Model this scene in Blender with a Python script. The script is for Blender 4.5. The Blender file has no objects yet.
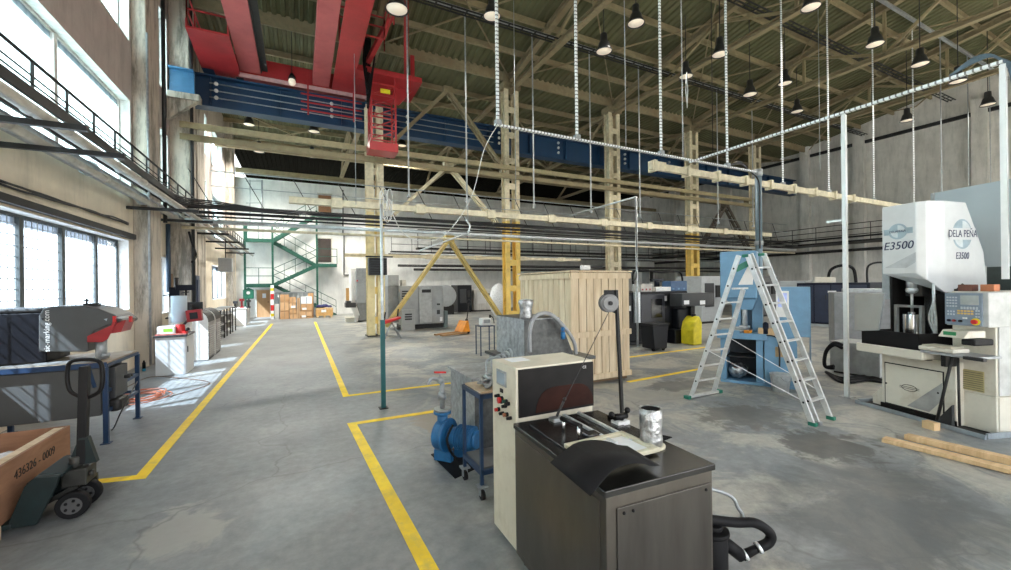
import bpy, bmesh, math, random
from mathutils import Vector, Matrix
random.seed(7)
S = bpy.context.scene
COL = S.collection
PI = math.pi
V = Vector

# ---------------------------------------------------------------- camera and pixel rays
FPX = 410.0
TH = math.atan(205.5 / FPX)
RO = 0.0117
H = 2.0
FW = V((math.sin(TH), math.cos(TH), 0)); R0 = V((math.cos(TH), -math.sin(TH), 0)); UP = V((0, 0, 1))
CR = R0 * math.cos(RO) - UP * math.sin(RO)
CU = UP * math.cos(RO) + R0 * math.sin(RO)
EYE = V((0, 0, H))
cam = bpy.data.cameras.new('camera'); camo = bpy.data.objects.new('camera', cam); COL.objects.link(camo)
cam.sensor_width = 36; cam.lens = FPX / 1011 * 36; cam.clip_end = 300; cam.clip_start = 0.05
camo.matrix_world = Matrix(((CR.x, CU.x, -FW.x, 0), (CR.y, CU.y, -FW.y, 0), (CR.z, CU.z, -FW.z, H), (0, 0, 0, 1)))
S.camera = camo

def ray(u, v):
    return FW + CR * ((u - 505.5) / FPX) + CU * ((285 - v) / FPX)
def PZ(u, v, z=0.0):
    d = ray(u, v); return EYE + d * ((z - H) / d.z)
def PX(u, v, x):
    d = ray(u, v); return EYE + d * (x / d.x)
def PY(u, v, y):
    d = ray(u, v); return EYE + d * (y / d.y)
def PD(u, v, D):
    return EYE + ray(u, v) * D
def PP(u, v, o, n):
    d = ray(u, v); return EYE + d * ((V(o) - EYE).dot(n) / d.dot(n))

# ---------------------------------------------------------------- materials
MATS = {}
def nodes(m):
    m.use_nodes = True
    nt = m.node_tree; nt.nodes.clear()
    out = nt.nodes.new('ShaderNodeOutputMaterial')
    return nt, out
def N(nt, t, **k):
    n = nt.nodes.new(t)
    for a, b in k.items():
        if a.startswith('i_'):
            n.inputs[a[2:].replace('_', ' ')].default_value = b
        else: setattr(n, a, b)
    return n
def ramp(nt, fac, stops):
    r = nt.nodes.new('ShaderNodeValToRGB'); e = r.color_ramp.elements
    while len(e) < len(stops): e.new(0.5)
    for i, (p, c) in enumerate(stops):
        e[i].position = p; e[i].color = (*c, 1) if len(c) == 3 else c
    nt.links.new(fac, r.inputs[0]); return r
def mixc(nt, fac, a, b, mode='MIX'):
    m = nt.nodes.new('ShaderNodeMix'); m.data_type = 'RGBA'; m.blend_type = mode
    def s(inp, x):
        if isinstance(x, (tuple, list)): inp.default_value = (*x, 1)
        elif isinstance(x, (int, float)): inp.default_value = x
        else: nt.links.new(x, inp)
    s(m.inputs[0], fac); s(m.inputs[6], a); s(m.inputs[7], b)
    return m.outputs[2]
def mat(name, col, rough=0.55, metal=0.0, var=0.18, scale=6.0, dirt=None, dirt_amt=0.35, dscale=2.5, bump=0.0, spec=0.5, stretch=None, emit=0):
    if name in MATS: return MATS[name]
    m = bpy.data.materials.new(name); nt, out = nodes(m)
    b = N(nt, 'ShaderNodeBsdfPrincipled')
    tc = N(nt, 'ShaderNodeTexCoord'); vec = tc.outputs['Object']
    if stretch:
        mp = N(nt, 'ShaderNodeMapping'); mp.inputs['Scale'].default_value = stretch
        nt.links.new(vec, mp.inputs[0]); vec = mp.outputs[0]
    n1 = N(nt, 'ShaderNodeTexNoise', i_Scale=scale, i_Detail=5.0, i_Roughness=0.6); nt.links.new(vec, n1.inputs['Vector'])
    lo = tuple(max(0, c * (1 - var)) for c in col); hi = tuple(min(1, c * (1 + var)) for c in col)
    r = ramp(nt, n1.outputs['Fac'], [(0.3, lo), (0.7, hi)])
    c = r.outputs[0]
    if dirt:
        n2 = N(nt, 'ShaderNodeTexNoise', i_Scale=dscale, i_Detail=6.0, i_Roughness=0.7); nt.links.new(vec, n2.inputs['Vector'])
        r2 = ramp(nt, n2.outputs['Fac'], [(0.5, (0, 0, 0)), (0.68, (dirt_amt,) * 3)])
        c = mixc(nt, r2.outputs[0], c, dirt)
    nt.links.new(c, b.inputs['Base Color'])
    b.inputs['Roughness'].default_value = rough; b.inputs['Metallic'].default_value = metal
    b.inputs['Specular IOR Level'].default_value = spec
    if bump:
        bp = N(nt, 'ShaderNodeBump', i_Strength=bump, i_Distance=0.02); nt.links.new(n1.outputs['Fac'], bp.inputs['Height'])
        nt.links.new(bp.outputs[0], b.inputs['Normal'])
    if emit:
        nt.links.new(c, b.inputs['Emission Color']); b.inputs['Emission Strength'].default_value = emit
    nt.links.new(b.outputs[0], out.inputs[0]); MATS[name] = m; return m

def slot_mat(name, axis, col=(0.80, 0.83, 0.84), period=0.075):
    m = bpy.data.materials.new(name); nt, out = nodes(m); b = N(nt, 'ShaderNodeBsdfPrincipled')
    g = N(nt, 'ShaderNodeNewGeometry'); sp = N(nt, 'ShaderNodeSeparateXYZ'); nt.links.new(g.outputs['Position'], sp.inputs[0])
    mu = N(nt, 'ShaderNodeMath', operation='FRACT'); dv = N(nt, 'ShaderNodeMath', operation='DIVIDE'); dv.inputs[1].default_value = period
    nt.links.new(sp.outputs[axis], dv.inputs[0]); nt.links.new(dv.outputs[0], mu.inputs[0])
    r = ramp(nt, mu.outputs[0], [(0.0, col), (0.70, col), (0.72, (0.22, 0.22, 0.22))]); r.color_ramp.interpolation = 'CONSTANT'
    nt.links.new(r.outputs[0], b.inputs['Base Color']); b.inputs['Roughness'].default_value = 0.45; b.inputs['Metallic'].default_value = 0.3
    nt.links.new(b.outputs[0], out.inputs[0]); MATS[name] = m; return m

def wood_mat(name, c1, c2, axis_scale=(1, 1, 8), scale=2.0, rough=0.7):
    m = bpy.data.materials.new(name); nt, out = nodes(m); b = N(nt, 'ShaderNodeBsdfPrincipled')
    tc = N(nt, 'ShaderNodeTexCoord'); mp = N(nt, 'ShaderNodeMapping'); mp.inputs['Scale'].default_value = axis_scale
    nt.links.new(tc.outputs['Object'], mp.inputs[0])
    n = N(nt, 'ShaderNodeTexNoise', i_Scale=scale, i_Detail=6.0, i_Roughness=0.65, i_Distortion=0.6); nt.links.new(mp.outputs[0], n.inputs['Vector'])
    r = ramp(nt, n.outputs['Fac'], [(0.32, c1), (0.52, tuple((a + b_) / 2 for a, b_ in zip(c1, c2))), (0.7, c2)])
    nt.links.new(r.outputs[0], b.inputs['Base Color']); b.inputs['Roughness'].default_value = rough
    nt.links.new(b.outputs[0], out.inputs[0]); MATS[name] = m; return m

def floor_mat():
    m = bpy.data.materials.new('painted_concrete'); nt, out = nodes(m); b = N(nt, 'ShaderNodeBsdfPrincipled')
    g = N(nt, 'ShaderNodeNewGeometry'); P = g.outputs['Position']
    def noise(s, d=6.0, r=0.6, dist=0.0, st=None):
        v = P
        if st:
            mp = N(nt, 'ShaderNodeMapping'); mp.inputs['Scale'].default_value = st; nt.links.new(P, mp.inputs[0]); v = mp.outputs[0]
        n = N(nt, 'ShaderNodeTexNoise', i_Scale=s, i_Detail=d, i_Roughness=r, i_Distortion=dist); nt.links.new(v, n.inputs['Vector']); return n.outputs['Fac']
    base = ramp(nt, noise(0.7, 7, 0.65), [(0.3, (0.165, 0.182, 0.192)), (0.5, (0.215, 0.232, 0.238)), (0.72, (0.28, 0.293, 0.292))]).outputs[0]
    # worn paint, only on the right part of the hall
    sp = N(nt, 'ShaderNodeSeparateXYZ'); nt.links.new(P, sp.inputs[0])
    mr = N(nt, 'ShaderNodeMapRange'); mr.inputs['From Min'].default_value = 0.9; mr.inputs['From Max'].default_value = 2.2
    nt.links.new(sp.outputs[0], mr.inputs[0])
    worn = ramp(nt, noise(0.9, 9, 0.72, 0.8), [(0.46, (0, 0, 0)), (0.56, (0.85,) * 3)]).outputs[0]
    mm = N(nt, 'ShaderNodeMath', operation='MULTIPLY'); nt.links.new(worn, mm.inputs[0]); nt.links.new(mr.outputs[0], mm.inputs[1])
    c = mixc(nt, mm.outputs[0], base, (0.42, 0.405, 0.35))
    fine = ramp(nt, noise(9, 8, 0.7), [(0.35, (0.8,) * 3), (0.65, (1.1,) * 3)]).outputs[0]
    c = mixc(nt, 1.0, c, fine, 'MULTIPLY')
    def blob(cx, cy, rx, ry, col, lo=0.45, hi=0.62, amt=0.85, sc=2.0):
        nonlocal c
        mp = N(nt, 'ShaderNodeMapping'); mp.vector_type = 'POINT'
        mp.inputs['Scale'].default_value = (1 / rx, 1 / ry, 0); mp.inputs['Location'].default_value = (-cx / rx, -cy / ry, 0)
        nt.links.new(P, mp.inputs[0])
        ln = N(nt, 'ShaderNodeVectorMath', operation='LENGTH'); nt.links.new(mp.outputs[0], ln.inputs[0])
        inv = N(nt, 'ShaderNodeMapRange'); inv.inputs['From Min'].default_value = 1.0; inv.inputs['From Max'].default_value = 0.0
        inv.inputs['To Min'].default_value = -0.35; inv.inputs['To Max'].default_value = 0.35; inv.clamp = False
        nt.links.new(ln.outputs['Value'], inv.inputs[0])
        ad = N(nt, 'ShaderNodeMath', operation='ADD'); nt.links.new(inv.outputs[0], ad.inputs[0]); nt.links.new(noise(sc, 8, 0.7, 0.5), ad.inputs[1])
        f = ramp(nt, ad.outputs[0], [(lo, (0, 0, 0)), (hi, (amt,) * 3)]).outputs[0]
        c = mixc(nt, f, c, col)
    for a in FLOOR_BLOBS: blob(*a)
    crack = N(nt, 'ShaderNodeTexVoronoi', feature='DISTANCE_TO_EDGE', i_Scale=0.33); 
    wv = N(nt, 'ShaderNodeVectorMath', operation='ADD'); nn = N(nt, 'ShaderNodeTexNoise', i_Scale=1.5, i_Detail=4.0); nt.links.new(P, nn.inputs['Vector'])
    sc_ = N(nt, 'ShaderNodeVectorMath', operation='SCALE'); sc_.inputs['Scale'].default_value = 0.7; nt.links.new(nn.outputs['Color'], sc_.inputs[0])
    nt.links.new(P, wv.inputs[0]); nt.links.new(sc_.outputs[0], wv.inputs[1]); nt.links.new(wv.outputs[0], crack.inputs['Vector'])
    cf = ramp(nt, crack.outputs['Distance'], [(0.0, (0.6,) * 3), (0.006, (0, 0, 0))]).outputs[0]
    c = mixc(nt, cf, c, (0.11, 0.115, 0.115))
    nt.links.new(c, b.inputs['Base Color'])
    rr = N(nt, 'ShaderNodeMapRange'); rr.inputs['To Min'].default_value = 0.28; rr.inputs['To Max'].default_value = 0.62
    nt.links.new(noise(1.3, 6, 0.7), rr.inputs[0]); nt.links.new(rr.outputs[0], b.inputs['Roughness'])
    bp = N(nt, 'ShaderNodeBump', i_Strength=0.15, i_Distance=0.01); nt.links.new(noise(14, 8, 0.7), bp.inputs['Height']); nt.links.new(bp.outputs[0], b.inputs['Normal'])
    nt.links.new(b.outputs[0], out.inputs[0]); return m

def concrete_mat(name, col, stain, amt=0.6, lo=0.48, hi=0.66):
    m = bpy.data.materials.new(name); nt, out = nodes(m); b = N(nt, 'ShaderNodeBsdfPrincipled')
    g = N(nt, 'ShaderNodeNewGeometry'); P = g.outputs['Position']
    n1 = N(nt, 'ShaderNodeTexNoise', i_Scale=1.3, i_Detail=8.0, i_Roughness=0.65); nt.links.new(P, n1.inputs['Vector'])
    mp = N(nt, 'ShaderNodeMapping'); mp.inputs['Scale'].default_value = (3, 3, 0.5); nt.links.new(P, mp.inputs[0])
    n2 = N(nt, 'ShaderNodeTexNoise', i_Scale=1.0, i_Detail=8.0, i_Roughness=0.75); nt.links.new(mp.outputs[0], n2.inputs['Vector'])
    r = ramp(nt, n1.outputs['Fac'], [(0.3, tuple(x * 0.86 for x in col)), (0.7, tuple(min(1, x * 1.1) for x in col))])
    f = ramp(nt, n2.outputs['Fac'], [(lo, (0, 0, 0)), (hi, (amt,) * 3)])
    c = mixc(nt, f.outputs[0], r.outputs[0], stain)
    nt.links.new(c, b.inputs['Base Color']); b.inputs['Roughness'].default_value = 0.85
    nt.links.new(b.outputs[0], out.inputs[0]); MATS[name] = m; return m

def pane_mat(name, tint=(0.86, 0.93, 1.0), tr=0.6, stripes=None):
    m = bpy.data.materials.new(name); nt, out = nodes(m)
    t = N(nt, 'ShaderNodeBsdfTransparent'); t.inputs[0].default_value = (*tint, 1)
    l = N(nt, 'ShaderNodeBsdfTranslucent'); l.inputs[0].default_value = (*tint, 1)
    mx = N(nt, 'ShaderNodeMixShader'); mx.inputs[0].default_value = 1 - tr
    nt.links.new(t.outputs[0], mx.inputs[1]); nt.links.new(l.outputs[0], mx.inputs[2])
    if stripes:
        g = N(nt, 'ShaderNodeNewGeometry'); sp = N(nt, 'ShaderNodeSeparateXYZ'); nt.links.new(g.outputs['Position'], sp.inputs[0])
        dv = N(nt, 'ShaderNodeMath', operation='DIVIDE'); dv.inputs[1].default_value = stripes; fr = N(nt, 'ShaderNodeMath', operation='FRACT')
        nt.links.new(sp.outputs[1], dv.inputs[0]); nt.links.new(dv.outputs[0], fr.inputs[0])
        r = ramp(nt, fr.outputs[0], [(0.0, tuple(x * 0.78 for x in tint)), (0.10, tint), (0.55, tint), (0.9, tuple(x * 0.86 for x in tint))])
        nt.links.new(r.outputs[0], t.inputs[0]); nt.links.new(r.outputs[0], l.inputs[0])
    gl = N(nt, 'ShaderNodeBsdfGlossy'); gl.inputs['Roughness'].default_value = 0.15
    m2 = N(nt, 'ShaderNodeMixShader'); m2.inputs[0].default_value = 0.05
    nt.links.new(mx.outputs[0], m2.inputs[1]); nt.links.new(gl.outputs[0], m2.inputs[2]); nt.links.new(m2.outputs[0], out.inputs[0])
    MATS[name] = m; return m

# ---------------------------------------------------------------- mesh builder
class MB:
    def __init__(s): s.bm = bmesh.new()
    def _q(s, vs, faces, smooth=False):
        b = [s.bm.verts.new(v) for v in vs]
        for f in faces:
            try:
                fc = s.bm.faces.new([b[i] for i in f]); fc.smooth = smooth
            except ValueError: pass
        return s
    BF = [(0, 3, 2, 1), (4, 5, 6, 7), (0, 1, 5, 4), (1, 2, 6, 5), (2, 3, 7, 6), (3, 0, 4, 7)]
    def box(s, x0, x1, y0, y1, z0, z1):
        x0, x1 = sorted((x0, x1)); y0, y1 = sorted((y0, y1)); z0, z1 = sorted((z0, z1))
        return s._q([(x0, y0, z0), (x1, y0, z0), (x1, y1, z0), (x0, y1, z0), (x0, y0, z1), (x1, y0, z1), (x1, y1, z1), (x0, y1, z1)], s.BF)
    def cbox(s, c, d, rz=0, rx=0, ry=0):
        R = Matrix.Rotation(rz, 3, 'Z') @ Matrix.Rotation(ry, 3, 'Y') @ Matrix.Rotation(rx, 3, 'X'); c = V(c); h = V(d) / 2
        return s._q([c + R @ V((a * h.x, b * h.y, e * h.z)) for a, b, e in ((-1, -1, -1), (1, -1, -1), (1, 1, -1), (-1, 1, -1), (-1, -1, 1), (1, -1, 1), (1, 1, 1), (-1, 1, 1))], s.BF)
    def bar(s, p0, p1, w, h, up=(0, 0, 1)):
        p0, p1, up = V(p0), V(p1), V(up); d = (p1 - p0).normalized()
        if abs(d.dot(up)) > 0.98: up = V((0, 1, 0))
        a = d.cross(up).normalized() * w / 2; b = a.cross(d).normalized() * h / 2
        vs = [p0 - a - b, p0 + a - b, p1 + a - b, p1 - a - b, p0 - a + b, p0 + a + b, p1 + a + b, p1 - a + b]
        return s._q(vs, s.BF)
    def cyl(s, p0, p1, r0, r1=None, n=14, caps=True, smooth=True):
        r1 = r0 if r1 is None else r1; p0, p1 = V(p0), V(p1); d = (p1 - p0).normalized()
        a = d.orthogonal().normalized(); b = d.cross(a)
        A = [s.bm.verts.new(p0 + (a * math.cos(t) + b * math.sin(t)) * r0) for t in (2 * PI * i / n for i in range(n))]
        B = [s.bm.verts.new(p1 + (a * math.cos(t) + b * math.sin(t)) * r1) for t in (2 * PI * i / n for i in range(n))]
        for i in range(n):
            j = (i + 1) % n; f = s.bm.faces.new((A[i], A[j], B[j], B[i])); f.smooth = smooth
        if caps: s.bm.faces.new(A[::-1]); s.bm.faces.new(B)
        return s
    def tube(s, pts, r, n=8, closed=False):
        pts = [V(p) for p in pts]; k = len(pts); rings = []; prev = None
        for i, p in enumerate(pts):
            if closed: d = (pts[(i + 1) % k] - pts[i - 1]).normalized()
            else: d = (pts[min(i + 1, k - 1)] - pts[max(i - 1, 0)]).normalized()
            a = d.orthogonal().normalized() if prev is None else (prev - d * prev.dot(d)).normalized()
            prev = a; b = d.cross(a)
            rings.append([s.bm.verts.new(p + (a * math.cos(2 * PI * q / n) + b * math.sin(2 * PI * q / n)) * r) for q in range(n)])
        for i in range(k if closed else k - 1):
            A, B = rings[i], rings[(i + 1) % k]
            for q in range(n):
                f = s.bm.faces.new((A[q], A[(q + 1) % n], B[(q + 1) % n], B[q])); f.smooth = True
        if not closed: s.bm.faces.new(rings[0][::-1]); s.bm.faces.new(rings[-1])
        return s
    def prism(s, pts, axis, a0, a1, smooth=False):
        def mk(p, a):
            return {'x': (a, p[0], p[1]), 'y': (p[0], a, p[1]), 'z': (p[0], p[1], a)}[axis]
        A = [s.bm.verts.new(mk(p, a0)) for p in pts]; B = [s.bm.verts.new(mk(p, a1)) for p in pts]; n = len(pts)
        s.bm.faces.new(A[::-1]); s.bm.faces.new(B)
        for i in range(n):
            f = s.bm.faces.new((A[i], A[(i + 1) % n], B[(i + 1) % n], B[i])); f.smooth = smooth
        return s
    def lathe(s, c, prof, n=20, smooth=True):
        c = V(c); rings = []
        for r, z in prof:
            rings.append([s.bm.verts.new(c + V((r * math.cos(2 * PI * i / n), r * math.sin(2 * PI * i / n), z))) for i in range(n)])
        for A, B in zip(rings, rings[1:]):
            for i in range(n):
                f = s.bm.faces.new((A[i], A[(i + 1) % n], B[(i + 1) % n], B[i])); f.smooth = smooth
        if prof[0][0] > 1e-4: s.bm.faces.new(rings[0][::-1])
        if prof[-1][0] > 1e-4: s.bm.faces.new(rings[-1])
        return s
    def sphere(s, c, r, sc=(1, 1, 1), n=14):
        m = Matrix.Translation(c) @ Matrix.Diagonal((sc[0] * r, sc[1] * r, sc[2] * r, 1))
        g = bmesh.ops.create_uvsphere(s.bm, u_segments=n, v_segments=max(6, n // 2), radius=1, matrix=m)
        for v in g['verts']:
            for f in v.link_faces: f.smooth = True
        return s
    def poly(s, pts, th):
        """flat polygon given as 3-d points, thickened along its normal"""
        pts = [V(p) for p in pts]; nrm = (pts[1] - pts[0]).cross(pts[2] - pts[0]).normalized() * th
        A = [s.bm.verts.new(p) for p in pts]; B = [s.bm.verts.new(p - nrm) for p in pts]; n = len(pts)
        s.bm.faces.new(A); s.bm.faces.new(B[::-1])
        for i in range(n): s.bm.faces.new((A[(i + 1) % n], A[i], B[i], B[(i + 1) % n]))
        return s
    def build(s, name, m, parent=None, world=True, bevel=0, loc=None, jitter=0, seg=2, solid=0):
        if jitter:
            for v in s.bm.verts: v.co += V((random.uniform(-1, 1), random.uniform(-1, 1), random.uniform(-1, 1))) * jitter
        bmesh.ops.recalc_face_normals(s.bm, faces=s.bm.faces)
        off = V((0, 0, 0))
        if world and parent is not None:
            p = parent
            while p is not None: off += p.location; p = p.parent
        if loc is not None: off = V(loc)
        if off.length > 0:
            for v in s.bm.verts: v.co -= off
        me = bpy.data.meshes.new(name); s.bm.to_mesh(me); s.bm.free()
        me.materials.append(m); o = bpy.data.objects.new(name, me); COL.objects.link(o)
        if parent is not None: o.parent = parent
        if loc is not None: o.location = loc
        if bevel:
            b = o.modifiers.new('bevel', 'BEVEL'); b.width = bevel; b.segments = seg; b.limit_method = 'ANGLE'; b.angle_limit = 0.6
        if solid:
            b = o.modifiers.new('solid', 'SOLIDIFY'); b.thickness = solid
        return o

def thing(name, label, cat, loc=(0, 0, 0), rz=0, group=None):
    o = bpy.data.objects.new(name, None); COL.objects.link(o); o.location = loc; o.rotation_euler = (0, 0, rz); o.empty_display_size = 0.1
    return tag(o, label, cat, group)
def tag(o, label, cat, group=None, kind=None):
    o['label'] = label; o['category'] = cat
    if group: o['group'] = group
    if kind: o['kind'] = kind
    return o
def struct(o, label=None):
    o['kind'] = 'structure'
    if label: o['label'] = label
    return o
def lab(o, t): o['label'] = t; return o
def text(name, s, size, m, parent, M, depth=0.002, shear=0.0, align='CENTER', bold=0.0, sx=1.0):
    """writing as a mesh; M is a 4x4 matrix in the parent's space: text x to the right, text y up, z out of the surface"""
    cu = bpy.data.curves.new(name, 'FONT'); cu.body = s; cu.size = size; cu.extrude = depth; cu.shear = shear; cu.align_x = align; cu.align_y = 'CENTER'; cu.offset = bold
    cu.resolution_u = 3
    o = bpy.data.objects.new(name, cu); COL.objects.link(o)
    dg = bpy.context.evaluated_depsgraph_get(); dg.update()
    me = bpy.data.meshes.new_from_object(o.evaluated_get(dg)); bpy.data.objects.remove(o)
    me.transform(Matrix.Diagonal((sx, 1, 1, 1))); me.transform(M); me.materials.clear(); me.materials.append(m)
    o = bpy.data.objects.new(name, me); COL.objects.link(o)
    if parent is not None: o.parent = parent
    return o
def face_mat(c, xdir, ydir):
    x = V(xdir).normalized(); y = V(ydir).normalized(); z = x.cross(y).normalized()
    return Matrix(((x.x, y.x, z.x, c[0]), (x.y, y.y, z.y, c[1]), (x.z, y.z, z.z, c[2]), (0, 0, 0, 1)))
def arc(c, r, a0, a1, n, ax='xz'):
    out = []
    for i in range(n + 1):
        t = a0 + (a1 - a0) * i / n; p = (r * math.cos(t), r * math.sin(t))
        out.append({'xz': (c[0] + p[0], c[1], c[2] + p[1]), 'yz': (c[0], c[1] + p[0], c[2] + p[1]), 'xy': (c[0] + p[0], c[1] + p[1], c[2])}[ax])
    return out
def smooth_path(pts, k=6):
    pts = [V(p) for p in pts]; out = []
    for i in range(len(pts) - 1):
        p0, p1, p2, p3 = pts[max(i - 1, 0)], pts[i], pts[i + 1], pts[min(i + 2, len(pts) - 1)]
        for j in range(k):
            t = j / k
            out.append(0.5 * ((2 * p1) + (p2 - p0) * t + (2 * p0 - 5 * p1 + 4 * p2 - p3) * t * t + (3 * p1 - p0 - 3 * p2 + p3) * t ** 3))
    out.append(pts[-1]); return out
def copy_tree(o, parent=None):
    c = o.copy(); COL.objects.link(c)
    if parent is not None: c.parent = parent
    for ch in list(o.children): copy_tree(ch, c)
    return c

LAMP_W = 170
XW, XE, YB = -3.8, 34.0, 32.5
# floor stains and patches of other tone: cx, cy, rx, ry, colour, ramp lo, hi, amount, noise scale
s1 = PZ(430, 425); s2 = PZ(825, 445); s3 = PZ(640, 400); s4 = PZ(745, 415); s5 = PZ(70, 500); s6 = PZ(880, 500); s7 = PZ(180, 530); s8 = PZ(680, 385)
FLOOR_BLOBS = [
    (s1.x + .35, s1.y + .1, 0.9, 1.1, (0.25, 0.215, 0.165), 0.44, 0.52, 0.85, 1.4),
    (s2.x, s2.y, 1.1, 0.9, (0.065, 0.062, 0.055), 0.44, 0.54, 0.85, 3.0),
    (s3.x + .2, s3.y, 1.6, 1.0, (0.33, 0.315, 0.275), 0.45, 0.6, 0.7, 2.0),
    (s4.x, s4.y, 1.6, 1.2, (0.11, 0.105, 0.095), 0.49, 0.58, 0.75, 3.0),
    (s8.x, s8.y, 1.6, 0.9, (0.10, 0.095, 0.09), 0.5, 0.62, 0.75, 3.0),
    (s5.x, s5.y, 0.8, 0.7, (0.06, 0.065, 0.07), 0.42, 0.6, 0.7, 2.0),  # darker floor patch around the pallet truck
    (s6.x - .2, s6.y - .1, 2.2, 1.6, (0.085, 0.09, 0.092), 0.36, 0.62, 0.8, 1.6),  # broad soft dark area paints shade onto the floor at the right
    (s7.x, s7.y, 0.55, 0.8, (0.33, 0.325, 0.30), 0.45, 0.56, 0.75, 2.4),
    (15, 10, 9, 6, (0.30, 0.30, 0.28), 0.46, 0.6, 0.6, 0.8),
    (20, 6, 9, 4, (0.13, 0.135, 0.13), 0.46, 0.6, 0.5, 0.8),
]
# ---------------------------------------------------------------- palette
yellow_paint = mat('yellow_paint', (0.78, 0.54, 0.13), 0.5, dirt=(0.28, 0.2, 0.1), dirt_amt=0.5, dscale=3)
cream_paint = mat('cream_paint', (0.68, 0.60, 0.42), 0.55, dirt=(0.25, 0.17, 0.09), dirt_amt=0.5, dscale=2)
beam_tan = mat('tan_steel', (0.28, 0.23, 0.13), 0.6, dirt=(0.16, 0.11, 0.06), dirt_amt=0.6, dscale=1.5)
roof_green = mat('roof_sheet_green', (0.125, 0.125, 0.068), 0.6, var=0.2, scale=0.6, dirt=(0.16, 0.13, 0.08), dirt_amt=0.5, dscale=0.8, spec=0.15)
truss_tan = mat('truss_tan', (0.27, 0.22, 0.13), 0.6, dirt=(0.2, 0.12, 0.06), dirt_amt=0.6, dscale=1.5)
dark_steel = mat('dark_steel', (0.032, 0.032, 0.032), 0.5, 0.2, spec=0.3)
blue_beam = mat('blue_crane_paint', (0.010, 0.048, 0.12), 0.5, var=0.12, scale=1.5, dirt=(0.02, 0.05, 0.1), dirt_amt=0.4, dscale=1.0)
red_paint = mat('red_crane_paint', (0.40, 0.028, 0.032), 0.4, var=0.15, scale=1.5, dirt=(0.25, 0.02, 0.02), dirt_amt=0.5, dscale=1.2)
galv = mat('galvanised', (0.62, 0.65, 0.66), 0.4, 0.5, var=0.15, scale=20)
galv_dull = mat('galvanised_dull', (0.36, 0.38, 0.39), 0.45, 0.5, var=0.2, scale=12)
zinc = mat('zinc_sheet', (0.40, 0.42, 0.43), 0.38, 0.6, var=0.35, scale=14, dirt=(0.16, 0.16, 0.15), dirt_amt=0.5, dscale=4)
zinc_dark = mat('shaded_dirty_zinc', (0.08, 0.083, 0.083), 0.4, 0.5, var=0.35, scale=14)  # darker zinc paints shade onto the end faces; also serves the rims
slot_z = slot_mat('slotted_upright', 2); slot_x = slot_mat('slotted_tray_a', 0); slot_y = slot_mat('slotted_tray_b', 1)
black = mat('black_paint', (0.010, 0.010, 0.011), 0.45, spec=0.25)
rubber = mat('black_rubber', (0.008, 0.008, 0.009), 0.62, spec=0.2)
cable = mat('black_cable', (0.02, 0.02, 0.022), 0.5)
white_paint = mat('white_paint', (0.74, 0.74, 0.72), 0.4, var=0.05, dirt=(0.5, 0.47, 0.4), dirt_amt=0.3)
off_white = mat('machine_cream', (0.68, 0.65, 0.56), 0.4, var=0.05, dirt=(0.42, 0.36, 0.26), dirt_amt=0.5, dscale=3)
grey_paint = mat('machine_grey', (0.36, 0.38, 0.39), 0.4, var=0.06, dirt=(0.22, 0.22, 0.21), dirt_amt=0.4)
dgrey = mat('dark_grey_plastic', (0.045, 0.047, 0.05), 0.4, var=0.1, spec=0.3)
alu = mat('ladder_aluminium', (0.66, 0.67, 0.66), 0.38, 0.45, var=0.1, scale=10, dirt=(0.4, 0.38, 0.34), dirt_amt=0.5, dscale=6)
chrome = mat('polished_steel', (0.72, 0.73, 0.74), 0.18, 1.0, var=0.05)
stainless = mat('brushed_stainless', (0.145, 0.130, 0.112), 0.34, 0.85, var=0.22, scale=3, dirt=(0.12, 0.10, 0.08), dirt_amt=0.6, dscale=2.0, stretch=(1, 1, 0.4))
stain_top = mat('oily_stainless_top', (0.07, 0.068, 0.064), 0.24, 0.8, var=0.4, scale=5, dirt=(0.03, 0.03, 0.028), dirt_amt=0.8, dscale=3)
foil = mat('crumpled_foil', (0.46, 0.47, 0.48), 0.28, 0.9, var=0.6, scale=16, bump=1.0)
beige = mat('cabinet_beige', (0.66, 0.61, 0.49), 0.45, var=0.05, dirt=(0.45, 0.38, 0.27), dirt_amt=0.4, dscale=5)
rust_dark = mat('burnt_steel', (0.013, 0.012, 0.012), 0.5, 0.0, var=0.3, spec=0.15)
rust_red = mat('rust_brown', (0.030, 0.010, 0.007), 0.7, var=0.3, spec=0.15)
blue_pump = mat('pump_blue', (0.02, 0.14, 0.33), 0.4, dirt=(0.02, 0.05, 0.1), dirt_amt=0.5, dscale=8)
blue_frame = mat('blue_frame', (0.012, 0.04, 0.10), 0.45)
blue_light = mat('press_blue', (0.15, 0.30, 0.45), 0.4, var=0.08, dirt=(0.12, 0.22, 0.32), dirt_amt=0.5)
navy = mat('navy_machine', (0.005, 0.008, 0.020), 0.38, spec=0.25)
black_machine = mat('black_machine', (0.006, 0.007, 0.010), 0.4, spec=0.25)
red_plastic = mat('red_plastic', (0.55, 0.02, 0.02), 0.35)
red_dark = mat('dark_red_metal', (0.30, 0.015, 0.02), 0.35)
green_metal = mat('stair_green', (0.008, 0.075, 0.05), 0.5)
green_cap = mat('green_plastic', (0.015, 0.17, 0.11), 0.5)
teal_dark = mat('dark_teal_paint', (0.007, 0.019, 0.02), 0.4, var=0.3, dirt=(0.01, 0.01, 0.01), dirt_amt=0.6)
orange = mat('orange_paint', (0.75, 0.27, 0.02), 0.45)
yellow_plastic = mat('yellow_plastic', (0.75, 0.62, 0.02), 0.5)
card = mat('cardboard', (0.50, 0.29, 0.14), 0.8, var=0.08, scale=3)
card2 = mat('pale_cardboard', (0.58, 0.36, 0.19), 0.8, var=0.08, scale=3)
paper = mat('white_paper', (0.80, 0.81, 0.82), 0.7, var=0.03)
ply = wood_mat('plywood', (0.27, 0.135, 0.075), (0.40, 0.21, 0.12), (1, 1, 5))
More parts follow.
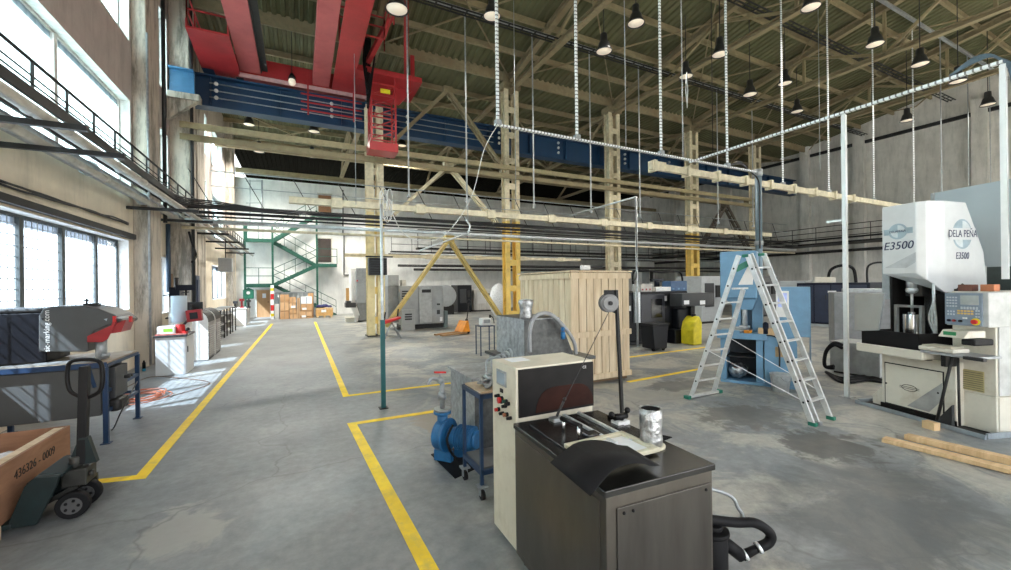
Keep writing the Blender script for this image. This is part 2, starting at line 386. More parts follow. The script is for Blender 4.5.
pine = wood_mat('pine_boards', (0.58, 0.44, 0.27), (0.82, 0.69, 0.50), (9, 9, 0.8), 1.4)
plank = wood_mat('plank_wood', (0.55, 0.36, 0.18), (0.78, 0.56, 0.32), (6, 1, 1), 2.0)
door_wood = wood_mat('door_wood', (0.40, 0.22, 0.10), (0.50, 0.29, 0.14), (4, 4, 0.6), 2)
lamp_glow = mat('lamp_glow', (0.85, 0.74, 0.60), 0.5, var=0.02, emit=0.2)
shade_black = mat('lamp_shade_black', (0.03, 0.03, 0.03), 0.4)
line_paint = mat('floor_line_paint', (0.92, 0.62, 0.01), 0.55, var=0.12, scale=4, dirt=(0.45, 0.36, 0.12), dirt_amt=0.5, dscale=5)
wall_cream = concrete_mat('wall_cream_plaster', (0.78, 0.69, 0.55), (0.42, 0.36, 0.28), 0.35, 0.5, 0.7)
wall_mauve = concrete_mat('wall_grey_plaster', (0.52, 0.46, 0.43), (0.30, 0.27, 0.25), 0.4)
concrete_col = concrete_mat('concrete_pilaster', (0.58, 0.52, 0.44), (0.13, 0.12, 0.10), 0.8, 0.46, 0.6)
wall_white = concrete_mat('wall_white', (0.82, 0.82, 0.80), (0.5, 0.52, 0.52), 0.4)
wall_grey = concrete_mat('wall_end_grey', (0.68, 0.66, 0.62), (0.34, 0.34, 0.32), 0.5)
pane = pane_mat('wired_glass', (0.47, 0.53, 0.60), tr=0.62)
pane_up = pane_mat('channel_glass', (0.38, 0.46, 0.49), 0.15, stripes=0.26)
sill_white = mat('reveal_white', (0.70, 0.69, 0.66), 0.7)
frame_grey = mat('window_frame_grey', (0.055, 0.065, 0.065), 0.5)
screen_m = mat('screen_grey_blue', (0.35, 0.42, 0.48), 0.2, var=0.05)
navy_txt = mat('navy_lettering', (0.02, 0.03, 0.09), 0.5, var=0.02)
white_txt = mat('white_lettering', (0.75, 0.75, 0.73), 0.5, var=0.02)
# ================================================================ SETTING
RY0 = -5.0           # open end behind the camera
fl = MB(); fl.box(XW - 0.4, XE + 0.3, RY0, 46, -0.2, 0); fl = struct(fl.build('floor', floor_mat()), 'worn grey painted concrete floor of the hall')

# --- left wall with its window openings
HOLES = [  # y0,y1,z0,z1
    (6.4, 13.25, 1.50, 3.22), (15.75, 16.7, 1.25, 3.0), (24.0, 28.0, 1.45, 3.15), (29.5, 31.9, 1.45, 3.15),
    (1.5, 13.45, 4.35, 6.75), (15.55, 16.75, 4.6, 6.95), (20.9, 23.0, 4.6, 6.9), (24.3, 27.2, 4.5, 6.8), (29.3, 31.8, 4.5, 6.8),
    (1.5, 13.45, 8.25, 10.1), (15.55, 16.75, 8.25, 10.7), (20.9, 23.0, 8.1, 9.9), (24.3, 27.2, 8.1, 9.9), (29.3, 31.8, 8.1, 9.9)]
def wall_cells(mb, y0, y1, z0, z1, holes):
    ys = sorted({y0, y1, *[min(max(v, y0), y1) for h in holes for v in h[:2]]})
    zs = sorted({z0, z1, *[min(max(v, z0), z1) for h in holes for v in h[2:]]})
    for a, b in zip(ys, ys[1:]):
        for c, d in zip(zs, zs[1:]):
            cy, cz = (a + b) / 2, (c + d) / 2
            if not any(h[0] < cy < h[1] and h[2] < cz < h[3] for h in holes):
                mb.box(XW - 0.38, XW, a, b, c, d)
wl = MB(); wall_cells(wl, RY0, YB, 4.3, 15.2, HOLES); wl = struct(wl.build('wall_left', wall_mauve), 'grey plastered left wall with tall windows')
lw = MB(); wall_cells(lw, RY0, YB, 0, 4.3, HOLES); lab(lw.build('lower_wall', wall_cream, wl), 'cream lower band of the left wall')
# concrete pilasters
for i, (a, b, xf, lbl) in enumerate([(13.62, 14.75, XW + 0.3, 'wide pale pilaster beside the near windows'), (17.0, 17.9, XW + 0.55, 'dark pilaster under the crane beam end'),
                        (19.2, 20.6, XW + 0.35, 'concrete pilaster past the crane beam'), (28.3, 29.1, XW + 0.35, 'far concrete pilaster near the stairs')]):
    p = MB(); p.box(XW, xf, a, b, 0, 15); p = p.build('trim_%d' % (i + 1), concrete_col, bevel=0.02); struct(p, lbl)
# windows
def window(n, y0, y1, z0, z1, mull, glass, fr, label, grid=None, trans=(), rev=sill_white):
    f = MB(); xf = XW - 0.22; t = 0.06
    for a, b in ((y0, y0 + t), (y1 - t, y1)): f.box(xf - 0.04, xf + 0.04, a, b, z0, z1)
    for a, b in ((z0, z0 + t), (z1 - t, z1)): f.box(xf - 0.04, xf + 0.04, y0 + t, y1 - t, a, b)
    f = struct(f.build('window_%d' % n, fr), label)
    for y in mull:
        m = MB(); m.box(xf - 0.045, xf + 0.06, y - 0.06, y + 0.06, z0 + t, z1 - t); m.build('mullion', fr, f)
    for z in trans:
        m = MB(); m.box(xf - 0.03, xf + 0.03, y0 + t, y1 - t, z - 0.02, z + 0.02); m.build('transom', fr, f)
    p = MB(); p.box(xf - 0.008, xf + 0.008, y0 + t, y1 - t, z0 + t, z1 - t); p.build('pane', glass, f)
    if grid:
        g = MB(); k = int((y1 - y0) / grid); kz = int((z1 - z0) / grid)
        for i in range(1, k): y = y0 + (y1 - y0) * i / k; g.box(xf + 0.02, xf + 0.03, y - 0.006, y + 0.006, z0, z1)
        for i in range(1, kz): z = z0 + (z1 - z0) * i / kz; g.box(xf + 0.02, xf + 0.03, y0, y1, z - 0.006, z + 0.006)
        g.build('window_grille', galv_dull, f)
    r = MB(); e = 0.012
    r.box(xf + 0.05, XW + 0.02, y0, y0 + e, z0, z1); r.box(xf + 0.05, XW + 0.02, y1 - e, y1, z0, z1)
    r.box(xf + 0.05, XW + 0.02, y0 + e, y1 - e, z0, z0 + e); r.box(xf + 0.05, XW + 0.02, y0 + e, y1 - e, z1 - e, z1); r.build('window_reveal', rev, f)
window(1, *HOLES[0], [8.0, 9.3, 10.6, 12.0], pane, frame_grey, 'long dark framed wired glass window at bench height', 0.16)
window(2, *HOLES[1], [], pane, frame_grey, 'narrow glazed slot behind the white storage cylinder', 0.12)
window(3, *HOLES[2], [25.35, 26.7], pane, frame_grey, 'low window above the curved grey cabinets')
window(4, *HOLES[3], [30.7], pane, frame_grey, 'last low window before the stairs')
window(5, *HOLES[4], [4.4, 7.4, 10.4], pane_up, sill_white, 'long ribbed glass window behind the pipe gallery')
window(6, *HOLES[5], [], pane_up, sill_white, 'narrow middle window between pilasters')
window(7, *HOLES[6], [], pane_up, sill_white, 'middle height window past the crane beam end')
window(8, *HOLES[7], [], pane_up, sill_white, 'middle height window further along')
window(9, *HOLES[8], [], pane_up, sill_white, 'middle height window by the stairs')
window(10, *HOLES[9], [4.4, 7.4, 10.4], pane_up, sill_white, 'high ribbed glass window at the top edge')
window(11, *HOLES[10], [], pane_up, sill_white, 'tall slit window between pilasters')
window(12, *HOLES[11], [], pane_up, sill_white, 'high window just past the crane beam')
window(13, *HOLES[12], [], pane_up, sill_white, 'high window further along the left wall')
window(14, *HOLES[13], [], pane_up, sill_white, 'last high window before the back wall')
# dark lintel above the low window
l = MB(); l.box(XW, XW + 0.10, 1.4, 13.5, 3.26, 3.38); struct(l.build('trim_5', dark_steel), 'dark rail above the low window')

# --- back wall (white), dark hall above and beyond it
def gz(u, v): p = PY(u, v, YB); return p
wb = MB(); wb.box(XW - 0.3, XE, YB, YB + 0.3, 0, 9.45); wb = struct(wb.build('wall_back', wall_white), 'white back wall with two upper doors')
wf = MB(); wf.box(XW - 0.3, XE, 45.5, 46, 0, 15.2); struct(wf.build('wall_far', mat('far_wall_shade', (0.05, 0.05, 0.045), 0.9)), 'far wall beyond the back room roof, painted dark as unlit')  # dark wall colour stands in for the unlit hall at the back
we = MB(); we.box(XE, XE + 0.3, RY0, 46, 0, 15.2); we = struct(we.build('wall_right', wall_grey), 'pale grey far end wall')
for y in (3.0, 8.5, 14.0, 17.3, 23.5, 29.5):
    p = MB(); p.box(XE - 0.35, XE, y - 0.3, y + 0.3, 0, 12.0); p.build('pilaster', wall_grey, we)
p = MB(); p.box(XE - 0.15, XE, RY0, YB, 11.2, 11.4); lab(p.build('cornice_beam', dark_steel, we), 'thin dark rail along the end wall')
for k, z in enumerate((4.1, 4.55, 5.0)):
    p = MB(); p.cyl((XE - 0.5, 2, z), (XE - 0.5, YB, z), 0.06 if k else 0.1, n=8); p.build('wall_pipe', dark_steel if k != 1 else galv_dull, we)

# --- roof: corrugated steel with purlins
def roof_z(y):
    if y >= 17.3: return 11.75
    if y >= 5: return 12.0 + 0.16 * (17.3 - y)
    return 12.0 + 0.16 * 12.3 - 0.16 * (5 - y)
def sheet(ya, yb):
    m = MB(); za, zb = roof_z(ya + 1e-6), roof_z(yb - 1e-6); per = 0.30; x = XW - 0.3; prof = []
    while x < XE + 0.3:
        prof += [(x, 0), (x + .11, 0), (x + .15, .07), (x + .26, .07)]; x += per
    A = [m.bm.verts.new((px, ya, za + pz)) for px, pz in prof]; B = [m.bm.verts.new((px, yb, zb + pz)) for px, pz in prof]
    for i in range(len(prof) - 1): m.bm.faces.new((A[i], A[i + 1], B[i + 1], B[i]))
    return m
rf = struct(sheet(5, 17.3).build('ceiling', roof_green), 'corrugated steel roof over the machine hall')
sheet(RY0, 5).build('roof_sheet', roof_green, rf); sheet(17.3, 32.5).build('roof_sheet', roof_green, rf)
sheet(32.5, 46).build('roof_sheet', mat('shaded_roof_sheet', (0.006, 0.006, 0.005), 0.9, spec=0.0), rf)  # near-black copy of the roof sheet paints in the unlit part beyond
m = MB(); m.box(XW - .3, XE + .3, 17.2, 17.3, 11.6, 12.1); m.build('roof_step', truss_tan, rf)
top = MB(); top.box(XW - .4, XE + .4, 17.3, 46, 11.9, 12.0); top.build('roof_deck', dark_steel, rf)
m = MB(); m.box(XW - .4, XE + .3, RY0 - .3, RY0, 7.0, 12.6); struct(m.build('wall_light_block', wall_grey), 'added unseen upper wall that holds sky light off the roof')  # unseen wall added so light enters low and the roof stays dark
y = -3.5
while y < 32:
    if not 16.6 < y < 17.8:
        p = MB(); z = roof_z(y); p.box(XW, XE, y - 0.05, y + 0.05, z - 0.24, z - 0.01); p.build('purlin', truss_tan if y > 14 else beam_tan, rf)
    y += 1.75
# bracing rods under the roof
b = MB()
for x in [2.75 + 6.25 * k for k in range(-1, 5)]:
    for ya in (5.2, 11.2):
        for (p0, p1) in (((x, ya), (x + 6.25, ya + 6)), ((x + 6.25, ya), (x, ya + 6))):
            b.bar((p0[0], p0[1], roof_z(p0[1]) - .3), (p1[0], p1[1], roof_z(p1[1]) - .3), 0.05, 0.05)
lab(b.build('wind_brace', truss_tan, rf), 'crossed thin roof bracing rods')
b = MB()
for x in [2.75 + 6.25 * k for k in range(-1, 5)]:
    for ya in (18.2, 25.0):
        for (p0, p1) in (((x, ya), (x + 6.25, ya + 6.6)), ((x + 6.25, ya), (x, ya + 6.6))):
            b.bar((p0[0], p0[1], 11.4), (p1[0], p1[1], 11.4), 0.07, 0.07)
b.build('wind_brace', truss_tan, rf)

# ================================================================ STEEL FRAME
CX = [2.75 + 6.25 * k for k in range(5)]       # columns along Y = 17.3
ordn = ['first', 'second', 'third', 'fourth', 'fifth']
YC = 17.3
column_pale = mat('pale_yellow_paint', (0.80, 0.68, 0.36), 0.5, dirt=(0.4, 0.28, 0.14), dirt_amt=0.5, dscale=3)
collab = ['yellow steel column under the hanging red crane cage, nearest the aisle', 'yellow lattice column behind the zinc hopper left of the pine crate', 'pale flaking column rising behind the pine crate',
          'yellow braced column behind the black machining centre', 'cream column partly hidden behind the blue press and grey pipe post']
for k, x in enumerate(CX):
    t = thing('steel_column', collab[k], 'column', (x, YC, 0), group='row of hall columns')
    w = 0.26 if k == 0 else 0.36; top = 9.3 if k == 0 else 11.4
    for sx in (-1, 1):
        for (za, zb, mm) in ((0, 5.0 if k not in (2, 4) else 0.6, yellow_paint if k else column_pale), (5.0 if k not in (2, 4) else 0.6, top, cream_paint)):
            c = MB(); cx = x + sx * w * 0.75; fw = w * (1.1 if k == 0 else .62)
            c.box(cx - fw / 2, cx + fw / 2, YC - .2, YC - .17, za, zb); c.box(cx - fw / 2, cx + fw / 2, YC + .17, YC + .2, za, zb); c.box(cx - .012, cx + .012, YC - .17, YC + .17, za, zb); k == 0 and c.box(cx - fw / 2, cx + fw / 2, YC - .17, YC - .15, za, zb)
            c.build('channel', mm, t)
    n = int(top / 1.2)
    for i in range(n):
        c = MB(); z = 0.5 + i * 1.2; c.box(x - w * .56, x + w * .56, YC - .185, YC - .165, z, z + .28); c.build('batten_plate', yellow_paint if z < 5 and k not in (2, 4) else cream_paint, t)
    c = MB(); c.box(x - w - .12, x + w + .12, YC - .35, YC + .35, 0, 0.04); c.build('base_plate', dark_steel, t)
    if k:
        c = MB(); c.box(x - .45, x + .45, YC - .3, YC + .3, 11.2, 11.5); c.cbox((x, YC + .3, 7.5), (.5, .7, .3)); c.build('column_head', truss_tan, t)
# roof trusses
trl = ['over the aisle beside the red crane', 'landing on the column behind the zinc hopper', 'landing on the pale column behind the crate', 'landing on the yellow column behind the black machines', 'furthest to the right before the end wall']
for k, x in enumerate(CX):
    t = thing('roof_truss', 'tan steel roof truss ' + trl[k], 'roof truss', (x, YC, 11.2), group='roof trusses')
    zt = lambda y: roof_z(y) - 0.45
    for nm, p0, p1, h in (('top_chord', (x, YC, zt(YC - .01)), (x, 5, zt(5)), 0.3), ('top_chord', (x, 5, zt(5)), (x, RY0, zt(RY0)), 0.3), ('bottom_chord', (x, YC, 11.15), (x, -4.6, 11.15), 0.2)):
        c = MB(); c.bar(p0, p1, 0.24, 0.03); c.bar(V(p0) + V((0, 0, h - .03)), V(p1) + V((0, 0, h - .03)), 0.24, 0.03); c.bar(V(p0) + V((0, 0, h / 2)), V(p1) + V((0, 0, h / 2)), 0.03, h); c.build(nm, truss_tan, t)
    for (ya, yb) in ((14, 11), (11, 11), (8, 11), (8, 8), (8, 5), (5, 5), (2, 5)):
        c = MB(); c.bar((x, ya, 11.25), (x, yb, zt(yb)), 0.1, 0.1); c.build('web_member', beam_tan, t)
for k, x in enumerate(CX):
    t = thing('roof_truss', ['tan truss of the rear bay above the aisle', 'tan truss of the rear bay behind the blue crane beam, left of the pale post', 'tan truss of the rear bay behind the crane beam above the crate', 'tan truss of the rear bay right of the crate', 'rear bay truss deepest to the right'][k], 'roof truss', (x, YC, 10.4), group='roof trusses')
    for nm, p0, p1 in (('top_chord', (x, YC + .3, 11.3), (x, 32, 11.3)), ('bottom_chord', (x, YC + .3, 9.9), (x, 32, 9.9))):
        c = MB(); c.bar(p0, p1, 0.22, 0.16); c.build(nm, truss_tan, t)
    for i in range(7):
        y0 = 17.8 + i * 2.0; c = MB(); c.bar((x, y0, 9.95 if i % 2 else 11.25), (x, y0 + 2.0, 11.25 if i % 2 else 9.95), 0.12, 0.12); c.build('web_member', truss_tan, t)

# crane runway beam
t = thing('crane_runway_beam', 'deep blue crane runway beam crossing the whole hall behind the columns', 'crane beam', (XW, 18.0, 8.5))
c = MB(); x0, x1 = XW + 0.1, 33.5; c.box(x0, x1, 17.75, 18.25, 8.5, 8.56); c.box(x0, x1, 17.97, 18.03, 8.56, 9.58); c.box(x0, x1, 17.75, 18.25, 9.58, 9.64); c.build('girder', blue_beam, t)
c = MB(); c.box(x0, x1, 17.96, 18.04, 9.64, 9.7); c.build('rail', dark_steel, t)
for i in range(16):
    c = MB(); xx = XW + 1.0 + i * 2.2; c.box(xx - .012, xx + .012, 17.8, 17.97, 8.56, 9.58); c.build('stiffener', blue_beam, t)
c = MB()
for z in (8.8, 9.05, 9.3): c.cyl((x0 + .9, 17.68, z), (8.3, 17.68, z), 0.022, n=6)
lab(c.build('conductor_bars', galv_dull, t), 'thin grey conductor bars along the beam')
for xx in (-2.6, 1.2, 4.2, 8.6, 12.0, 16.5, 20.0):
    c = MB()
    for z in (8.8, 9.05, 9.3): c.sphere((xx, 17.66, z), 0.07, n=8)
    lab(c.build('insulator', white_paint, t), 'stack of three round white insulators')
t2 = thing('beam_seat', 'blue end bracket, painted paler for the light on it, carrying the crane beam at the left wall pilaster', 'bracket', (XW + .3, 16.9, 8.2))
c = MB(); c.box(XW + .05, XW + .72, 16.86, 16.9, 8.45, 9.2); c.box(XW + .05, XW + .72, 16.7, 16.98, 9.2, 9.25); c.box(XW + .05, XW + .72, 16.7, 16.98, 8.40, 8.45); c.build('bracket_plate', mat('lit_crane_blue', (0.05, 0.17, 0.32), 0.4), t2)  # paler than the beam paint, to colour in the light at the left
c = MB(); c.box(XW + .8, XW + 1.15, 17.5, 18.3, 9.72, 10.7); c.build('upstand', blue_beam, t2)
c = MB(); c.box(XW + .05, XW + .9, 16.6, 16.98, 8.2, 8.4); c.prism([(XW + .02, 8.2), (XW + .8, 8.2), (XW + .02, 7.5)], 'y', 16.7, 16.95); c.build('corbel', concrete_col, t2)

# horizontal ties between columns
for z, lbl, yy in ((7.45, 'upper pale yellow tie beam running between the columns', 17.05), (7.05, 'lower dark tan tie beam just under the yellow one', 17.05)):
    c = MB(); c.box(XW + .3, 27.5, yy - .12, yy + .02, z - .08, z + .08); c.box(XW + .3, 27.5, yy - .17, yy - .12, z - .1, z + .1)
    o = c.build('tie_beam', mat('tie_tan', (0.36, 0.30, 0.17), 0.55, dirt=(0.25, 0.18, 0.1)) if z > 7.2 else beam_tan, loc=(XW, yy, z)); tag(o, lbl, 'beam')
# rear ties
for yy, z, lbl in ((24.5, 9.2, 'tan beam crossing the rear bay high up'), (31.8, 9.75, 'tan beam running along the top of the white back wall')):
    c = MB(); c.box(XW + .1, XE - .1, yy - .1, yy + .1, z - .15, z + .15); tag(c.build('cross_beam', beam_tan, loc=(XW, yy, z)), lbl, 'beam')

# portal braces
def brace(p0, p1, apex, m, lbl, cat='brace', w=0.13, name='portal_brace'):
    t = thing(name, lbl, cat, p0)
    for p in (p0, p1):
        for dy in (-.13, .13):
            c = MB(); c.bar((p[0], p[1] + dy, p[2]), (apex[0], apex[1] + dy, apex[2]), w, 0.1, up=(0, 1, 0)); c.build('brace_leg', m, t)
        c = MB()
        for i in range(1, 9):
            q = V(p).lerp(V(apex), i / 9); c.box(q.x - .02, q.x + .02, q.y - .13, q.y + .13, q.z - .04, q.z + .04)
        c.build('lacing', m, t)
    c = MB(); c.cbox(apex, (.4, .34, .3)); c.build('gusset', m, t)
brace((3.14, YC, 0.35), (8.5, YC, 0.35), (5.9, YC, 4.05), mat('ochre_paint', (0.50, 0.37, 0.11), 0.5, dirt=(0.2, 0.15, 0.08)), 'big yellow inverted V brace standing between first and second columns')
brace((3.14, YC, 4.6), (8.5, YC, 4.6), (5.9, YC, 7.3), cream_paint, 'cream inverted V brace above the pipe bundle between first and second columns')
brace((3.14, YC, 7.6), (8.5, YC, 7.6), (5.9, YC, 10.6), truss_tan, 'topmost tan inverted V brace crossing the blue crane beam')
brace((22.0, YC, 3.9), (27.2, YC, 3.9), (24.6, YC, 7.0), mat('brown_brace', (0.10, 0.08, 0.06), 0.6), 'dark inverted V brace between the fourth and fifth columns')

# ================================================================ RED CRANE
cr = thing('overhead_crane', 'red double girder overhead crane travelling on the blue beam', 'crane', (0, 18.0, 9.6))
ZB = 9.85
for (xa, xb, lb) in ((-1.85, -1.2, 'left box girder of the crane'), (0.52, 1.1, 'right box girder of the crane')):
    c = MB(); c.box(xa, xb, -3.5, 17.5, ZB, ZB + .42); lab(c.build('box_girder', mat('lit_red_paint', (0.46, 0.10, 0.10), 0.45, var=.12, scale=1.5, dirt=(0.3, 0.04, 0.04)), cr, bevel=.01), lb)  # paler red than the crane paint puts light on the girder undersides
c = MB(); c.box(-1.16, -0.98, -3.5, 17.4, ZB + .1, ZB + .15); c.box(-1.19, -1.16, -3.5, 17.4, ZB + .02, ZB + .2); lab(c.build('walkway_edge', dark_steel, cr), 'dark strip along the left girder')
c = MB(); c.box(-2.95, 3.2, 17.55, 18.3, 9.74, 10.45); c.build('end_carriage', red_paint, cr, bevel=.02)
c = MB(); c.box(-1.9, 3.0, 17.5, 17.55, 9.66, 9.8); c.build('carriage_skirt', mat('pale_pink_edge', (0.55, 0.33, 0.33), 0.5), cr)
for xx in (-1.9, 2.6):
    c = MB(); c.cyl((xx, 17.8, 9.9), (xx, 18.2, 9.9), 0.2, n=18); c.build('wheel', dark_steel, cr)
c = MB(); c.prism([(-3.0, 17.54), (-1.86, 17.54), (-1.86, 15.0), (-2.95, 15.0)], 'z', 9.72, 9.78); c.prism([(-3.0, 17.5), (-2.95, 15.0), (-2.9, 15.0), (-2.95, 17.5)], 'z', 9.78, 10.0); lab(c.build('platform', red_paint, cr), 'solid red platform plate left of the girders')
def rail(m, pts, h, n=(0.5, 1.0), r=0.02, post=1.0):
    for a, b in zip(pts, pts[1:]):
        a, b = V(a), V(b); L = (b - a).length; k = max(1, round(L / post))
        for f in n: m.bar(a + V((0, 0, h * f)), b + V((0, 0, h * f)), r * 2, r * 2)
        for i in range(k + 1):
            p = a.lerp(b, i / k); m.bar(p, p + V((0, 0, h)), r * 2, r * 2)
c = MB(); rail(c, [(-2.95, 17.4, 9.78), (-2.92, 15.05, 9.78)], 1.05); rail(c, [(-2.92, 15.05, 9.78), (-1.9, 15.05, 9.78)], 1.05); c.build('guard_rail', red_paint, cr)
c = MB(); rail(c, [(1.2, 14.0, 9.85), (2.6, 14.0, 9.85)], 1.1, (0.35, 0.7, 1.0)); rail(c, [(2.6, 14.0, 9.85), (2.6, -3, 9.85)], 1.1, (0.35, 0.7, 1.0), post=1.6); c.build('guard_rail', red_paint, cr)
c = MB()
for (a, b) in ((-0.2, 2.0),):
    for z in (9.35, 9.05, 8.75): c.box(0.1, 2.3, 17.28, 17.33, z - .025, z + .025)
    for xx in (0.35, 2.0): c.box(xx - .03, xx + .03, 17.33, 17.38, 8.6, 9.9)
lab(c.build('collector_guard', red_paint, cr), 'low red rails hanging in front of the blue beam')
# right platform and trolley frame
c = MB(); c.box(1.2, 1.9, 2, 17.5, 9.8, 9.86); c.build('side_walkway', red_paint, cr)
c = MB(); c.box(1.9, 4.3, 15.6, 17.5, 9.85, 10.05); c.prism([(2.3, 9.85), (4.1, 9.85), (3.6, 9.2), (2.6, 9.2)], 'y', 16.4, 16.5); lab(c.build('trolley_frame', red_paint, cr), 'red platform above the hanging cage')
for (a, b) in (((2.1, 16.3, 9.9), (3.1, 13.6, 11.6)), ((3.9, 16.5, 9.9), (3.3, 13.8, 11.6)), ((2.3, 16.3, 11.5), (2.3, 16.3, 9.9)), ((4.1, 16.3, 11.2), (4.1, 16.3, 9.9))):
    c = MB(); c.bar(a, b, .16, .16); c.build('strut', red_paint, cr)
# cage
cg = MB(); X0, X1, Y0, Y1, Z0, Z1 = 2.42, 3.3, 15.7, 16.4, 7.35, 9.85
for xx in (X0, X1):
    for yy in (Y0, Y1): cg.box(xx - .03, xx + .03, yy - .03, yy + .03, Z0, Z1)
for i in range(6):
    z = Z0 + .1 + i * .42
    for yy in (Y0, Y1): cg.box(X0, X1, yy - .02, yy + .02, z - .02, z + .02)
    for xx in (X0, X1): cg.box(xx - .02, xx + .02, Y0, Y1, z - .02, z + .02)
    if i < 5:
        cg.bar((X0, Y0, z), (X1, Y0, z + .42), .03, .03); cg.bar((X0, Y1, z), (X0, Y0, z + .42), .03, .03)
lab(cg.build('cage', red_paint, cr), 'red lattice access cage hanging from the crane')
c = MB(); c.box(X0 - .08, X1 + .08, Y0 - .06, Y1 + .06, 7.05, 7.37); lab(c.build('cage_floor', red_paint, cr, bevel=.01), 'solid red cage base')
c = MB(); c.box(2.75, 3.1, 15.64, 15.67, 9.2, 9.36); lab(c.build('sign_plate', yellow_plastic, cr), 'small yellow plate on the cage')
for k in range(5):
    c = MB(); c.tube(smooth_path([(2.3 + .04 * k, 16.0, 11.3), (2.15 + .05 * k, 15.6, 10.2 - .15 * k), (2.25, 15.4, 9.3 - .22 * k), (2.5, 15.5, 10.2), (2.6, 15.6, 11.2)]), .03, 6); lab(c.build('festoon_cable', rubber, cr), 'black hanging cable loop')
# service bulb under the crane
p = PD(292, 82, 15.5)
t = thing('work_light', 'bare round caged bulb hanging between the two red crane girders', 'lamp', (p.x, p.y, p.z))
c = MB(); c.sphere(p, .13, (1, 1, 1.15)); c.build('bulb', lamp_glow, t)
c = MB(); c.lathe(p, [(.05, .32), (.1, .22), (.14, .1)], 12); c.build('lamp_cap', dark_steel, t)
c = MB(); c.cyl(p + V((0, 0, .3)), (p.x, p.y, roof_z(p.y)), .012, n=6); c.build('cord', cable, t)

# ================================================================ CEILING LAMPS
lamps = [(397, 10, 9.9, 'large black bell lamp beside the red crane, lit white face'), (492, 17, 10.3, 'pale lamp at top edge beside the long slotted post'), (604, 52, 9.8, 'black bell lamp hanging clearly left of the top middle'),
         (636, 24, 10.4, 'small glowing lamp right of the black bell lamp near the top edge'), (720, 55, 10.0, 'dark bell lamp behind a hanging slotted rod'), (750, 95, 9.8, 'black bell lamp low over the white tray corner'),
         (686, 77, 10.4, 'faint lamp beside the hanging chain'), (811, 8, 10.5, 'wide lit lamp at the top edge right of the middle'), (785, 84, 10.6, 'small lit lamp beside a slotted post'), (797, 112, 10.4, 'smallest lit lamp above the white tray'),
         (875, 45, 10.3, 'lit lamp face seen from below, right part of the roof'), (920, 65, 10.0, 'dark bell lamp near the right roof slope'), (958, 82, 9.9, 'black bell lamp just over the far right tray'),
         (907, 121, 9.7, 'black bell lamp against the pale end wall'), (988, 105, 10.0, 'small lamp on an arm by the end wall at the far right'), (249, 125, 10.4, 'pale disc lamp left under the blue beam'),
         (314, 132, 9.7, 'black cone lamp under the blue beam left of the cage'), (259, 152, 9.9, 'pale disc lamp above the white back wall at the left'), (312, 157, 9.8, 'small pale disc lamp above the white back wall'),
         (388, 165, 9.5, 'pale disc lamp behind the first column'), (402, 146, 10.0, 'small dark lamp under the blue beam right of the cage')]
for u, v, z, lbl in lamps:
    p = PZ(u, v, z); s = 0.33 if 'large' in lbl else 0.28
    t = thing('pendant_lamp', lbl, 'ceiling lamp', p, group='pendant lamps under the roof')
    c = MB(); c.lathe(p, [(.06, .62), (.11, .60), (.12, .36), (.17, .30), (s * .8, .12), (s, 0), (s - .015, 0), (s * .75, .1), (.1, .24)], 20); c.build('lamp_shade', shade_black, t)
    c = MB(); c.lathe(p, [(0.0, .035), (s * .9, .03), (s * .9, .045), (0.0, .05)], 20); c.build('diffuser', lamp_glow, t)
    c = MB(); c.cyl(p + V((0, 0, .6)), (p.x, p.y, min(99, (11.4 if p.y > 32.5 else roof_z(p.y)))), .015, n=6); c.build('rod', dark_steel, t)
    ld = bpy.data.lights.new('lamp_light', 'SPOT'); ld.energy = LAMP_W * (4.4 if p.y > 19 and p.x < 12 else 1); ld.color = (1, .95, .86); ld.spot_size = 2.7; ld.spot_blend = .6; ld.shadow_soft_size = .22; lo_ = bpy.data.objects.new('lamp_light', ld); COL.objects.link(lo_); lo_.parent = t; lo_.location = (0, 0, -.06)

# cable bundles under the roof (dark pairs of lines running across)
for (yy, z, lbl) in ((9.2, 12.1, 'thin dark cable run high under the roof, nearer of two'), (13.2, 11.5, 'thin dark cable run high under the roof, further of two')):
    c = MB()
    for dy in (0, .16, .3): c.box(0, 33, yy + dy - .02, yy + dy + .02, z - .02, z + .02)
    for i in range(60): c.box(.3 + i * .55, .36 + i * .55, yy, yy + .3, z - .01, z + .01)
    tag(c.build('cable_ladder', dark_steel, loc=(0, yy, z)), lbl, 'cable tray')
# ================================================================ PIPES, TRAYS, GALLERY
# --- gallery of pipes and rails along the left wall
def lineY(mb, x, z, y0, y1, r, kind='c'):
    if kind == 'c': mb.cyl((x, y0, z), (x, y1, z), r, n=12)
    else: mb.box(x - r, x + r, y0, y1, z - r, z + r)
GX = -3.1     # outer edge of the gallery
ga = thing('pipe_gallery', 'dark steel gallery with handrail and brackets along the left wall over the low windows', 'gallery', (XW, 5, 4.3))
g = MB(); g.box(GX - .05, GX, 3, 31, 4.52, 4.66); lab(g.build('edge_beam', dark_steel, ga), 'dark outer edge beam')
g = MB(); g.box(GX - .42, GX - .38, 3, 31, 4.50, 4.58); g.build('inner_beam', dark_steel, ga)
for y in [4 + .9 * i for i in range(30)]:
    g = MB(); g.bar((GX - .02, y, 4.55), (GX - .02, y, 5.02), .03, .03); g.build('rail_post', dark_steel, ga)
g = MB(); g.cyl((GX - .02, 3, 5.02), (GX - .02, 31, 5.02), .022, n=8); g.build('handrail', dark_steel, ga)
g = MB(); g.cyl((GX - .02, 3, 4.82), (GX - .02, 31, 4.82), .012, n=6); g.cyl((GX - .02, 3, 4.72), (GX - .02, 31, 4.72), .012, n=6); g.build('mid_rail', dark_steel, ga)
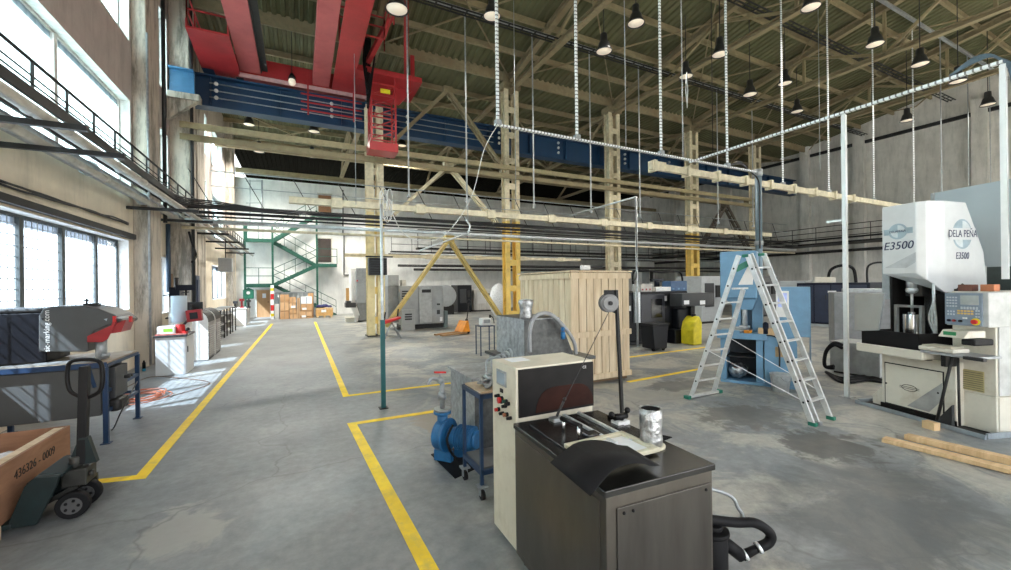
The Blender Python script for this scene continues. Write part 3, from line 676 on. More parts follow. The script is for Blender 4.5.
for y in (PX(88, 125, -2.36).y, PX(125, 155, -2.36).y, 13.2, 15.2, 18.4, 21.5, 25, 28):
    g = MB(); g.bar((XW, y, 4.02), (-2.36, y, 4.02), .08, .07); g.build('bracket', dark_steel, ga)
pl = [(-3.55, 4.30, .115, 'thick grey pipe along the left wall', galv_dull), (-3.32, 4.13, .06, 'thin pale pipe under the thick one along the left wall', mat('pipe_tan_grey', (.42, .39, .33), .5)), (-2.75, 4.12, .05, 'outermost pale pipe hanging at the bracket tips of the left gallery', mat('pipe_tan_grey', (.42, .39, .33), .5)),
      (-3.1, 4.33, .055, 'silver pipe hung below the gallery edge', galv)]
for x, z, r, lbl, m in pl:
    g = MB(); lineY(g, x, z, 3, 31.5, r); o = g.build('wall_pipe', m, loc=(x, 3, z)); tag(o, lbl, 'pipe', 'pipes on the left wall')
    for i in range(9): f = MB(); f.cyl((x, 4.4 + 3 * i, z), (x, 4.5 + 3 * i, z), r * 1.3, n=12); f.build('pipe_collar', m, o)
g = MB()
for k in range(5):
    pts = [(GX - .1 - .05 * k, 3 + 1.4 * i, 4.74 + random.uniform(-.04, .04) + .02 * k) for i in range(21)]
    g.tube(smooth_path(pts, 3), .018, 6)
tag(g.build('cable_bundle', cable, loc=(GX, 3, 4.7)), 'loose black and blue cables lying on the left gallery', 'cables')
# sagging cable under
a, b = PX(0, 183, XW + .06), PX(128, 224, XW + .06)
g = MB()
for k in range(3):
    pts = [a.lerp(b, i / 10) + V((0, 0, random.uniform(-.02, .02) + .02 * k)) for i in range(11)]; g.tube(smooth_path(pts, 3), .018, 6)
tag(g.build('wall_cable', cable, loc=a), 'black cable strung on the cream wall above the low window', 'cable')
# the hose hanging on the far wall near pilaster, drop pipe and conduits
a = PX(168, 224, XW + .1); b = PX(170, 285, XW + .1)
g = MB(); g.cyl((a.x, a.y, a.z), (a.x, a.y, 1.9), .06, n=10); tag(g.build('drop_pipe', mat('drop_pipe_blue', (.03, .06, .1), .5), loc=(a.x, a.y, 1.9)), 'dark blue vertical drop pipe on the wall behind the white cylinder', 'pipe')
g = MB(); g.tube(smooth_path([PX(189, 232, XW + .62), PX(193, 246, XW + .62), PX(196, 256, XW + .62), PX(192, 262, XW + .62)]), .035, 8); tag(g.build('hanging_hose', rubber, loc=PX(189, 232, XW + .62)), 'short black hose hanging from the left pipes on the pilaster', 'hose')
g = MB(); g.cyl((XW + .34, 13.55, .05), (XW + .34, 13.55, 8.6), .028, n=8); tag(g.build('conduit', galv_dull, loc=(XW + .34, 13.55, .05)), 'thin grey conduit up the near edge of the pale pilaster', 'conduit')
g = MB(); g.cyl((XW + .36, 14.9, 3.9), (XW + .36, 14.9, 14.0), .05, n=8); tag(g.build('conduit', dark_steel, loc=(XW + .36, 14.9, 3.9)), 'dark conduit up the far edge of the pale pilaster', 'conduit')
g = MB(); g.cyl((XW + .62, 16.95, 1.5), (XW + .62, 16.95, 13.5), .05, n=8); tag(g.build('conduit', dark_steel, loc=(XW + .62, 16.95, 1.5)), 'dark conduit on the pilaster under the crane beam end', 'conduit')

# --- bundle of ducts and pipes crossing the hall
YD = 15.6
def lineX(name, cat, lbl, y, z, r, x0, x1, m, kind='c', group='ducts and pipes crossing the hall', clamps=0, cm=None, ck=1.5):
    g = MB()
    if kind == 'c': g.cyl((x0, y, z), (x1, y, z), r, n=12)
    else: g.box(x0, x1, y - r, y + r, z - r, z + r)
    o = g.build(name, m, loc=(x0, y, z)); tag(o, lbl, cat, group)
    for i in range(clamps):
        c = MB(); xx = x0 + (x1 - x0) * (i + .5) / clamps; c.box(xx - .18, xx + .18, y - r * ck, y + r * ck, z - r * ck, z + r * ck); c.build('joint_clamp', cm or m, o)
    return o
duct_cream = mat('busbar_cream', (0.66, 0.60, 0.44), 0.5, dirt=(0.35, 0.28, 0.17), dirt_amt=0.4)
lineX('busbar_duct', 'duct', 'long cream square duct crossing the whole hall at gallery height', YD, 4.95, .11, -.3, 26.5, duct_cream, 'b', clamps=9)
lineX('busbar_duct', 'duct', 'second thinner cream duct low behind the black cables, right of the first column', 18.6, 3.35, .07, 1.7, 14, duct_cream, 'b', clamps=5)
for k, (z, r, m, lbl, x0) in enumerate([(4.55, .035, cable, 'uppermost black pipe of the crossing bundle', -3.2), (4.42, .05, cable, 'thick black cable roll in the crossing bundle', -3.2), (4.3, .03, dark_steel, 'thin dark pipe under the black roll', -3.2),
                                (4.14, .07, galv, 'silver lagged pipe of the crossing bundle', -3.2), (3.93, .045, cream_paint, 'pale lower pipe of the crossing bundle', -3.3), (4.66, .03, dark_steel, 'thin topmost pipe of the crossing bundle', -3.0)]):
    lineX('service_pipe', 'pipe', lbl, YD + .22 + .06 * k, z, r, x0, 30, m)
for k, (y, z, r, m, lbl) in enumerate([(19.5, 3.0, .06, dark_steel, 'dark pipe behind the second column, lower'), (20.5, 3.6, .05, galv_dull, 'grey pipe behind the second column, middle'), (22, 2.9, .07, dark_steel, 'black pipe in the far run over the rear machines'),
                               (26, 3.3, .08, dark_steel, 'dark pipe run far back under the grey wall'), (29, 4.2, .09, dark_steel, 'dark pipe run furthest back by the grey wall'), (24, 4.9, .05, dark_steel, 'thin dark rail far back above the grey wall pipes')]):
    lineX('service_pipe', 'pipe', lbl, y, z, r, 5.5, 33, m)
g = MB()
for k in range(3):
    pts = [(-2.3 + 1.1 * i, YD - .04 + .05 * k, 4.5 + .04 * k + random.uniform(-.05, .05)) for i in range(20)]; g.tube(smooth_path(pts, 3), .016, 6)
for k in range(5):
    g.tube(smooth_path([(-3.3, YD - 1.6 - .4 * k, 4.6), (-3.0, YD - .8, 4.45 + .05 * k), (-2.2, YD - .1, 4.5 + .05 * k), (0, YD, 4.45)]), .025, 6)
tag(g.build('cable_bundle', cable, loc=(-3.2, YD, 4.5)), 'tangle of black cables turning from the left wall across the hall', 'cables')
# cable gallery rail above the bundle
ra = thing('gallery_rail', 'thin grey railing of the walkway over the crossing pipes', 'railing', (-3, 16.2, 4.9))
g = MB(); g.box(-2.6, 30, 16.45, 16.5, 4.72, 4.76); g.build('bottom_rail', dark_steel, ra)
g = MB(); g.cyl((-2.6, 16.5, 5.9), (30, 16.5, 5.9), .02, n=6); g.cyl((-2.6, 16.5, 5.4), (30, 16.5, 5.4), .014, n=6); g.build('handrail', galv_dull, ra)
for i in range(22):
    g = MB(); g.bar((-2.6 + 1.5 * i, 16.5, 4.76), (-3.2 + 1.5 * i, 16.5, 5.9), .025, .025); g.build('rail_post', dark_steel, ra)
for k, (y, z, lbl) in enumerate([(23.0, 4.2, 'dark railing run in front of the far grey wall'), (30.5, 4.6, 'dark railing furthest back along the grey wall')]):
    ra = thing('gallery_rail', lbl, 'railing', (6, y, z))
    g = MB(); g.box(6, 33, y, y + .5, z - .1, z); g.build('walkway', dark_steel, ra)
    g = MB(); g.cyl((6, y, z + 1), (33, y, z + 1), .025, n=6); g.cyl((6, y, z + .5), (33, y, z + .5), .02, n=6)
    g.build('handrail', dark_steel, ra)
    for i in range(19):
        g = MB(); g.bar((6 + 1.5 * i, y, z), (6 + 1.5 * i, y, z + 1), .03, .03); g.build('rail_post', dark_steel, ra)
# right hand walkway with diagonal supports on the end wall side
ra = thing('gallery_rail', 'dark railed walkway along the end wall at the right', 'railing', (31.5, 5, 4.6))
g = MB(); g.box(31.5, 33.4, 5, 30, 4.5, 4.6); g.build('walkway', dark_steel, ra)
g = MB()
for f in (.35, .7, 1.05): g.cyl((31.5, 5, 4.6 + f), (31.5, 30, 4.6 + f), .025, n=6)
g.build('handrail', dark_steel, ra)
for i in range(17):
    g = MB(); g.bar((31.5, 5 + 1.5 * i, 4.6), (31.5, 5 + 1.5 * i, 5.65), .03, .03); g.build('rail_post', dark_steel, ra)

# --- slotted tray frame hanging in the middle of the hall
TX = PZ(847, 397).x
FH = None; PTOP = 2.0
def PYt(u, v): return PY(u, v, 6.9)
p0 = PY(495, 125, 6.9); p1 = PY(757, 172, 6.9); zt = (p0.z + p1.z) / 2
def strut(name, p, q, w, m, lbl, cat, group, parts=True):
    g = MB(); g.bar(p, q, w, w * .55); o = g.build(name, m, loc=p); tag(o, lbl, cat, group); return o
o = strut('slotted_tray', (p0.x, 6.9, zt), (p1.x, 6.9, zt), .07, slot_x, 'white slotted channel running across the hall over the crate', 'channel', 'slotted channels')
q0 = PX(705, 160, TX); q1 = PX(1003, 57, TX); zq = (q0.z + q1.z) / 2
strut('slotted_tray', (TX, q1.y, zq), (TX, 6.82, zq), .07, slot_y, 'white slotted channel running towards the viewer at the upper right', 'channel', 'slotted channels')
# posts of the tray frame
fp = PZ(847, 397); TX = fp.x; h1 = zq - .04
t = thing('support_post', 'tall white square post standing left of the white honing machine', 'post', (TX, fp.y, 0))
g = MB(); g.box(TX - .03, TX + .03, fp.y - .03, fp.y + .03, 0.012, h1); g.build('post', mat('post_white', (.70, .71, .70), .4, .3, var=.05), t)
pa_ = PX(828, 222, TX - .01); g = MB(); g.box(TX - .02, TX + .02, fp.y, PX(827, 221, TX).y, pa_.z - .02, pa_.z + .02); g.build('side_arm', MATS['post_white'], t)
g = MB(); g.box(TX - .09, TX + .09, fp.y - .09, fp.y + .09, 0, .012); g.build('foot_plate', galv_dull, t)
t = thing('support_post', 'white square post with blue hoses at the far right edge', 'post', (TX, q1.y, PTOP))
g = MB(); g.box(TX - .03, TX + .03, q1.y - .03, q1.y + .03, PTOP, h1); g.build('post', MATS['post_white'], t)
g = MB()
for k in range(3): g.tube(smooth_path([(TX, q1.y + .5, zq + .04), (TX, q1.y + .25, zq + .12 + .03 * k), (TX, q1.y + .05, zq + .08), (TX - .02, q1.y - .09 - .03 * k, zq - .4), (TX, q1.y - .08 - .03 * k, 2.6)]), .016, 6)
lab(g.build('air_hose', mat('hose_blue_grey', (.10, .15, .19), .5), t), 'blue grey hoses strapped to the post')
bp = PY(758, 165, 6.9)
t = thing('support_post', 'thick blue grey pipe post rising behind the blue press', 'post', (bp.x, 6.9, 0))
g = MB(); g.cyl((bp.x, 6.9, 0), (bp.x, 6.9, zt + .05), .085, n=16); g.build('pipe', mat('pipe_blue_grey', (.14, .20, .24), .4, .3), t)
g = MB(); g.cyl((bp.x, 6.9, 3.0), (bp.x, 6.9, 3.12), .11, n=16); g.cyl((bp.x, 6.9, zt - .1), (bp.x, 6.9, zt + .08), .11, n=16); g.build('pipe_clamp', galv_dull, t)
# hangers: slotted rods
def hanger(x, y, z0, z1, w, m, lbl, grp, name='hanging_rod'):
    g = MB(); g.bar((x, y, z0), (x, y, z1), w, w * .6); o = g.build(name, m, loc=(x, y, z0)); tag(o, lbl, 'rod', grp)
    c = MB(); c.box(x - w, x + w, y - w, y + w, z0 - .06, z0 + .03); c.build('hanger_clamp', galv_dull, o); return o
for u, lbl in ((498, 'leftmost bright slotted rod holding the white channel at its left end'), (577, 'bright slotted rod meeting the white channel over the crate'), (661, 'bright slotted rod left of the hanging chain'), (727, 'bright slotted rod right of the hanging chain')):
    p = PY(u, 140, 6.9); hanger(p.x, 6.9, zt + .06, roof_z(6.9) - .3, .055, slot_z, lbl, 'bright slotted hanging rods')
YB2 = 8.1
zb = (PY(655, 167, YB2).z + PY(880, 203, YB2).z) / 2
for u, lbl in ((783, 'slotted rod reaching the beige busbar left of the white post'), (829, 'slotted rod reaching the beige busbar just left of the white post top'), (874, 'slotted rod reaching the beige busbar over the grey panel'), (914, 'slotted rod above the white head of the honing machine')):
    p = PY(u, 190, YB2); hanger(p.x, YB2, zb + .14, roof_z(YB2) - .3, .055, slot_z, lbl, 'bright slotted hanging rods')
# beige busbar with flanges
x0, x1 = PY(650, 165, YB2).x, min(XE - .5, PY(1011, 225, YB2).x)
o = MB(); o.box(x0, x1, YB2 - .06, YB2 + .06, zb - .09, zb + .09); o = o.build('busbar_duct', duct_cream, loc=(x0, YB2, zb)); tag(o, 'beige busbar with flanged joints hanging above the ladder, running to the right edge', 'duct')
for i in range(9):
    c = MB(); xx = x0 + .1 + i * 1.3; c.box(xx - .05, xx + .05, YB2 - .12, YB2 + .12, zb - .15, zb + .15); c.build('flange', duct_cream, o)
c = MB(); c.box(x0 + .0, x0 + .5, YB2 - .1, YB2 - .06, zb - .12, zb + .12); c.build('end_box', duct_cream, o)
# far rail and its thin rods
RYY = 13.6; rz_ = 11.75
g = MB(); g.bar((1.2, RYY, rz_), (33, RYY, rz_), .1, .1); tag(g.build('hanging_rail', galv_dull, loc=(1.2, RYY, rz_)), 'long thin grey rail high up from which slim rods hang, left half', 'rail')
for k, u in enumerate((408, 466, 533, 590, 639, 717, 752)):
    p = PY(u, 120, RYY); hanger(p.x, RYY, 4.95 + .06, rz_ - .05, .05, galv_dull, ['slim grey rod just right of the red crane cage', 'slim grey rod between the first two columns, right half', 'slim grey rod right of the second column', 'slim grey rod left of the pale third column',
        'slim grey rod right of the pale third column', 'slim grey rod left of the thick pipe post', 'slim grey rod directly behind the thick pipe post top'][k], 'slim grey hanging rods')
g = MB(); g.bar((12, 7.4, 12.55), (33.5, 7.4, 12.55), .1, .1); tag(g.build('hanging_rail', galv_dull, loc=(12, 7.4, 12.55)), 'grey rail slanting down the top right of the roof', 'rail')
for k, u in enumerate((941, 968, 990)):
    p = PY(u, 120, 7.4); hanger(p.x, 7.4, 3.4, 12.5, .05, galv_dull, ['dim rod over the honing machine, left of three', 'dim rod over the honing machine, middle of three', 'dim rod over the honing machine, right of three'][k], 'slim grey hanging rods')
for k, (u, v, y, lbl) in enumerate([(516, 205, 12, 'thin pale rope hanging past the second column'), (626, 150, 7.2, 'thin pale rope hanging right of the third column'), (713, 165, 9, 'thin dark cord left of the bright rod by the chain'), (356, 205, 14.5, 'thin cord left of the first column'), (820, 170, 8.6, 'thin cord beside the slotted rod near the white post')]):
    p = PY(u, v, y); g = MB(); g.cyl((p.x, y, p.z), (p.x, y, roof_z(y) - .4), .012, n=6); tag(g.build('hanging_cord', galv_dull if k != 2 else dark_steel, loc=p), lbl, 'cord')
# chain with loop
p = PY(683, 158, 7.6)
g = MB(); zz = p.z; i = 0
while zz < 12.6 and i < 190:
    c = (p.x, 7.6, zz); ang = 0 if i % 2 else PI / 2
    pts = [(c[0] + .016 * math.cos(a) * math.cos(ang), c[1] + .016 * math.cos(a) * math.sin(ang), c[2] + .032 * math.sin(a)) for a in [2 * PI * q / 8 for q in range(8)]]
    g.tube(pts, .0055, 4, closed=True); zz += .045; i += 1
o = tag(g.build('hanging_chain', galv, loc=p), 'silver link chain with a looped end hanging over the beige busbar', 'chain')
g = MB(); q = PY(686, 72, 7.6)
g.tube([(q.x + .03, 7.6, q.z), (q.x + .06, 7.6, q.z - .5), (q.x + .03, 7.6, q.z - .95), (q.x - .02, 7.6, q.z - .5)], .014, 6, closed=True); g.build('chain_loop', galv, o)

# silver conduit arm above the crate
a = PX(636, 197, 9.55); zt2 = a.z
t = thing('conduit_post', 'silver conduit standing right of the pine crate with an arm to the rear', 'conduit', (9.55, a.y, 0))
g = MB(); g.cyl((9.55, a.y, 0.0), (9.55, a.y, zt2), .035, n=10); g.build('pole', galv, t)
b = PX(571, 215, 9.55); g = MB(); g.cyl((9.55, a.y, zt2), (9.55, b.y, zt2 - .02), .03, n=10); g.build('arm', galv, t)
g = MB(); g.tube(smooth_path([(9.5, a.y - .05, zt2), (9.48, a.y - .06, zt2 - 1), (9.5, a.y - .05, 2.3), (9.3, a.y - .05, 2.1)]), .018, 6); g.build('cable', cable, t)
# post with tangled wires by the aisle
f = PZ(383.5, 408); tp = PP(386, 205, f, V((0, 1, 0)))
t = thing('wire_post', 'slim silver post with teal base standing on the yellow line, wires knotted at its top', 'post', (f.x, f.y, 0))
g = MB(); g.cyl(f, (f.x, f.y, tp.z), .024, n=10); g.build('pole', galv, t)
g = MB(); g.box(f.x - .035, f.x + .035, f.y - .03, f.y + .03, 0, 1.45); lab(g.build('lower_post', mat('teal_post', (.02, .13, .14), .5), t), 'dark teal lower half')
g = MB(); g.box(f.x - .07, f.x + .07, f.y - .07, f.y + .07, 0, .012); g.build('foot_plate', dark_steel, t)
g = MB(); 
for k in range(7):
    r = random.uniform(.05, .1); c = V((f.x + random.uniform(0, .16), f.y, tp.z + random.uniform(-.1, .15)))
    g.tube([c + V((r * math.cos(a) * .6, .02 * k, 2.2 * r * math.sin(a))) for a in [2 * PI * i / 14 for i in range(14)]], .006, 5, closed=True)
lab(g.build('wire_coil', white_paint, t), 'knotted pale wires')
e = PY(497, 126, 6.9)
g = MB(); s_ = V((f.x + .1, f.y, tp.z + .1)); g.tube(smooth_path([s_, PD(405, 235, 7), PD(440, 238, 7), PD(470, 200, 7.2), PD(484, 150, 7.4), e]), .007, 6); g.build('long_wire', white_paint, t)
g = MB(); g.cyl(PD(419, 251, 8.2), PD(468, 233, 8.8), .018, n=8); g.tube(smooth_path([PD(468, 233, 8.8), PD(470, 226, 8.8), PD(466, 220, 8.8)]), .02, 6)
o = tag(g.build('conduit_arm', galv, loc=PD(419, 251, 8.2)), 'short slanting silver conduit just under the crossing pipes', 'conduit')
g = MB(); g.tube([PD(468, 221, 8.8), PY(466, 100, RYY)], .008, 5); g.build('suspension_wire', galv_dull, o)
# cables sagging from the tray near the thick post
g = MB()
for k in range(3): g.tube(smooth_path([(bp.x - 1.2, 6.95, zt + .04), (bp.x - .7, 6.95, zt + .16 + .03 * k), (bp.x - .3, 6.95, zt + .02), (bp.x - .1, 6.82, zt - .3), (bp.x - .12, 6.8, zt - 1.2), (bp.x - .1 - .02 * k, 6.8, 2.9)]), .018, 6)
tag(g.build('tray_cable', cable, loc=(bp.x, 6.9, zt)), 'black cables dropping from the white channel down the thick pipe post', 'cables')

# ================================================================ FLOOR MARKINGS
def line(pts, w, lbl, extra=None):
    m = MB(); pts = [V(p) for p in pts]; n = len(pts); L = []; R = []
    for i, p in enumerate(pts):
        d = (pts[min(i + 1, n - 1)] - pts[max(i - 1, 0)]); d.z = 0
        if 0 < i < n - 1:
            d1 = (pts[i] - pts[i - 1]).normalized(); d2 = (pts[i + 1] - pts[i]).normalized(); n1 = V((-d1.y, d1.x, 0)); n2 = V((-d2.y, d2.x, 0)); nn = (n1 + n2); nn = nn / max(.3, nn.dot(n1))
        else: d.normalize(); nn = V((-d.y, d.x, 0))
        L.append(p + nn * w / 2); R.append(p - nn * w / 2)
    for i in range(n - 1):
        A, B, C_, D_ = L[i], L[i + 1], R[i + 1], R[i]
        m._q([(q.x, q.y, .001) for q in (A, D_, C_, B)] + [(q.x, q.y, .004) for q in (A, D_, C_, B)], MB.BF)
    o = m.build('floor_line', line_paint, loc=(pts[0].x, pts[0].y, 0)); return tag(o, lbl, 'floor line', 'yellow floor lines')
c0 = PZ(141, 477)
line([PZ(88, 482.5), c0, PZ(272, 324)], .115, 'yellow floor line on the left of the aisle, bending towards the pallet truck')
c1 = PZ(346, 396)
line([PZ(315, 322), c1, PZ(452, 383)], .11, 'short yellow corner line on the right of the aisle, behind the slim post')
c2 = PZ(352, 424)
line([PZ(450, 409), c2, PZ(440, 590)], .12, 'near yellow corner line in front of the blue pump, leaving at the bottom edge')
a, b = PZ(630, 352), PZ(700, 343)
line([PZ(627, 357.5), PZ(708, 347)], .11, 'faint yellow line in front of the black machining centre')
line([PZ(628, 382), PZ(700, 369)], .11, 'faint yellow line between the pine crate and the ladder')
# ================================================================ FOREGROUND MACHINES
# --- beige control cabinet and stainless washing tank
A = PZ(494, 527); B = PZ(518.5, 558)
cx0 = B.x; cy0 = B.y; cy1 = cy0 + (A - B).length; crz = -math.atan2(A.x - B.x, A.y - B.y)
CXR = cx0 + .70; CH = 1.388
t = thing('control_cabinet', 'tall beige control cabinet with red button, dark burnt panel side, standing against the stainless tank', 'control cabinet', (cx0, cy0, 0), max(-.12, crz))
g = MB(); g.box(cx0, CXR, cy0 + .012, cy1, 0.03, CH); lab(g.build('body', beige, t, bevel=.008), 'beige painted body')
g = MB(); g.box(cx0 + .02, CXR, cy0, cy0 + .014, 1.02, CH - .015); lab(g.build('side_panel', rust_dark, t), 'blackened steel side panel')
g = MB(); n = 14; cxx = (cx0 + CXR) / 2 + .08
g.prism([(cxx + .27 * math.cos(a), 1.04 + .20 * math.sin(a) * (1 + .12 * math.sin(3 * a))) for a in [PI * i / n for i in range(n + 1)]], 'y', cy0 - .003, cy0)
lab(g.build('rust_patch', rust_red, t), 'dark rust brown arch mark')
text('marking', 'CE', .03, white_txt, t, face_mat((CXR - .09 - cx0, -.004, CH - .05), (1, 0, 0), (0, 0, 1)), .001)
def on_left(y, z, dy, dz, th, m, nm, bev=0, lbl=None):
    g = MB(); g.box(cx0 - th, cx0, cy0 + y - dy / 2, cy0 + y + dy / 2, z - dz / 2, z + dz / 2); o = g.build(nm, m, t, bevel=bev)
    if lbl: lab(o, lbl)
    return o
on_left(.25, 1.27, .17, .12, .008, galv_dull, 'display', .002, 'grey display plate'); on_left(.25, 1.27, .13, .085, .012, screen_m, 'display_glass')
def button(y, z, r, m, lbl):
    g = MB(); g.cyl((cx0, cy0 + y, z), (cx0 - .02, cy0 + y, z), r * 1.2, n=12); o = g.build('button', black, t)
    g = MB(); g.cyl((cx0 - .018, cy0 + y, z), (cx0 - .04, cy0 + y, z), r, n=12); lab(g.build('button_cap', m, o), lbl)
on_left(.25, 1.17, .05, .03, .006, black, 'name_plate')
for (y, z, r, m, l) in ((.30, 1.12, .012, black, 'black cap'), (.24, 1.10, .024, red_plastic, 'red mushroom cap'), (.16, 1.11, .012, green_metal, 'green cap'), (.12, 1.10, .012, black, 'black cap'),
                        (.30, 1.01, .014, red_plastic, 'red cap'), (.22, 1.0, .012, black, 'black cap'), (.15, 1.01, .014, mat('brown_cap', (.3, .1, .04), .5), 'brown cap'), (.09, 1.0, .011, black, 'black cap'), (.17, 1.07, .012, black, 'black cap')): button(y, z, r, m, l)
lab(on_left(.22, 1.10, .03, .03, .003, yellow_plastic, 'warning_disc'), 'yellow disc behind the red button')
g = MB(); g.box(cx0 + .08, cx0 + .25, cy1 - .2, cy1 - .05, CH, CH + .003); lab(g.build('note_paper', paper, t), 'small paper on the top')

# tank
tx0, tx1, ty0, ty1 = 1.36, 2.13, 1.585, cy0 - .02
p_ = PZ(603, 493, 1.0); q_ = PZ(708, 458, 1.0); tx0 = p_.x; tx1 = q_.x; ty0 = (p_.y + q_.y) / 2; tx0 = p_.x + .03; tx1 = tx0 + .715
t = thing('washing_tank', 'big dark stainless parts washing tank with a lid handle in the foreground', 'machine', (tx0, ty0, 0))
t.rotation_euler = (0, 0, -.06)
g = MB(); g.box(tx0, tx1, ty0, ty1, .06, .965); g.build('body', stainless, t, bevel=.006)
g = MB(); g.box(tx0 - .012, tx1 + .012, ty0 - .012, ty1, .965, 1.0); lab(g.build('top', stain_top, t, bevel=.005), 'oil blackened steel top')
g = MB(); g.box(tx0 + .06, tx1 - .02, ty0 - .008, ty0, .10, .90); lab(g.build('front_panel', mat('panel_dark_stainless', (.11, .10, .09), .33, .85, var=.25, scale=3, stretch=(2, 2, .3)), t, bevel=.003), 'removable end panel')
g = MB()
for xx in (tx0 + .1, (tx0 + tx1) / 2 - .2, tx1 - .06): g.sphere((xx, ty0 - .01, .87), .009, n=8)
g.build('bolts', black, t)
g = MB(); g.box(tx0 - .008, tx0, ty0 + .05, ty1 - .02, .12, .93); g.build('side_panel', stainless, t, bevel=.003)
for xx in (tx0 + .06, tx1 - .06):
    for yy in (ty0 + .06, ty1 - .06):
        g = MB(); g.cyl((xx, yy, 0), (xx, yy, .07), .025, n=10); g.build('leg', dark_steel, t)
# lids and rails on top
g = MB(); g.box(tx0 + .07, tx0 + .36, ty0 + .45, ty1 - .1, 1.0, 1.012); g.build('lid', stain_top, t, bevel=.003)
g = MB(); g.box(tx0 + .40, tx1 - .05, ty0 + .42, ty1 - .1, 1.0, 1.010); g.build('lid', stain_top, t, bevel=.003)
for x_ in (tx0 + .37, tx0 + .50): 
    g = MB(); g.box(x_, x_ + .02, ty0 + .4, ty1 - .05, 1.012, 1.03); lab(g.build('runner', galv, t), 'bright runner strip')
for (u, v) in ((549, 421), (607, 418), (585, 436)):
    p = PZ(u, v, 1.01); g = MB(); g.box(p.x - .05, p.x + .05, p.y - .04, p.y + .04, 1.0, 1.035); g.build('hinge_plate', galv_dull if u == 549 else stain_top, t, bevel=.008)
a, b = PZ(557, 434, 1.0), PZ(573, 442, 1.0); hz = 1.10
g = MB(); g.cyl(a, (a.x, a.y, hz), .011, n=10); g.cyl(b, (b.x, b.y, hz), .011, n=10); g.build('handle_stem', chrome, t)
g = MB(); g.cyl((a.x - .01, a.y + .01, hz), (b.x + .01, b.y - .01, hz), .016, n=12); lab(g.build('handle', black, t), 'black bar handle')
# objects lying on the tank
a = PZ(578, 463, 1.02); b = PZ(628, 441, 1.02); c = PZ(668, 462, 1.02)
g = MB(); fr = [(tx0 + .10, ty0 + .18), (tx0 + .56, ty0 + .18), (tx0 + .56, ty0 + .50), (tx0 + .10, ty0 + .50)]
t = thing('filter_frame', 'cream plastic frame with a white sheet in it, lying on the tank top', 'frame', (tx0 + .1, ty0 + .18, 1.012))
w_ = .035
(xa, ya), (xb, yb) = fr[0], fr[2]
g.box(xa, xb, ya, ya + w_, 1.013, 1.04); g.box(xa, xb, yb - w_, yb, 1.013, 1.04); g.box(xa, xa + w_, ya + w_, yb - w_, 1.013, 1.04); g.box(xb - w_, xb, ya + w_, yb - w_, 1.013, 1.04)
g.build('rim', mat('cream_plastic', (.62, .58, .43), .4), t, bevel=.006)
g = MB(); g.box(xa + w_, xb - w_, ya + w_, yb - w_, 1.013, 1.02); g.build('sheet', paper, t)
# curved black rubber sheet
g = MB(); n = 14; A_, B_ = [], []
for i in range(n + 1):
    s = i / n; xx = tx0 - .12 + .50 * s; z = 1.055 + .05 * math.sin(PI * min(1, s * 1.15)) - .13 * max(0, .3 - s) ** 1 - (.0 if s < .8 else .02 * (s - .8) / .2)
    A_.append(g.bm.verts.new((xx, ty0 - .03 + .05 * s, z))); B_.append(g.bm.verts.new((xx + .02, ty0 + .34 - .06 * s, z + .01)))
for i in range(n):
    f = g.bm.faces.new((A_[i], A_[i + 1], B_[i + 1], B_[i])); f.smooth = True
tag(g.build('rubber_sheet', rubber, loc=(tx0, ty0, 1.04), solid=.005), 'curved black rubber sheet draped over the near corner of the tank', 'rubber sheet')
# foil clad pipe stub
p = PZ(651, 446, 1.0); t = thing('foil_pipe', 'foil wrapped open pipe stub standing on the tank top', 'pipe stub', (p.x, p.y, 1.0))
R = .067
g = MB(); g.lathe(p, [(R, .01), (R * 1.02, .05), (R * .97, .1), (R * 1.02, .17), (R, .235), (R * .9, .235), (R * .88, .02)], 24); g.build('foil_wrap', foil, t, jitter=.0022)
g = MB(); g.lathe(p, [(R * 1.25, 0.0), (R * 1.25, .012), (R * 1.0, .014)], 24); g.build('collar', MATS['cream_plastic'], t)
g = MB(); g.lathe(p, [(R * .86, .015), (R * .86, .23), (R * .82, .23), (R * .82, .015)], 20); lab(g.build('liner', rubber, t), 'dark inner liner')
g = MB(); e = PZ(700, 452, 1.0); g.poly([(p.x + .05, p.y + .06, 1.012), (tx1 + .0, p.y + .10, 1.03), (tx1 + .05, p.y - .02, 1.03), (p.x + .12, p.y - .0, 1.012)], .004); tag(g.build('rubber_flap', rubber, loc=(p.x, p.y, 1.0)), 'flat black rubber scrap behind the foil pipe stub', 'rubber scrap')
# small black valve on white block
p = PZ(621, 424, 1.0); t = thing('hand_valve', 'small black knobbed valve on a white block at the back of the tank top', 'valve', (p.x, p.y, 1.0))
g = MB(); g.box(p.x - .06, p.x + .05, p.y - .04, p.y + .04, 1.0, 1.03); g.build('block', paper, t, bevel=.006)
g = MB(); g.cyl((p.x - .06, p.y, 1.055), (p.x + .05, p.y, 1.055), .022, n=12); g.cyl((p.x, p.y, 1.03), (p.x, p.y, 1.07), .02, n=12); g.build('valve_body', black, t)
for dx, dz in ((-.085, .02), (.06, .03)):
    g = MB(); g.sphere((p.x + dx, p.y, 1.06 + dz), .022, n=10); g.build('knob', black, t)
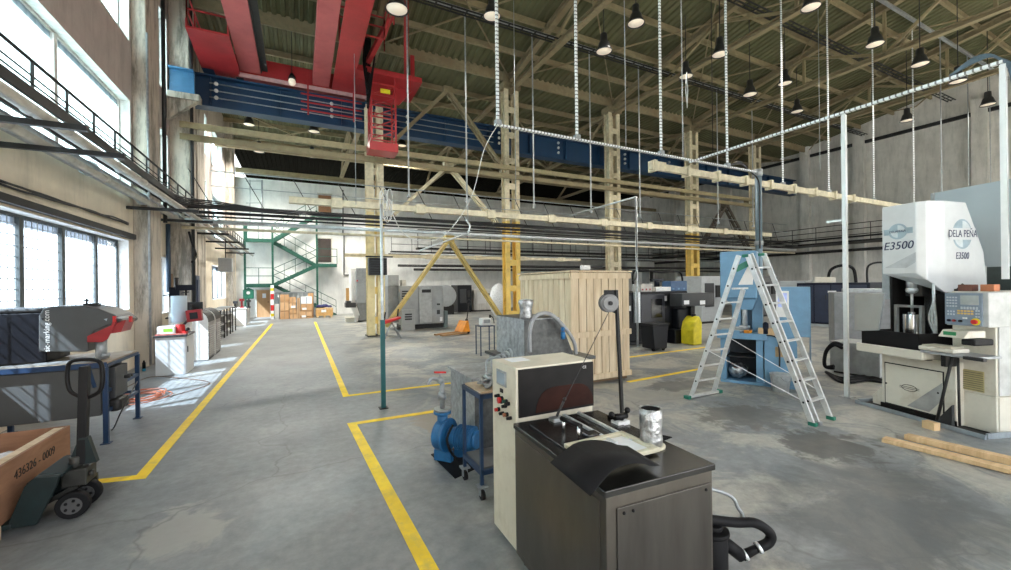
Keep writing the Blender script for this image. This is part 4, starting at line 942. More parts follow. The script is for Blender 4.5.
# reel post with cord
pb = V((2.41, 2.6, 0)); f2 = pb; ptop = PP(616, 290, f2, FW)
t = thing('reel_post', 'thin black post behind the tank carrying a round grey cord reel', 'post', pb)
g = MB(); g.bar(pb, ptop, .024, .024); g.build('pole', black, t)
g = MB(); g.box(pb.x - .1, pb.x + .1, pb.y - .1, pb.y + .1, 0, .012); g.build('base_plate', black, t)
g = MB(); g.poly([ptop, ptop + R0 * -.10, ptop + R0 * -.10 + V((0, 0, -.03)), ptop + R0 * -.08 + V((0, 0, -.16)), ptop + V((0, 0, -.2))], .006); g.build('bracket', black, t)
rc = PP(609, 303, f2, FW); nrm = (FW * -1)
g = MB(); g.cyl(rc - nrm * .03, rc + nrm * .03, .075, n=24); g.cyl(rc + nrm * .03, rc + nrm * .045, .06, n=24); g.cyl(rc - nrm * .045, rc - nrm * .03, .08, n=24); g.build('reel', mat('reel_grey', (.16, .16, .16), .4, .5), t, bevel=.003)
g = MB(); g.cyl(rc + nrm * .045, rc + nrm * .06, .018, n=12); g.build('hub', black, t)
hk = V(((PZ(557, 434, 1.0).x + .0), PZ(557, 434, 1.0).y, 1.12))
g = MB(); g.cyl(rc + V((0, 0, -.07)), hk, .003, n=6); lab(g.build('cord', dark_steel, t), 'thin steel cord down to the tank handle')
g = MB(); d = (rc - hk).normalized(); g.cyl(hk, hk + d * .12, .009, n=8); g.sphere(hk + d * .14, .012, n=8); g.build('tensioner', dark_steel, t)
# pump, hoses on the right of the tank
p = PZ(722, 560, .12); p.x = tx1 + .14; p = V((2.34, 1.76, 0))
t = thing('suction_pump', 'black pump with a thick hose and metal clamp, right of the stainless tank', 'pump', p)
g = MB(); g.cyl((p.x, p.y, .12), (p.x, p.y, .40), .09, n=18); g.cyl((p.x, p.y, .40), (p.x, p.y, .43), .10, n=18); g.cyl((p.x, p.y, .43), (p.x, p.y, .46), .06, n=18); g.build('motor', rubber, t, bevel=.006)
g = MB(); g.box(p.x - .12, p.x + .12, p.y - .1, p.y + .1, 0, .12); g.build('base', black, t, bevel=.01)
D0 = 2.62
hp = [PD(704, 527, 2.42), PD(730, 522, D0), PD(755, 523, D0), PD(770, 533, D0), PD(769, 542, D0), PD(760, 547, D0)]
g = MB(); g.tube(smooth_path([V((tx1 - .005, p.y + .1, hp[0].z))] + hp[1:], 8), .030, 12); lab(g.build('hose', rubber, t), 'thick black hose')
g = MB(); g.cyl(PD(761, 546.5, D0), PD(742, 556, D0), .022, .03, n=12); g.cyl(PD(742, 556, D0), (p.x + .05, p.y, .36), .04, n=12); g.build('hose_tail', rubber, t)
for (u, v) in ((760, 547), (746, 554)):
    q = PD(u, v, D0); q2 = PD(u - 3, v + 1.5, D0); g = MB(); g.cyl(q, q2, .036, n=14); g.build('hose_clamp', galv, t)
g = MB(); lp = [V((tx1, ty0 + .5, .72)), PD(722, 492, 2.75), PD(738, 508, 2.75), PD(742, 517, 2.75), PD(728, 518, 2.75), V((tx1, ty0 + .45, .52))]
g.tube(smooth_path(lp, 6), .012, 8); tag(g.build('looped_tube', galv_dull, loc=(tx1, ty0 + .5, .5)), 'grey looped tube sticking out of the right side of the tank', 'tube')

# --- blue framed trolley
a = PZ(483, 499); b = PZ(462, 481)
X0, X1, Y0, Y1 = 1.50, 2.05, a.y, b.y + .02
t = thing('work_trolley', 'small blue framed trolley on casters with a wooden top, left of the beige cabinet', 'trolley', (X0, Y0, 0))
for xx in (X0, X1):
    for yy in (Y0, Y1):
        g = MB(); g.box(xx - .015, xx + .015, yy - .015, yy + .015, .13, .98); g.build('leg', blue_frame, t)
        g = MB(); g.box(xx - .045, xx + .045, yy - .045, yy + .045, .12, .135); g.box(xx - .025, xx - .018, yy - .02, yy + .02, .04, .12); g.box(xx + .018, xx + .025, yy - .02, yy + .02, .04, .12); o = g.build('caster', galv_dull, t)
        g = MB(); g.cyl((xx - .016, yy - .01, .045), (xx + .016, yy - .01, .045), .045, n=16); g.build('wheel', rubber, o)
g = MB()
for z in (.95, .24):
    g.box(X0, X1, Y0 - .015, Y0 + .015, z - .015, z + .03); g.box(X0, X1, Y1 - .015, Y1 + .015, z - .015, z + .03); g.box(X0 - .015, X0 + .015, Y0, Y1, z - .015, z + .03); g.box(X1 - .015, X1 + .015, Y0, Y1, z - .015, z + .03)
g.build('frame_rails', blue_frame, t)
g = MB(); g.box(X0 + .01, X1 - .01, Y0 + .01, Y1 - .01, .98, .998); g.build('top', mat('trolley_board', (.50, .38, .25), .6), t)
g = MB(); g.box(X0 + .015, X1 - .015, Y0 + .015, Y1 - .015, .27, .285); g.build('lower_shelf', mat('dark_tray', (.10, .10, .10), .5), t)
g = MB()
for k in range(7):
    pts = [(X0 + random.uniform(.04, .42), Y0 + random.uniform(.06, Y1 - Y0 - .06), 1.01 + random.uniform(0, .07)) for _ in range(5)]; g.tube(smooth_path(pts, 5), .013, 6)
g.box(X0 + .2, X0 + .3, Y0 + .1, Y0 + .2, .999, 1.04); g.cyl((X0 + .35, Y0 + .1, 1.02), (X0 + .35, Y0 + .3, 1.02), .02, n=10)
tag(g.build('pipe_fittings', galv_dull, loc=(X0 + .25, Y0 + .2, 1.0)), 'heap of tangled steel fittings and tubes on the blue trolley', 'fittings', kind='stuff')

# --- blue pump on rubber mat
pm = PZ(455, 466)
g = MB(); c4 = [PZ(431, 455), PZ(455, 479), PZ(478, 468), PZ(462, 447)]
g._q([(q.x, q.y, .001) for q in c4] + [(q.x, q.y, .012) for q in c4], MB.BF); tag(g.build('rubber_mat', rubber, loc=(pm.x, pm.y, 0)), 'black rubber mat under the blue pump', 'mat')
o_ = PZ(443, 458); px_, py_ = o_.x - .04, o_.y - .06
t = thing('water_pump', 'blue flanged centrifugal pump with a red tap handle on top', 'pump', (px_, py_, .012))
vc = V((px_ + .02, py_, .30))
g = MB(); d = V((.62, -.78, 0)).normalized()
g.cyl(vc - d * .05, vc + d * .06, .17, n=24); g.cyl(vc - d * .08, vc - d * .05, .12, n=20); g.cyl(vc + d * .06, vc + d * .09, .19, n=24); g.build('volute', blue_pump, t, bevel=.012)
g = MB(); g.cyl(vc + d * .09, vc + d * .2, .09, .11, n=18); g.cyl(vc + d * .2, vc + d * .42, .125, n=20); g.cyl(vc + d * .42, vc + d * .46, .10, n=20); g.build('motor', blue_pump, t, bevel=.01)
g = MB()
for i in range(7): g.cyl(vc + d * (.22 + .03 * i), vc + d * (.228 + .03 * i), .14, n=20)
g.build('cooling_fins', blue_pump, t)
g = MB(); g.cyl(vc + V((0, 0, .1)), vc + V((0, 0, .24)), .06, n=16); g.cyl(vc + V((0, 0, .24)), vc + V((0, 0, .27)), .10, n=18); g.build('outlet_flange', blue_pump, t)
g = MB(); g.cyl(vc + V((0, 0, .27)), vc + V((0, 0, .30)), .095, n=18); g.cyl(vc + V((0, 0, .30)), vc + V((0, 0, .62)), .028, n=12); g.cyl(vc + V((0, 0, .40)), vc + V((0, 0, .48)), .045, n=6); g.build('riser_pipe', galv_dull, t)
g = MB(); e = vc + V((-.02, 0, .62)); g.sphere(e, .045, n=10); g.tube(smooth_path([e, e + V((-.1, 0, .03)), e + V((-.15, 0, -.03))]), .022, 8); g.cyl(e, e + V((0, 0, .08)), .015, n=8); g.build('tap', galv_dull, t)
g = MB(); g.bar(e + V((-.07, -.01, .10)), e + V((.07, .02, .08)), .03, .02); g.build('tap_handle', red_plastic, t)
for dx in (-.1, .12):
    g = MB(); g.cbox((px_ + .02 + dx + .1, py_ - .02 - dx * .3 - .04, .07), (.06, .22, .12), rz=.7); g.build('foot', blue_pump, t)
g = MB(); g.tube(smooth_path([vc + d * .1 + V((0, -.1, .15)), vc + V((-.02, -.22, 0)), vc + V((.08, -.25, -.2)), vc + d * .4 + V((0, -.16, -.1))], 6), .014, 8); g.build('cable', rubber, t)

# --- zinc tank behind the trolley
nc = PZ(474, 378, .96); fc = PZ(450, 366, .96)
X0 = (nc.x + fc.x) / 2; t = thing('zinc_tank', 'tall grey zinc sheet tank with a rimmed lid behind the blue pump', 'tank', (X0, nc.y, 0))
g = MB(); g.box(X0, X0 + .75, nc.y, fc.y, 0.02, .93); g.build('body', zinc, t, bevel=.006)
g = MB(); g.box(X0 - .03, X0 + .78, nc.y - .03, fc.y + .03, .93, .96); g.build('rim', zinc, t, bevel=.004)
g = MB(); g.box(X0 + .01, X0 + .74, nc.y - .006, nc.y, .05, .9); lab(g.build('end_panel', zinc_dark, t), 'end face painted darker for its shade')
g = MB()
for k in range(4): g.tube(smooth_path([(X0 + .25 + .08 * k, nc.y + .2, .965), (X0 + .3 + .07 * k, nc.y + .3, 1.08), (X0 + .42 + .05 * k, nc.y + .2, 1.12 + .03 * k), (X0 + .55, nc.y + .1, 1.0)]), .012, 6)
tag(g.build('wire_tangle', galv_dull, loc=(X0 + .3, nc.y + .2, .96)), 'tangle of thin pipes on the zinc tank lid', 'wire')

# --- zinc hopper on a second tank
hx, hy0, hy1 = 2.6, 4.66, 5.5
t = thing('lower_tank', 'grey tank with dirty rim carrying the zinc hopper behind the beige cabinet', 'tank', (hx - .15, hy0 - .25, 0))
g = MB(); g.box(hx - .08, hx + .95, hy0 - .15, hy1 + .1, .02, .98); g.build('body', zinc, t, bevel=.006)
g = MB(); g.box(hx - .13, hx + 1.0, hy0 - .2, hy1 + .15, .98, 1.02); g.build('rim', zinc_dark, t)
t = thing('zinc_hopper', 'open zinc box hopper with sloping side, standing behind the beige cabinet', 'hopper', (hx, hy0, 1.02))
g = MB(); g.prism([(hx, 1.02), (hx + .78, 1.02), (hx + .55, 1.55), (hx, 1.55)], 'y', hy0, hy1); g.build('box', zinc, t)
g = MB(); g.prism([(hx + .0, 1.03), (hx + .77, 1.03), (hx + .545, 1.54), (hx + .0, 1.54)], 'y', hy0 - .006, hy0); lab(g.build('shaded_end', zinc_dark, t), 'end face painted dark for its shade')
g = MB(); g.box(hx + .0, hx + .55, hy0 + .01, hy1 - .01, 1.55, 1.556); g.build('top_rim', zinc_dark, t)
p = PZ(526, 319, 1.556)
t = thing('foil_canister', 'foil covered canister on top of the zinc hopper', 'canister', p)
g = MB(); g.lathe(p, [(.08, 0), (.085, .02), (.075, .12), (.09, .18), (.10, .22), (.09, .25), (.0, .26)], 18); g.build('canister', foil, t, jitter=.003)
g = MB(); yv = hy0 - .12
g.tube(smooth_path([PY(530, 352, yv), PY(530, 330, yv), PY(536, 316, yv), PY(550, 314, yv), PY(565, 328, yv), PY(574, 342, yv), PY(576, 354, yv)], 7), .026, 10)
o = tag(g.build('grey_hose', mat('hose_grey', (.30, .31, .32), .45), loc=PY(530, 352, yv)), 'grey hose arching over the zinc hopper', 'hose')
g = MB(); q = PY(563, 339, yv - .05); g.cyl(q, q + V((0, 0, .1)), .03, n=12); g.sphere(q + V((0, 0, .13)), .03, n=10); tag(g.build('regulator', blue_pump, loc=q), 'small blue fitting hanging beside the zinc hopper', 'fitting')

# --- small blue stand with white canister
a = PZ(478, 357); X0 = PZ(481, 356).x; Yc = PZ(481, 356).y
t = thing('metal_stand', 'thin dark blue metal stand holding a white box, left of the zinc hopper', 'stand', (X0, Yc, 0))
for dx in (0, .42):
    for dy in (0, .35):
        g = MB(); g.box(X0 + dx - .012, X0 + dx + .012, Yc + dy - .012, Yc + dy + .012, 0, .82); g.build('leg', blue_frame, t)
g = MB(); g.box(X0 - .02, X0 + .44, Yc - .02, Yc + .37, .82, .84); g.build('top', blue_frame, t)
t = thing('plastic_container', 'white plastic box on the thin blue stand', 'container', (X0 + .2, Yc + .15, .84))
g = MB(); g.box(X0 + .06, X0 + .36, Yc + .03, Yc + .3, .84, 1.06); g.build('box', white_paint, t, bevel=.03)
g = MB(); g.box(X0 + .11, X0 + .31, Yc + .024, Yc + .03, .92, 1.02); g.build('vent_panel', galv_dull, t)
g = MB(); g.cyl((X0 + .34, Yc + .1, 1.05), (X0 + .34, Yc + .1, 1.15), .03, n=10); g.tube(smooth_path([(X0 + .34, Yc + .1, 1.12), (X0 + .40, Yc + .02, 1.06), (X0 + .42, Yc, .9)]), .015, 6); g.build('fitting', dark_steel, t)

# --- pine crate
a = PZ(574, 388); b = PZ(628, 378); X0, Y0 = a.x, (a.y + b.y) / 2; X1 = b.x; Y1 = PX(520, 276, X0).y
Zt = 2.26
t = thing('pine_crate', 'large closed pine board crate standing in the middle of the hall', 'crate', (X0, Y0, 0))
g = MB(); g.box(X0 + .02, X1 - .02, Y0 + .02, Y1 - .02, .09, Zt - .02); g.build('box', mat('old_wood', (.20, .13, .07), .8), t)
n = 8
for i in range(n):
    xa = X0 + (X1 - X0) * i / n; g = MB(); g.box(xa + .009, xa + (X1 - X0) / n - .009, Y0, Y0 + .02, .09, Zt - .03); g.build('board', pine, t)
n = 10
for i in range(n):
    ya = Y0 + (Y1 - Y0) * i / n; g = MB(); g.box(X0, X0 + .02, ya + .009, ya + (Y1 - Y0) / n - .009, .09, Zt - .03); g.build('board', pine, t)
for z in (.14, 1.0, Zt - .1):
    g = MB(); g.box(X0 - .02, X1 + .02, Y0 - .035, Y0 - .001, z - .055, z + .055); g.build('batten', pine, t)
for z in (.14, Zt - .1):
    g = MB(); g.box(X0 - .035, X0 - .001, Y0, Y1, z - .05, z + .05); g.build('batten', pine, t)
g = MB(); g.box(X0 - .045, X1 + .045, Y0 - .045, Y1 + .045, Zt - .02, Zt + .01); g.build('lid', pine, t)
for i in range(3):
    ya = Y0 + .1 + (Y1 - Y0 - .3) * i / 2; g = MB(); g.box(X0, X1, ya, ya + .1, 0, .09); g.build('skid', mat('old_wood', (.20, .13, .07), .8), t)
# ================================================================ LEFT SIDE
# --- crate on the pallet truck
a = PZ(4, 537); cxr = a.x
t = thing('plywood_crate', 'open plywood crate numbered 436326 on the pallet truck, lower left corner', 'crate', (cxr, 4.6, .1))
pf = PX(70, 429, cxr); pn = PX(0, 462, cxr); Yb = pf.y; Ya = 3.6; zt_ = (pf.z + pn.z) / 2
xl = cxr - 1.15
g = MB(); z0 = .13
g.box(cxr - .025, cxr, Ya, Yb, z0, zt_); g.build('side_board', ply, t)
g = MB(); g.box(xl, xl + .025, Ya, Yb, z0, zt_); g.build('side_board', ply, t)
g = MB(); g.box(xl + .025, cxr - .025, Yb - .025, Yb, z0, zt_); g.build('end_board', ply, t)
g = MB(); g.box(xl + .025, cxr - .025, Ya, Ya + .025, z0, zt_); g.build('end_board', ply, t)
g = MB(); g.box(xl, cxr, Ya, Yb, z0 - .02, z0); g.build('floor_board', ply, t)
g = MB(); g.box(cxr - .11, cxr - .025, Ya + .03, Yb - .03, zt_ - .03, zt_ - .005); lab(g.build('rim_batten', pine, t), 'pale inner batten')
for yy in (4.72, 5.5):
    g = MB(); g.box(xl + .1, cxr - .0, yy - .06, yy + .06, 0, .11); g.build('skid_block', pine, t)
text('stencil', '436326 - 0009', .11, black, t, face_mat((.0015, PX(36, 462, cxr).y - 4.6, PX(36, 462, cxr).z - .1), (0, 1, 0), (0, 0, 1)), .001, sx=1.0)
g = MB()
for k in range(26):
    g.sphere((random.uniform(xl + .15, cxr - .2), random.uniform(Yb - 1.2, Yb - .15), random.uniform(z0 + .14, zt_ - .08)), random.uniform(.07, .12), (1.3, 1, .6), n=8)
tag(g.build('plastic_wrap', mat('wrap_film', (.72, .74, .76), .15, .1, bump=1.0, scale=14, var=.2), loc=(xl + .5, Yb - .6, z0), jitter=.012), 'crumpled clear plastic film filling the plywood crate', 'plastic film', kind='stuff')

# --- pallet truck (local: forks point to -x)
wp = PZ(74, 512)
tx, ty = cxr + .17, wp.y + .02
t = thing('pallet_truck', 'dark teal hand pallet truck under the plywood crate, handle upright', 'pallet truck', (tx, ty, 0))
g = MB()
for dy in (-.2, .2): g.box(tx - 1.2, tx - .12, ty + dy - .08, ty + dy + .08, .055, .10)
lab(g.build('forks', teal_dark, t, bevel=.01), 'two low forks running under the crate')
g = MB(); g.prism([(tx - .16, .06), (tx + .02, .05), (tx + .14, .34), (tx + .16, .43), (tx + .02, .45), (tx - .05, .38)], 'y', ty - .27, ty - .23); g.prism([(tx - .16, .06), (tx + .02, .05), (tx + .14, .34), (tx + .16, .43), (tx + .02, .45), (tx - .05, .38)], 'y', ty + .20, ty + .24)
g.prism([(tx - .16, .06), (tx - .12, .06), (tx + .0, .38), (tx - .05, .40)], 'y', ty - .23, ty + .20); g.prism([(tx - .05, .39), (tx + .02, .455), (tx + .17, .435), (tx + .16, .40), (tx + .0, .40)], 'y', ty - .23, ty + .2)
g.build('head_frame', teal_dark, t, bevel=.008)
g = MB(); g.box(tx + .1, tx + .27, ty - .09, ty + .12, .25, .40); g.cyl((tx + .17, ty, .40), (tx + .17, ty, .50), .05, n=14); g.cyl((tx + .27, ty - .02, .33), (tx + .30, ty - .02, .33), .03, n=10); lab(g.build('pump_housing', mat('greasy_casting', (.045, .045, .04), .45, .4, var=.4), t, bevel=.01), 'greasy cast hydraulic pump')
for dy in (-.14, .1):
    g = MB(); g.cyl((tx + .2, ty + dy - .03, .115), (tx + .2, ty + dy + .03, .115), .115, n=24); o = g.build('wheel', rubber, t, bevel=.008)
    g = MB(); g.cyl((tx + .2, ty + dy - .036, .115), (tx + .2, ty + dy + .036, .115), .07, n=18); g.build('hub', mat('hub_grey', (.10, .10, .10), .5, .4), o)
    g = MB()
    for q in range(5): an = q * 2 * PI / 5; g.sphere((tx + .2 + .045 * math.cos(an), ty + dy - .036, .115 + .045 * math.sin(an)), .013, n=6)
    g.build('hub_bolts', rubber, o)
g = MB(); g.box(tx + .10, tx + .26, ty + .15, ty + .18, .1, .26); g.bar((tx - .05, ty - .05, .12), (tx + .2, ty - .05, .25), .05, .04); g.build('axle_yoke', MATS['greasy_casting'], t)
hb = V((tx + .21, ty, .42)); ht = V((tx + .23, ty + .02, 1.30))
g = MB(); g.bar(hb, ht, .065, .07); g.build('handle_shaft', black, t, bevel=.006)
g = MB(); g.prism([(tx + .12, .42), (tx + .32, .42), (tx + .26, .66), (tx + .2, .66)], 'y', ty - .03, ty + .03); g.build('shaft_foot', teal_dark, t)
g = MB(); L = FW.cross(UP).normalized(); 
lp = [ht + V((0, 0, -.22)), ht + L * -.11 + V((0, 0, -.16)), ht + L * -.125 + V((0, 0, -.02)), ht + L * -.08 + V((0, 0, .05)), ht + L * .08 + V((0, 0, .05)), ht + L * .125 + V((0, 0, -.02)), ht + L * .11 + V((0, 0, -.16)), ht + V((0, 0, -.22))]
L2 = V((.45, .9, 0)).normalized() * 1.0; L2 = R0.copy(); lp = [ht + V((0, 0, -.30)), ht + L2 * -.14 + V((0, 0, -.22)), ht + L2 * -.16 + V((0, 0, -.04)), ht + L2 * -.11 + V((0, 0, .05)), ht + L2 * .11 + V((0, 0, .05)), ht + L2 * .16 + V((0, 0, -.04)), ht + L2 * .14 + V((0, 0, -.22)), ht + V((0, 0, -.30))]
g.tube(smooth_path(lp, 6), .017, 10); g.build('handle_loop', black, t)
g = MB(); g.bar(ht + V((.0, .05, 0)), ht + V((.03, .1, -.22)), .012, .03); lab(g.build('release_lever', blue_frame, t), 'blue release lever')

# --- work table
TX1 = PZ(138, 418).x; TY1 = PZ(138, 418).y; TY0 = PZ(95, 445).y; TX0 = XW + .1; TZ = 1.03
t = thing('work_table', 'long blue framed work table under the left windows carrying the marking machine', 'table', (TX1, TY0, 0))
for xx in (TX1, TX0 + .05):
    for yy in (TY0, TY1):
        g = MB(); g.box(xx - .025, xx + .025, yy - .025, yy + .025, 0.01, TZ - .04); g.build('leg', blue_frame, t)
        g = MB(); g.box(xx - .05, xx + .05, yy - .05, yy + .05, 0, .01); g.build('foot', blue_frame, t)
g = MB()
for z in (TZ - .04, .40, .66):
    for yy in ((TY0, TY1) if z > .9 else (TY1,)): g.box(TX0, TX1, yy - .02, yy + .02, z, z + .04)
    g.box(TX1 - .02, TX1 + .02, TY0, TY1, z, z + .04)
g.build('frame_rails', blue_frame, t)
g = MB(); g.box(TX0, TX1, TY0 - .02, TY1, TZ, TZ + .02); g.build('tabletop', mat('table_board', (.34, .27, .19), .6), t)
g = MB(); g.box(TX0, TX1 + .02, TY0 - .04, TY0 - .02, TZ - .03, TZ + .03); lab(g.build('edge_strip', blue_frame, t), 'blue front edge')
# grey drum/cabinet hanging under it
t = thing('under_table_cabinet', 'wide dark grey metal cabinet under the work table', 'cabinet', (TX0, TY0, .36))
g = MB(); g.box(TX0, TX1 - .06, TY0 + .03, TY0 + .75, .36, TZ - .05); lab(g.build('body', mat('cabinet_dark_grey', (.085, .087, .087), .5, var=.05, spec=.3), t, bevel=.01), 'plain dark grey side')
g = MB(); g.box(TX1 - .055, TX1 + .06, TY0 + .12, TY0 + .55, .55, TZ - .07); g.build('connection_box', dgrey, t, bevel=.01)
g = MB(); g.cyl((TX1 + .10, TY0 + .3, .8), (TX1 + .16, TY0 + .3, .8), .025, n=10); g.cyl((TX1 + .10, TY0 + .4, .8), (TX1 + .16, TY0 + .4, .8), .02, n=10); g.build('connector', dark_steel, t)
g = MB(); g.box(TX1 - .055, TX1 + .10, TY0 + .15, TY0 + .5, .36, .53); g.build('lower_box', dark_steel, t, bevel=.05)
# marking machine
MY = TY0 + .25
def mp(u, v, y=MY): return PY(u, v, y)
zb_ = TZ + .03
t = thing('marking_machine', 'dark grey marking machine with a rounded hood and red nose bracket on the work table', 'machine', (-2.9, MY, zb_))
prof = [(38, 352), (38, 316), (42, 309), (50, 306.5), (80, 306), (98, 308.5), (115, 315), (123, 321), (121, 324), (108, 325), (95, 331), (88, 341), (88, 352)]
P2 = [(mp(u, v).x, max(zb_, mp(u, v).z)) for u, v in prof]
g = MB(); g.prism(P2, 'y', MY, MY + .62); lab(g.build('hood', mat('hood_grey', (.075, .078, .078), .42, var=.05, spec=.3), t, bevel=.02), 'rounded grey hood')
bx = mp(40, 315)
g = MB(); g.box(TX0 + .02, bx.x + .02, MY + .08, MY + .72, zb_, mp(20, 313).z); lab(g.build('enclosure', mat('enclosure_black', (.007, .008, .012), .45, spec=.2), t, bevel=.02), 'black enclosure behind the hood')
g = MB(); g.box(TX0 + .02, bx.x, MY + .07, MY + .73, mp(20, 313).z, mp(20, 309).z); g.build('enclosure_lid', dgrey, t, bevel=.02)
rp = [(88, 342), (89, 336), (107, 328), (118, 321), (132, 318), (132, 322), (124, 336), (108, 336), (104, 341)]
g = MB(); g.prism([(mp(u, v).x, mp(u, v).z) for u, v in [(88, 342), (88, 336), (112, 325), (114, 319), (117, 319), (117, 322), (108, 339), (103, 342)]], 'y', MY - .02, MY + .0); lab(g.build('nose_bracket', red_dark, t), 'dark red nose bracket')
g = MB(); a1, a2, a3, a4 = mp(114, 322), mp(126, 320), mp(121, 332), mp(108, 334); 
g._q([(a1.x, MY, a1.z), (a2.x, MY, a2.z), (a2.x, MY + .35, a2.z), (a1.x, MY + .35, a1.z), (a4.x, MY, a4.z), (a3.x, MY, a3.z), (a3.x, MY + .35, a3.z), (a4.x, MY + .35, a4.z)], MB.BF); lab(g.build('nose_scoop', red_dark, t), 'dark red scoop')
for u in (115, 131):
    p = mp(u, 319); g = MB(); g.box(p.x - .015, p.x + .015, MY - .03, MY + .02, p.z - .04, p.z + .04); g.build('nose_post', red_plastic, t)
g = MB(); q1_, q2_ = mp(116, 319), mp(130, 317); g.cyl((q1_.x, MY - .01, q1_.z + .01), (q2_.x, MY - .01, q2_.z + .01), .012, n=8); g.build('nose_bar', galv, t)
p = mp(98, 345); g = MB(); g.cyl((p.x, MY + .1, zb_), (p.x, MY + .1, mp(98, 340).z), .06, n=16); g.cyl((p.x + .02, MY + .05, zb_ + .05), (p.x + .1, MY + .05, zb_ + .05), .03, n=12); g.build('drive_head', galv_dull, t)
g = MB(); p = mp(79, 305.5); g.box(p.x - .03, p.x + .12, MY + .2, MY + .3, p.z - .02, p.z + .02); g.cyl((p.x, MY + .22, p.z), (p.x, MY + .22, p.z + .09), .012, n=8); g.cyl((p.x - .03, MY + .22, p.z + .06), (p.x + .03, MY + .22, p.z + .06), .01, n=8); g.build('clamp_screw', dark_steel, t)
p = mp(47, 331); text('lettering', 'sic-marking.com', .080, white_txt, t, face_mat((p.x + 2.9, -.003, p.z - zb_), (0, 0, 1), (-1, 0, 0)), .001, sx=1.02)
p = mp(106, 319.5); g = MB(); g.cyl((p.x, MY - .003, p.z), (p.x, MY, p.z), .022, n=3); lab(g.build('warning_mark', screen_m, t), 'small pale triangle mark')
g = MB(); g.poly([(p.x - .62, MY - .003, p.z + .05), (p.x - .59, MY - .003, p.z + .04), (p.x - .61, MY - .003, p.z + .02)], .002); g.build('arrow_mark', black, t)
g = MB(); g.bar((TX0 + .3, TY0 + .02, TZ + .035), (TX1 - .4, TY0 + .2, TZ + .04), .05, .03); g.bar((TX0 + .5, TY0 + .1, TZ + .035), (TX1 - .1, TY0 + .16, TZ + .035), .03, .02); tag(g.build('tool_bar', galv_dull, loc=(TX0 + .3, TY0, TZ + .02)), 'loose steel bars lying on the front of the work table', 'steel bars')
# cables by the table
g = MB(); g.tube(smooth_path([(TX1 + .05, TY1 - .2, .6), PZ(122, 410, .4), PZ(112, 430, .02), PZ(108, 418, .02), PZ(100, 408, .3)], 6), .008, 6); tag(g.build('loose_cable', cable, loc=PZ(112, 430)), 'thin black cable drooping from the table end to the floor', 'cable')
cc = PZ(142, 398)
g = MB()
for k in range(9):
    r = random.uniform(.22, .42); c = V((cc.x + random.uniform(-.12, .12), cc.y + random.uniform(-.15, .15), .016 + .006 * k)); ex = random.uniform(.7, 1.2)
    g.tube([c + V((r * math.cos(a), r * ex * math.sin(a), .008 * math.sin(3 * a + k))) for a in [2 * PI * i / 22 for i in range(22)]], .009, 6, closed=True)
tag(g.build('extension_cable', mat('cable_orange_red', (.42, .13, .07), .5), loc=cc), 'coil of reddish cable on the sunlit floor beside the table', 'cable')
g = MB(); g.tube(smooth_path([PZ(150, 400, .01), PZ(175, 395, .01), PZ(210, 383, .01), PZ(180, 378, .01), PZ(150, 377, .01), PZ(125, 388, .01)], 6), .008, 6); tag(g.build('floor_cable', mat('cable_brown', (.16, .10, .07), .5), loc=PZ(170, 390)), 'thin brown cable crossing the sunlit floor before the grey cabinet', 'cable')
p = PZ(144, 371); t = thing('spray_can', 'small dark can with a blue base on the floor by the pale pilaster', 'can', p)
g = MB(); g.lathe(p, [(.035, 0.06), (.035, .2), (.02, .23), (.015, .26), (0, .26)], 14); g.build('can', black, t)
g = MB(); g.lathe(p, [(.037, 0), (.037, .06), (0, .06)], 14); g.build('base', mat('cyan_plastic', (.02, .25, .45), .4), t)

# --- grey low cabinet with things on top
a, b, c = PZ(158, 375), PZ(184, 375.5), PZ(194, 368)
X0, X1, Y0, Y1 = a.x, b.x, (a.y + b.y) / 2, c.y; h = .88
t = thing('low_cabinet', 'white low cabinet with dark top near the left pilaster, crowded with tools', 'cabinet', (X0, Y0, 0))
g = MB(); g.box(X0, X1, Y0, Y1, 0.0, h); g.build('body', mat('cabinet_light_grey', (.56, .57, .57), .45, var=.04), t, bevel=.006)
g = MB(); g.box(X0 - .03, X1 + .03, Y0 - .03, Y1 + .02, h, h + .05); g.build('top', dgrey, t, bevel=.006)
g = MB(); g.box(X1, X1 + .01, Y0 + .04, Y1 - .04, .06, h - .04); o = g.build('door', MATS['cabinet_light_grey'], t)
g = MB(); g.box(X1 + .01, X1 + .025, Y0 + .1, Y0 + .12, .5, .64); g.build('handle', dark_steel, o)
zt2 = h + .05
p = V((X0 + .34, Y0 + .5, zt2)); 
t = thing('storage_cylinder', 'tall pale blue cylinder standing on the white low cabinet', 'cylinder', p)
g = MB(); g.cyl(p + V((0, 0, .26)), p + V((0, 0, .90)), .16, n=28); g.build('cylinder', mat('pale_blue', (.46, .56, .62), .5, var=.05), t)
g = MB(); g.cyl(p, p + V((0, 0, .26)), .13, .10, n=20); g.build('stand', white_paint, t)
t = thing('label_box', 'white box with a bright green label on the white low cabinet', 'box', (X0 + .02, Y0 + .05, zt2))
g = MB(); g.box(X0 + .02, X0 + .36, Y0 + .05, Y0 + .3, zt2, zt2 + .2); g.build('box', white_paint, t, bevel=.02)
g = MB(); g.box(X0 + .14, X0 + .31, Y0 + .047, Y0 + .05, zt2 + .07, zt2 + .15); g.build('label_strip', mat('lime_label', (.25, .62, .05), .5), t)
t = thing('label_box', 'second white box with a lime label behind, lifted against the pale cylinder', 'box', (X0 + .2, Y0 + .62, zt2))
g = MB(); g.box(X0 + .12, X0 + .52, Y0 + .72, Y0 + .9, zt2, zt2 + .42); g.build('box', white_paint, t, bevel=.02)
g = MB(); g.box(X0 + .2, X0 + .36, Y0 + .716, Y0 + .72, zt2 + .26, zt2 + .36); g.build('label_strip', MATS['lime_label'], t)
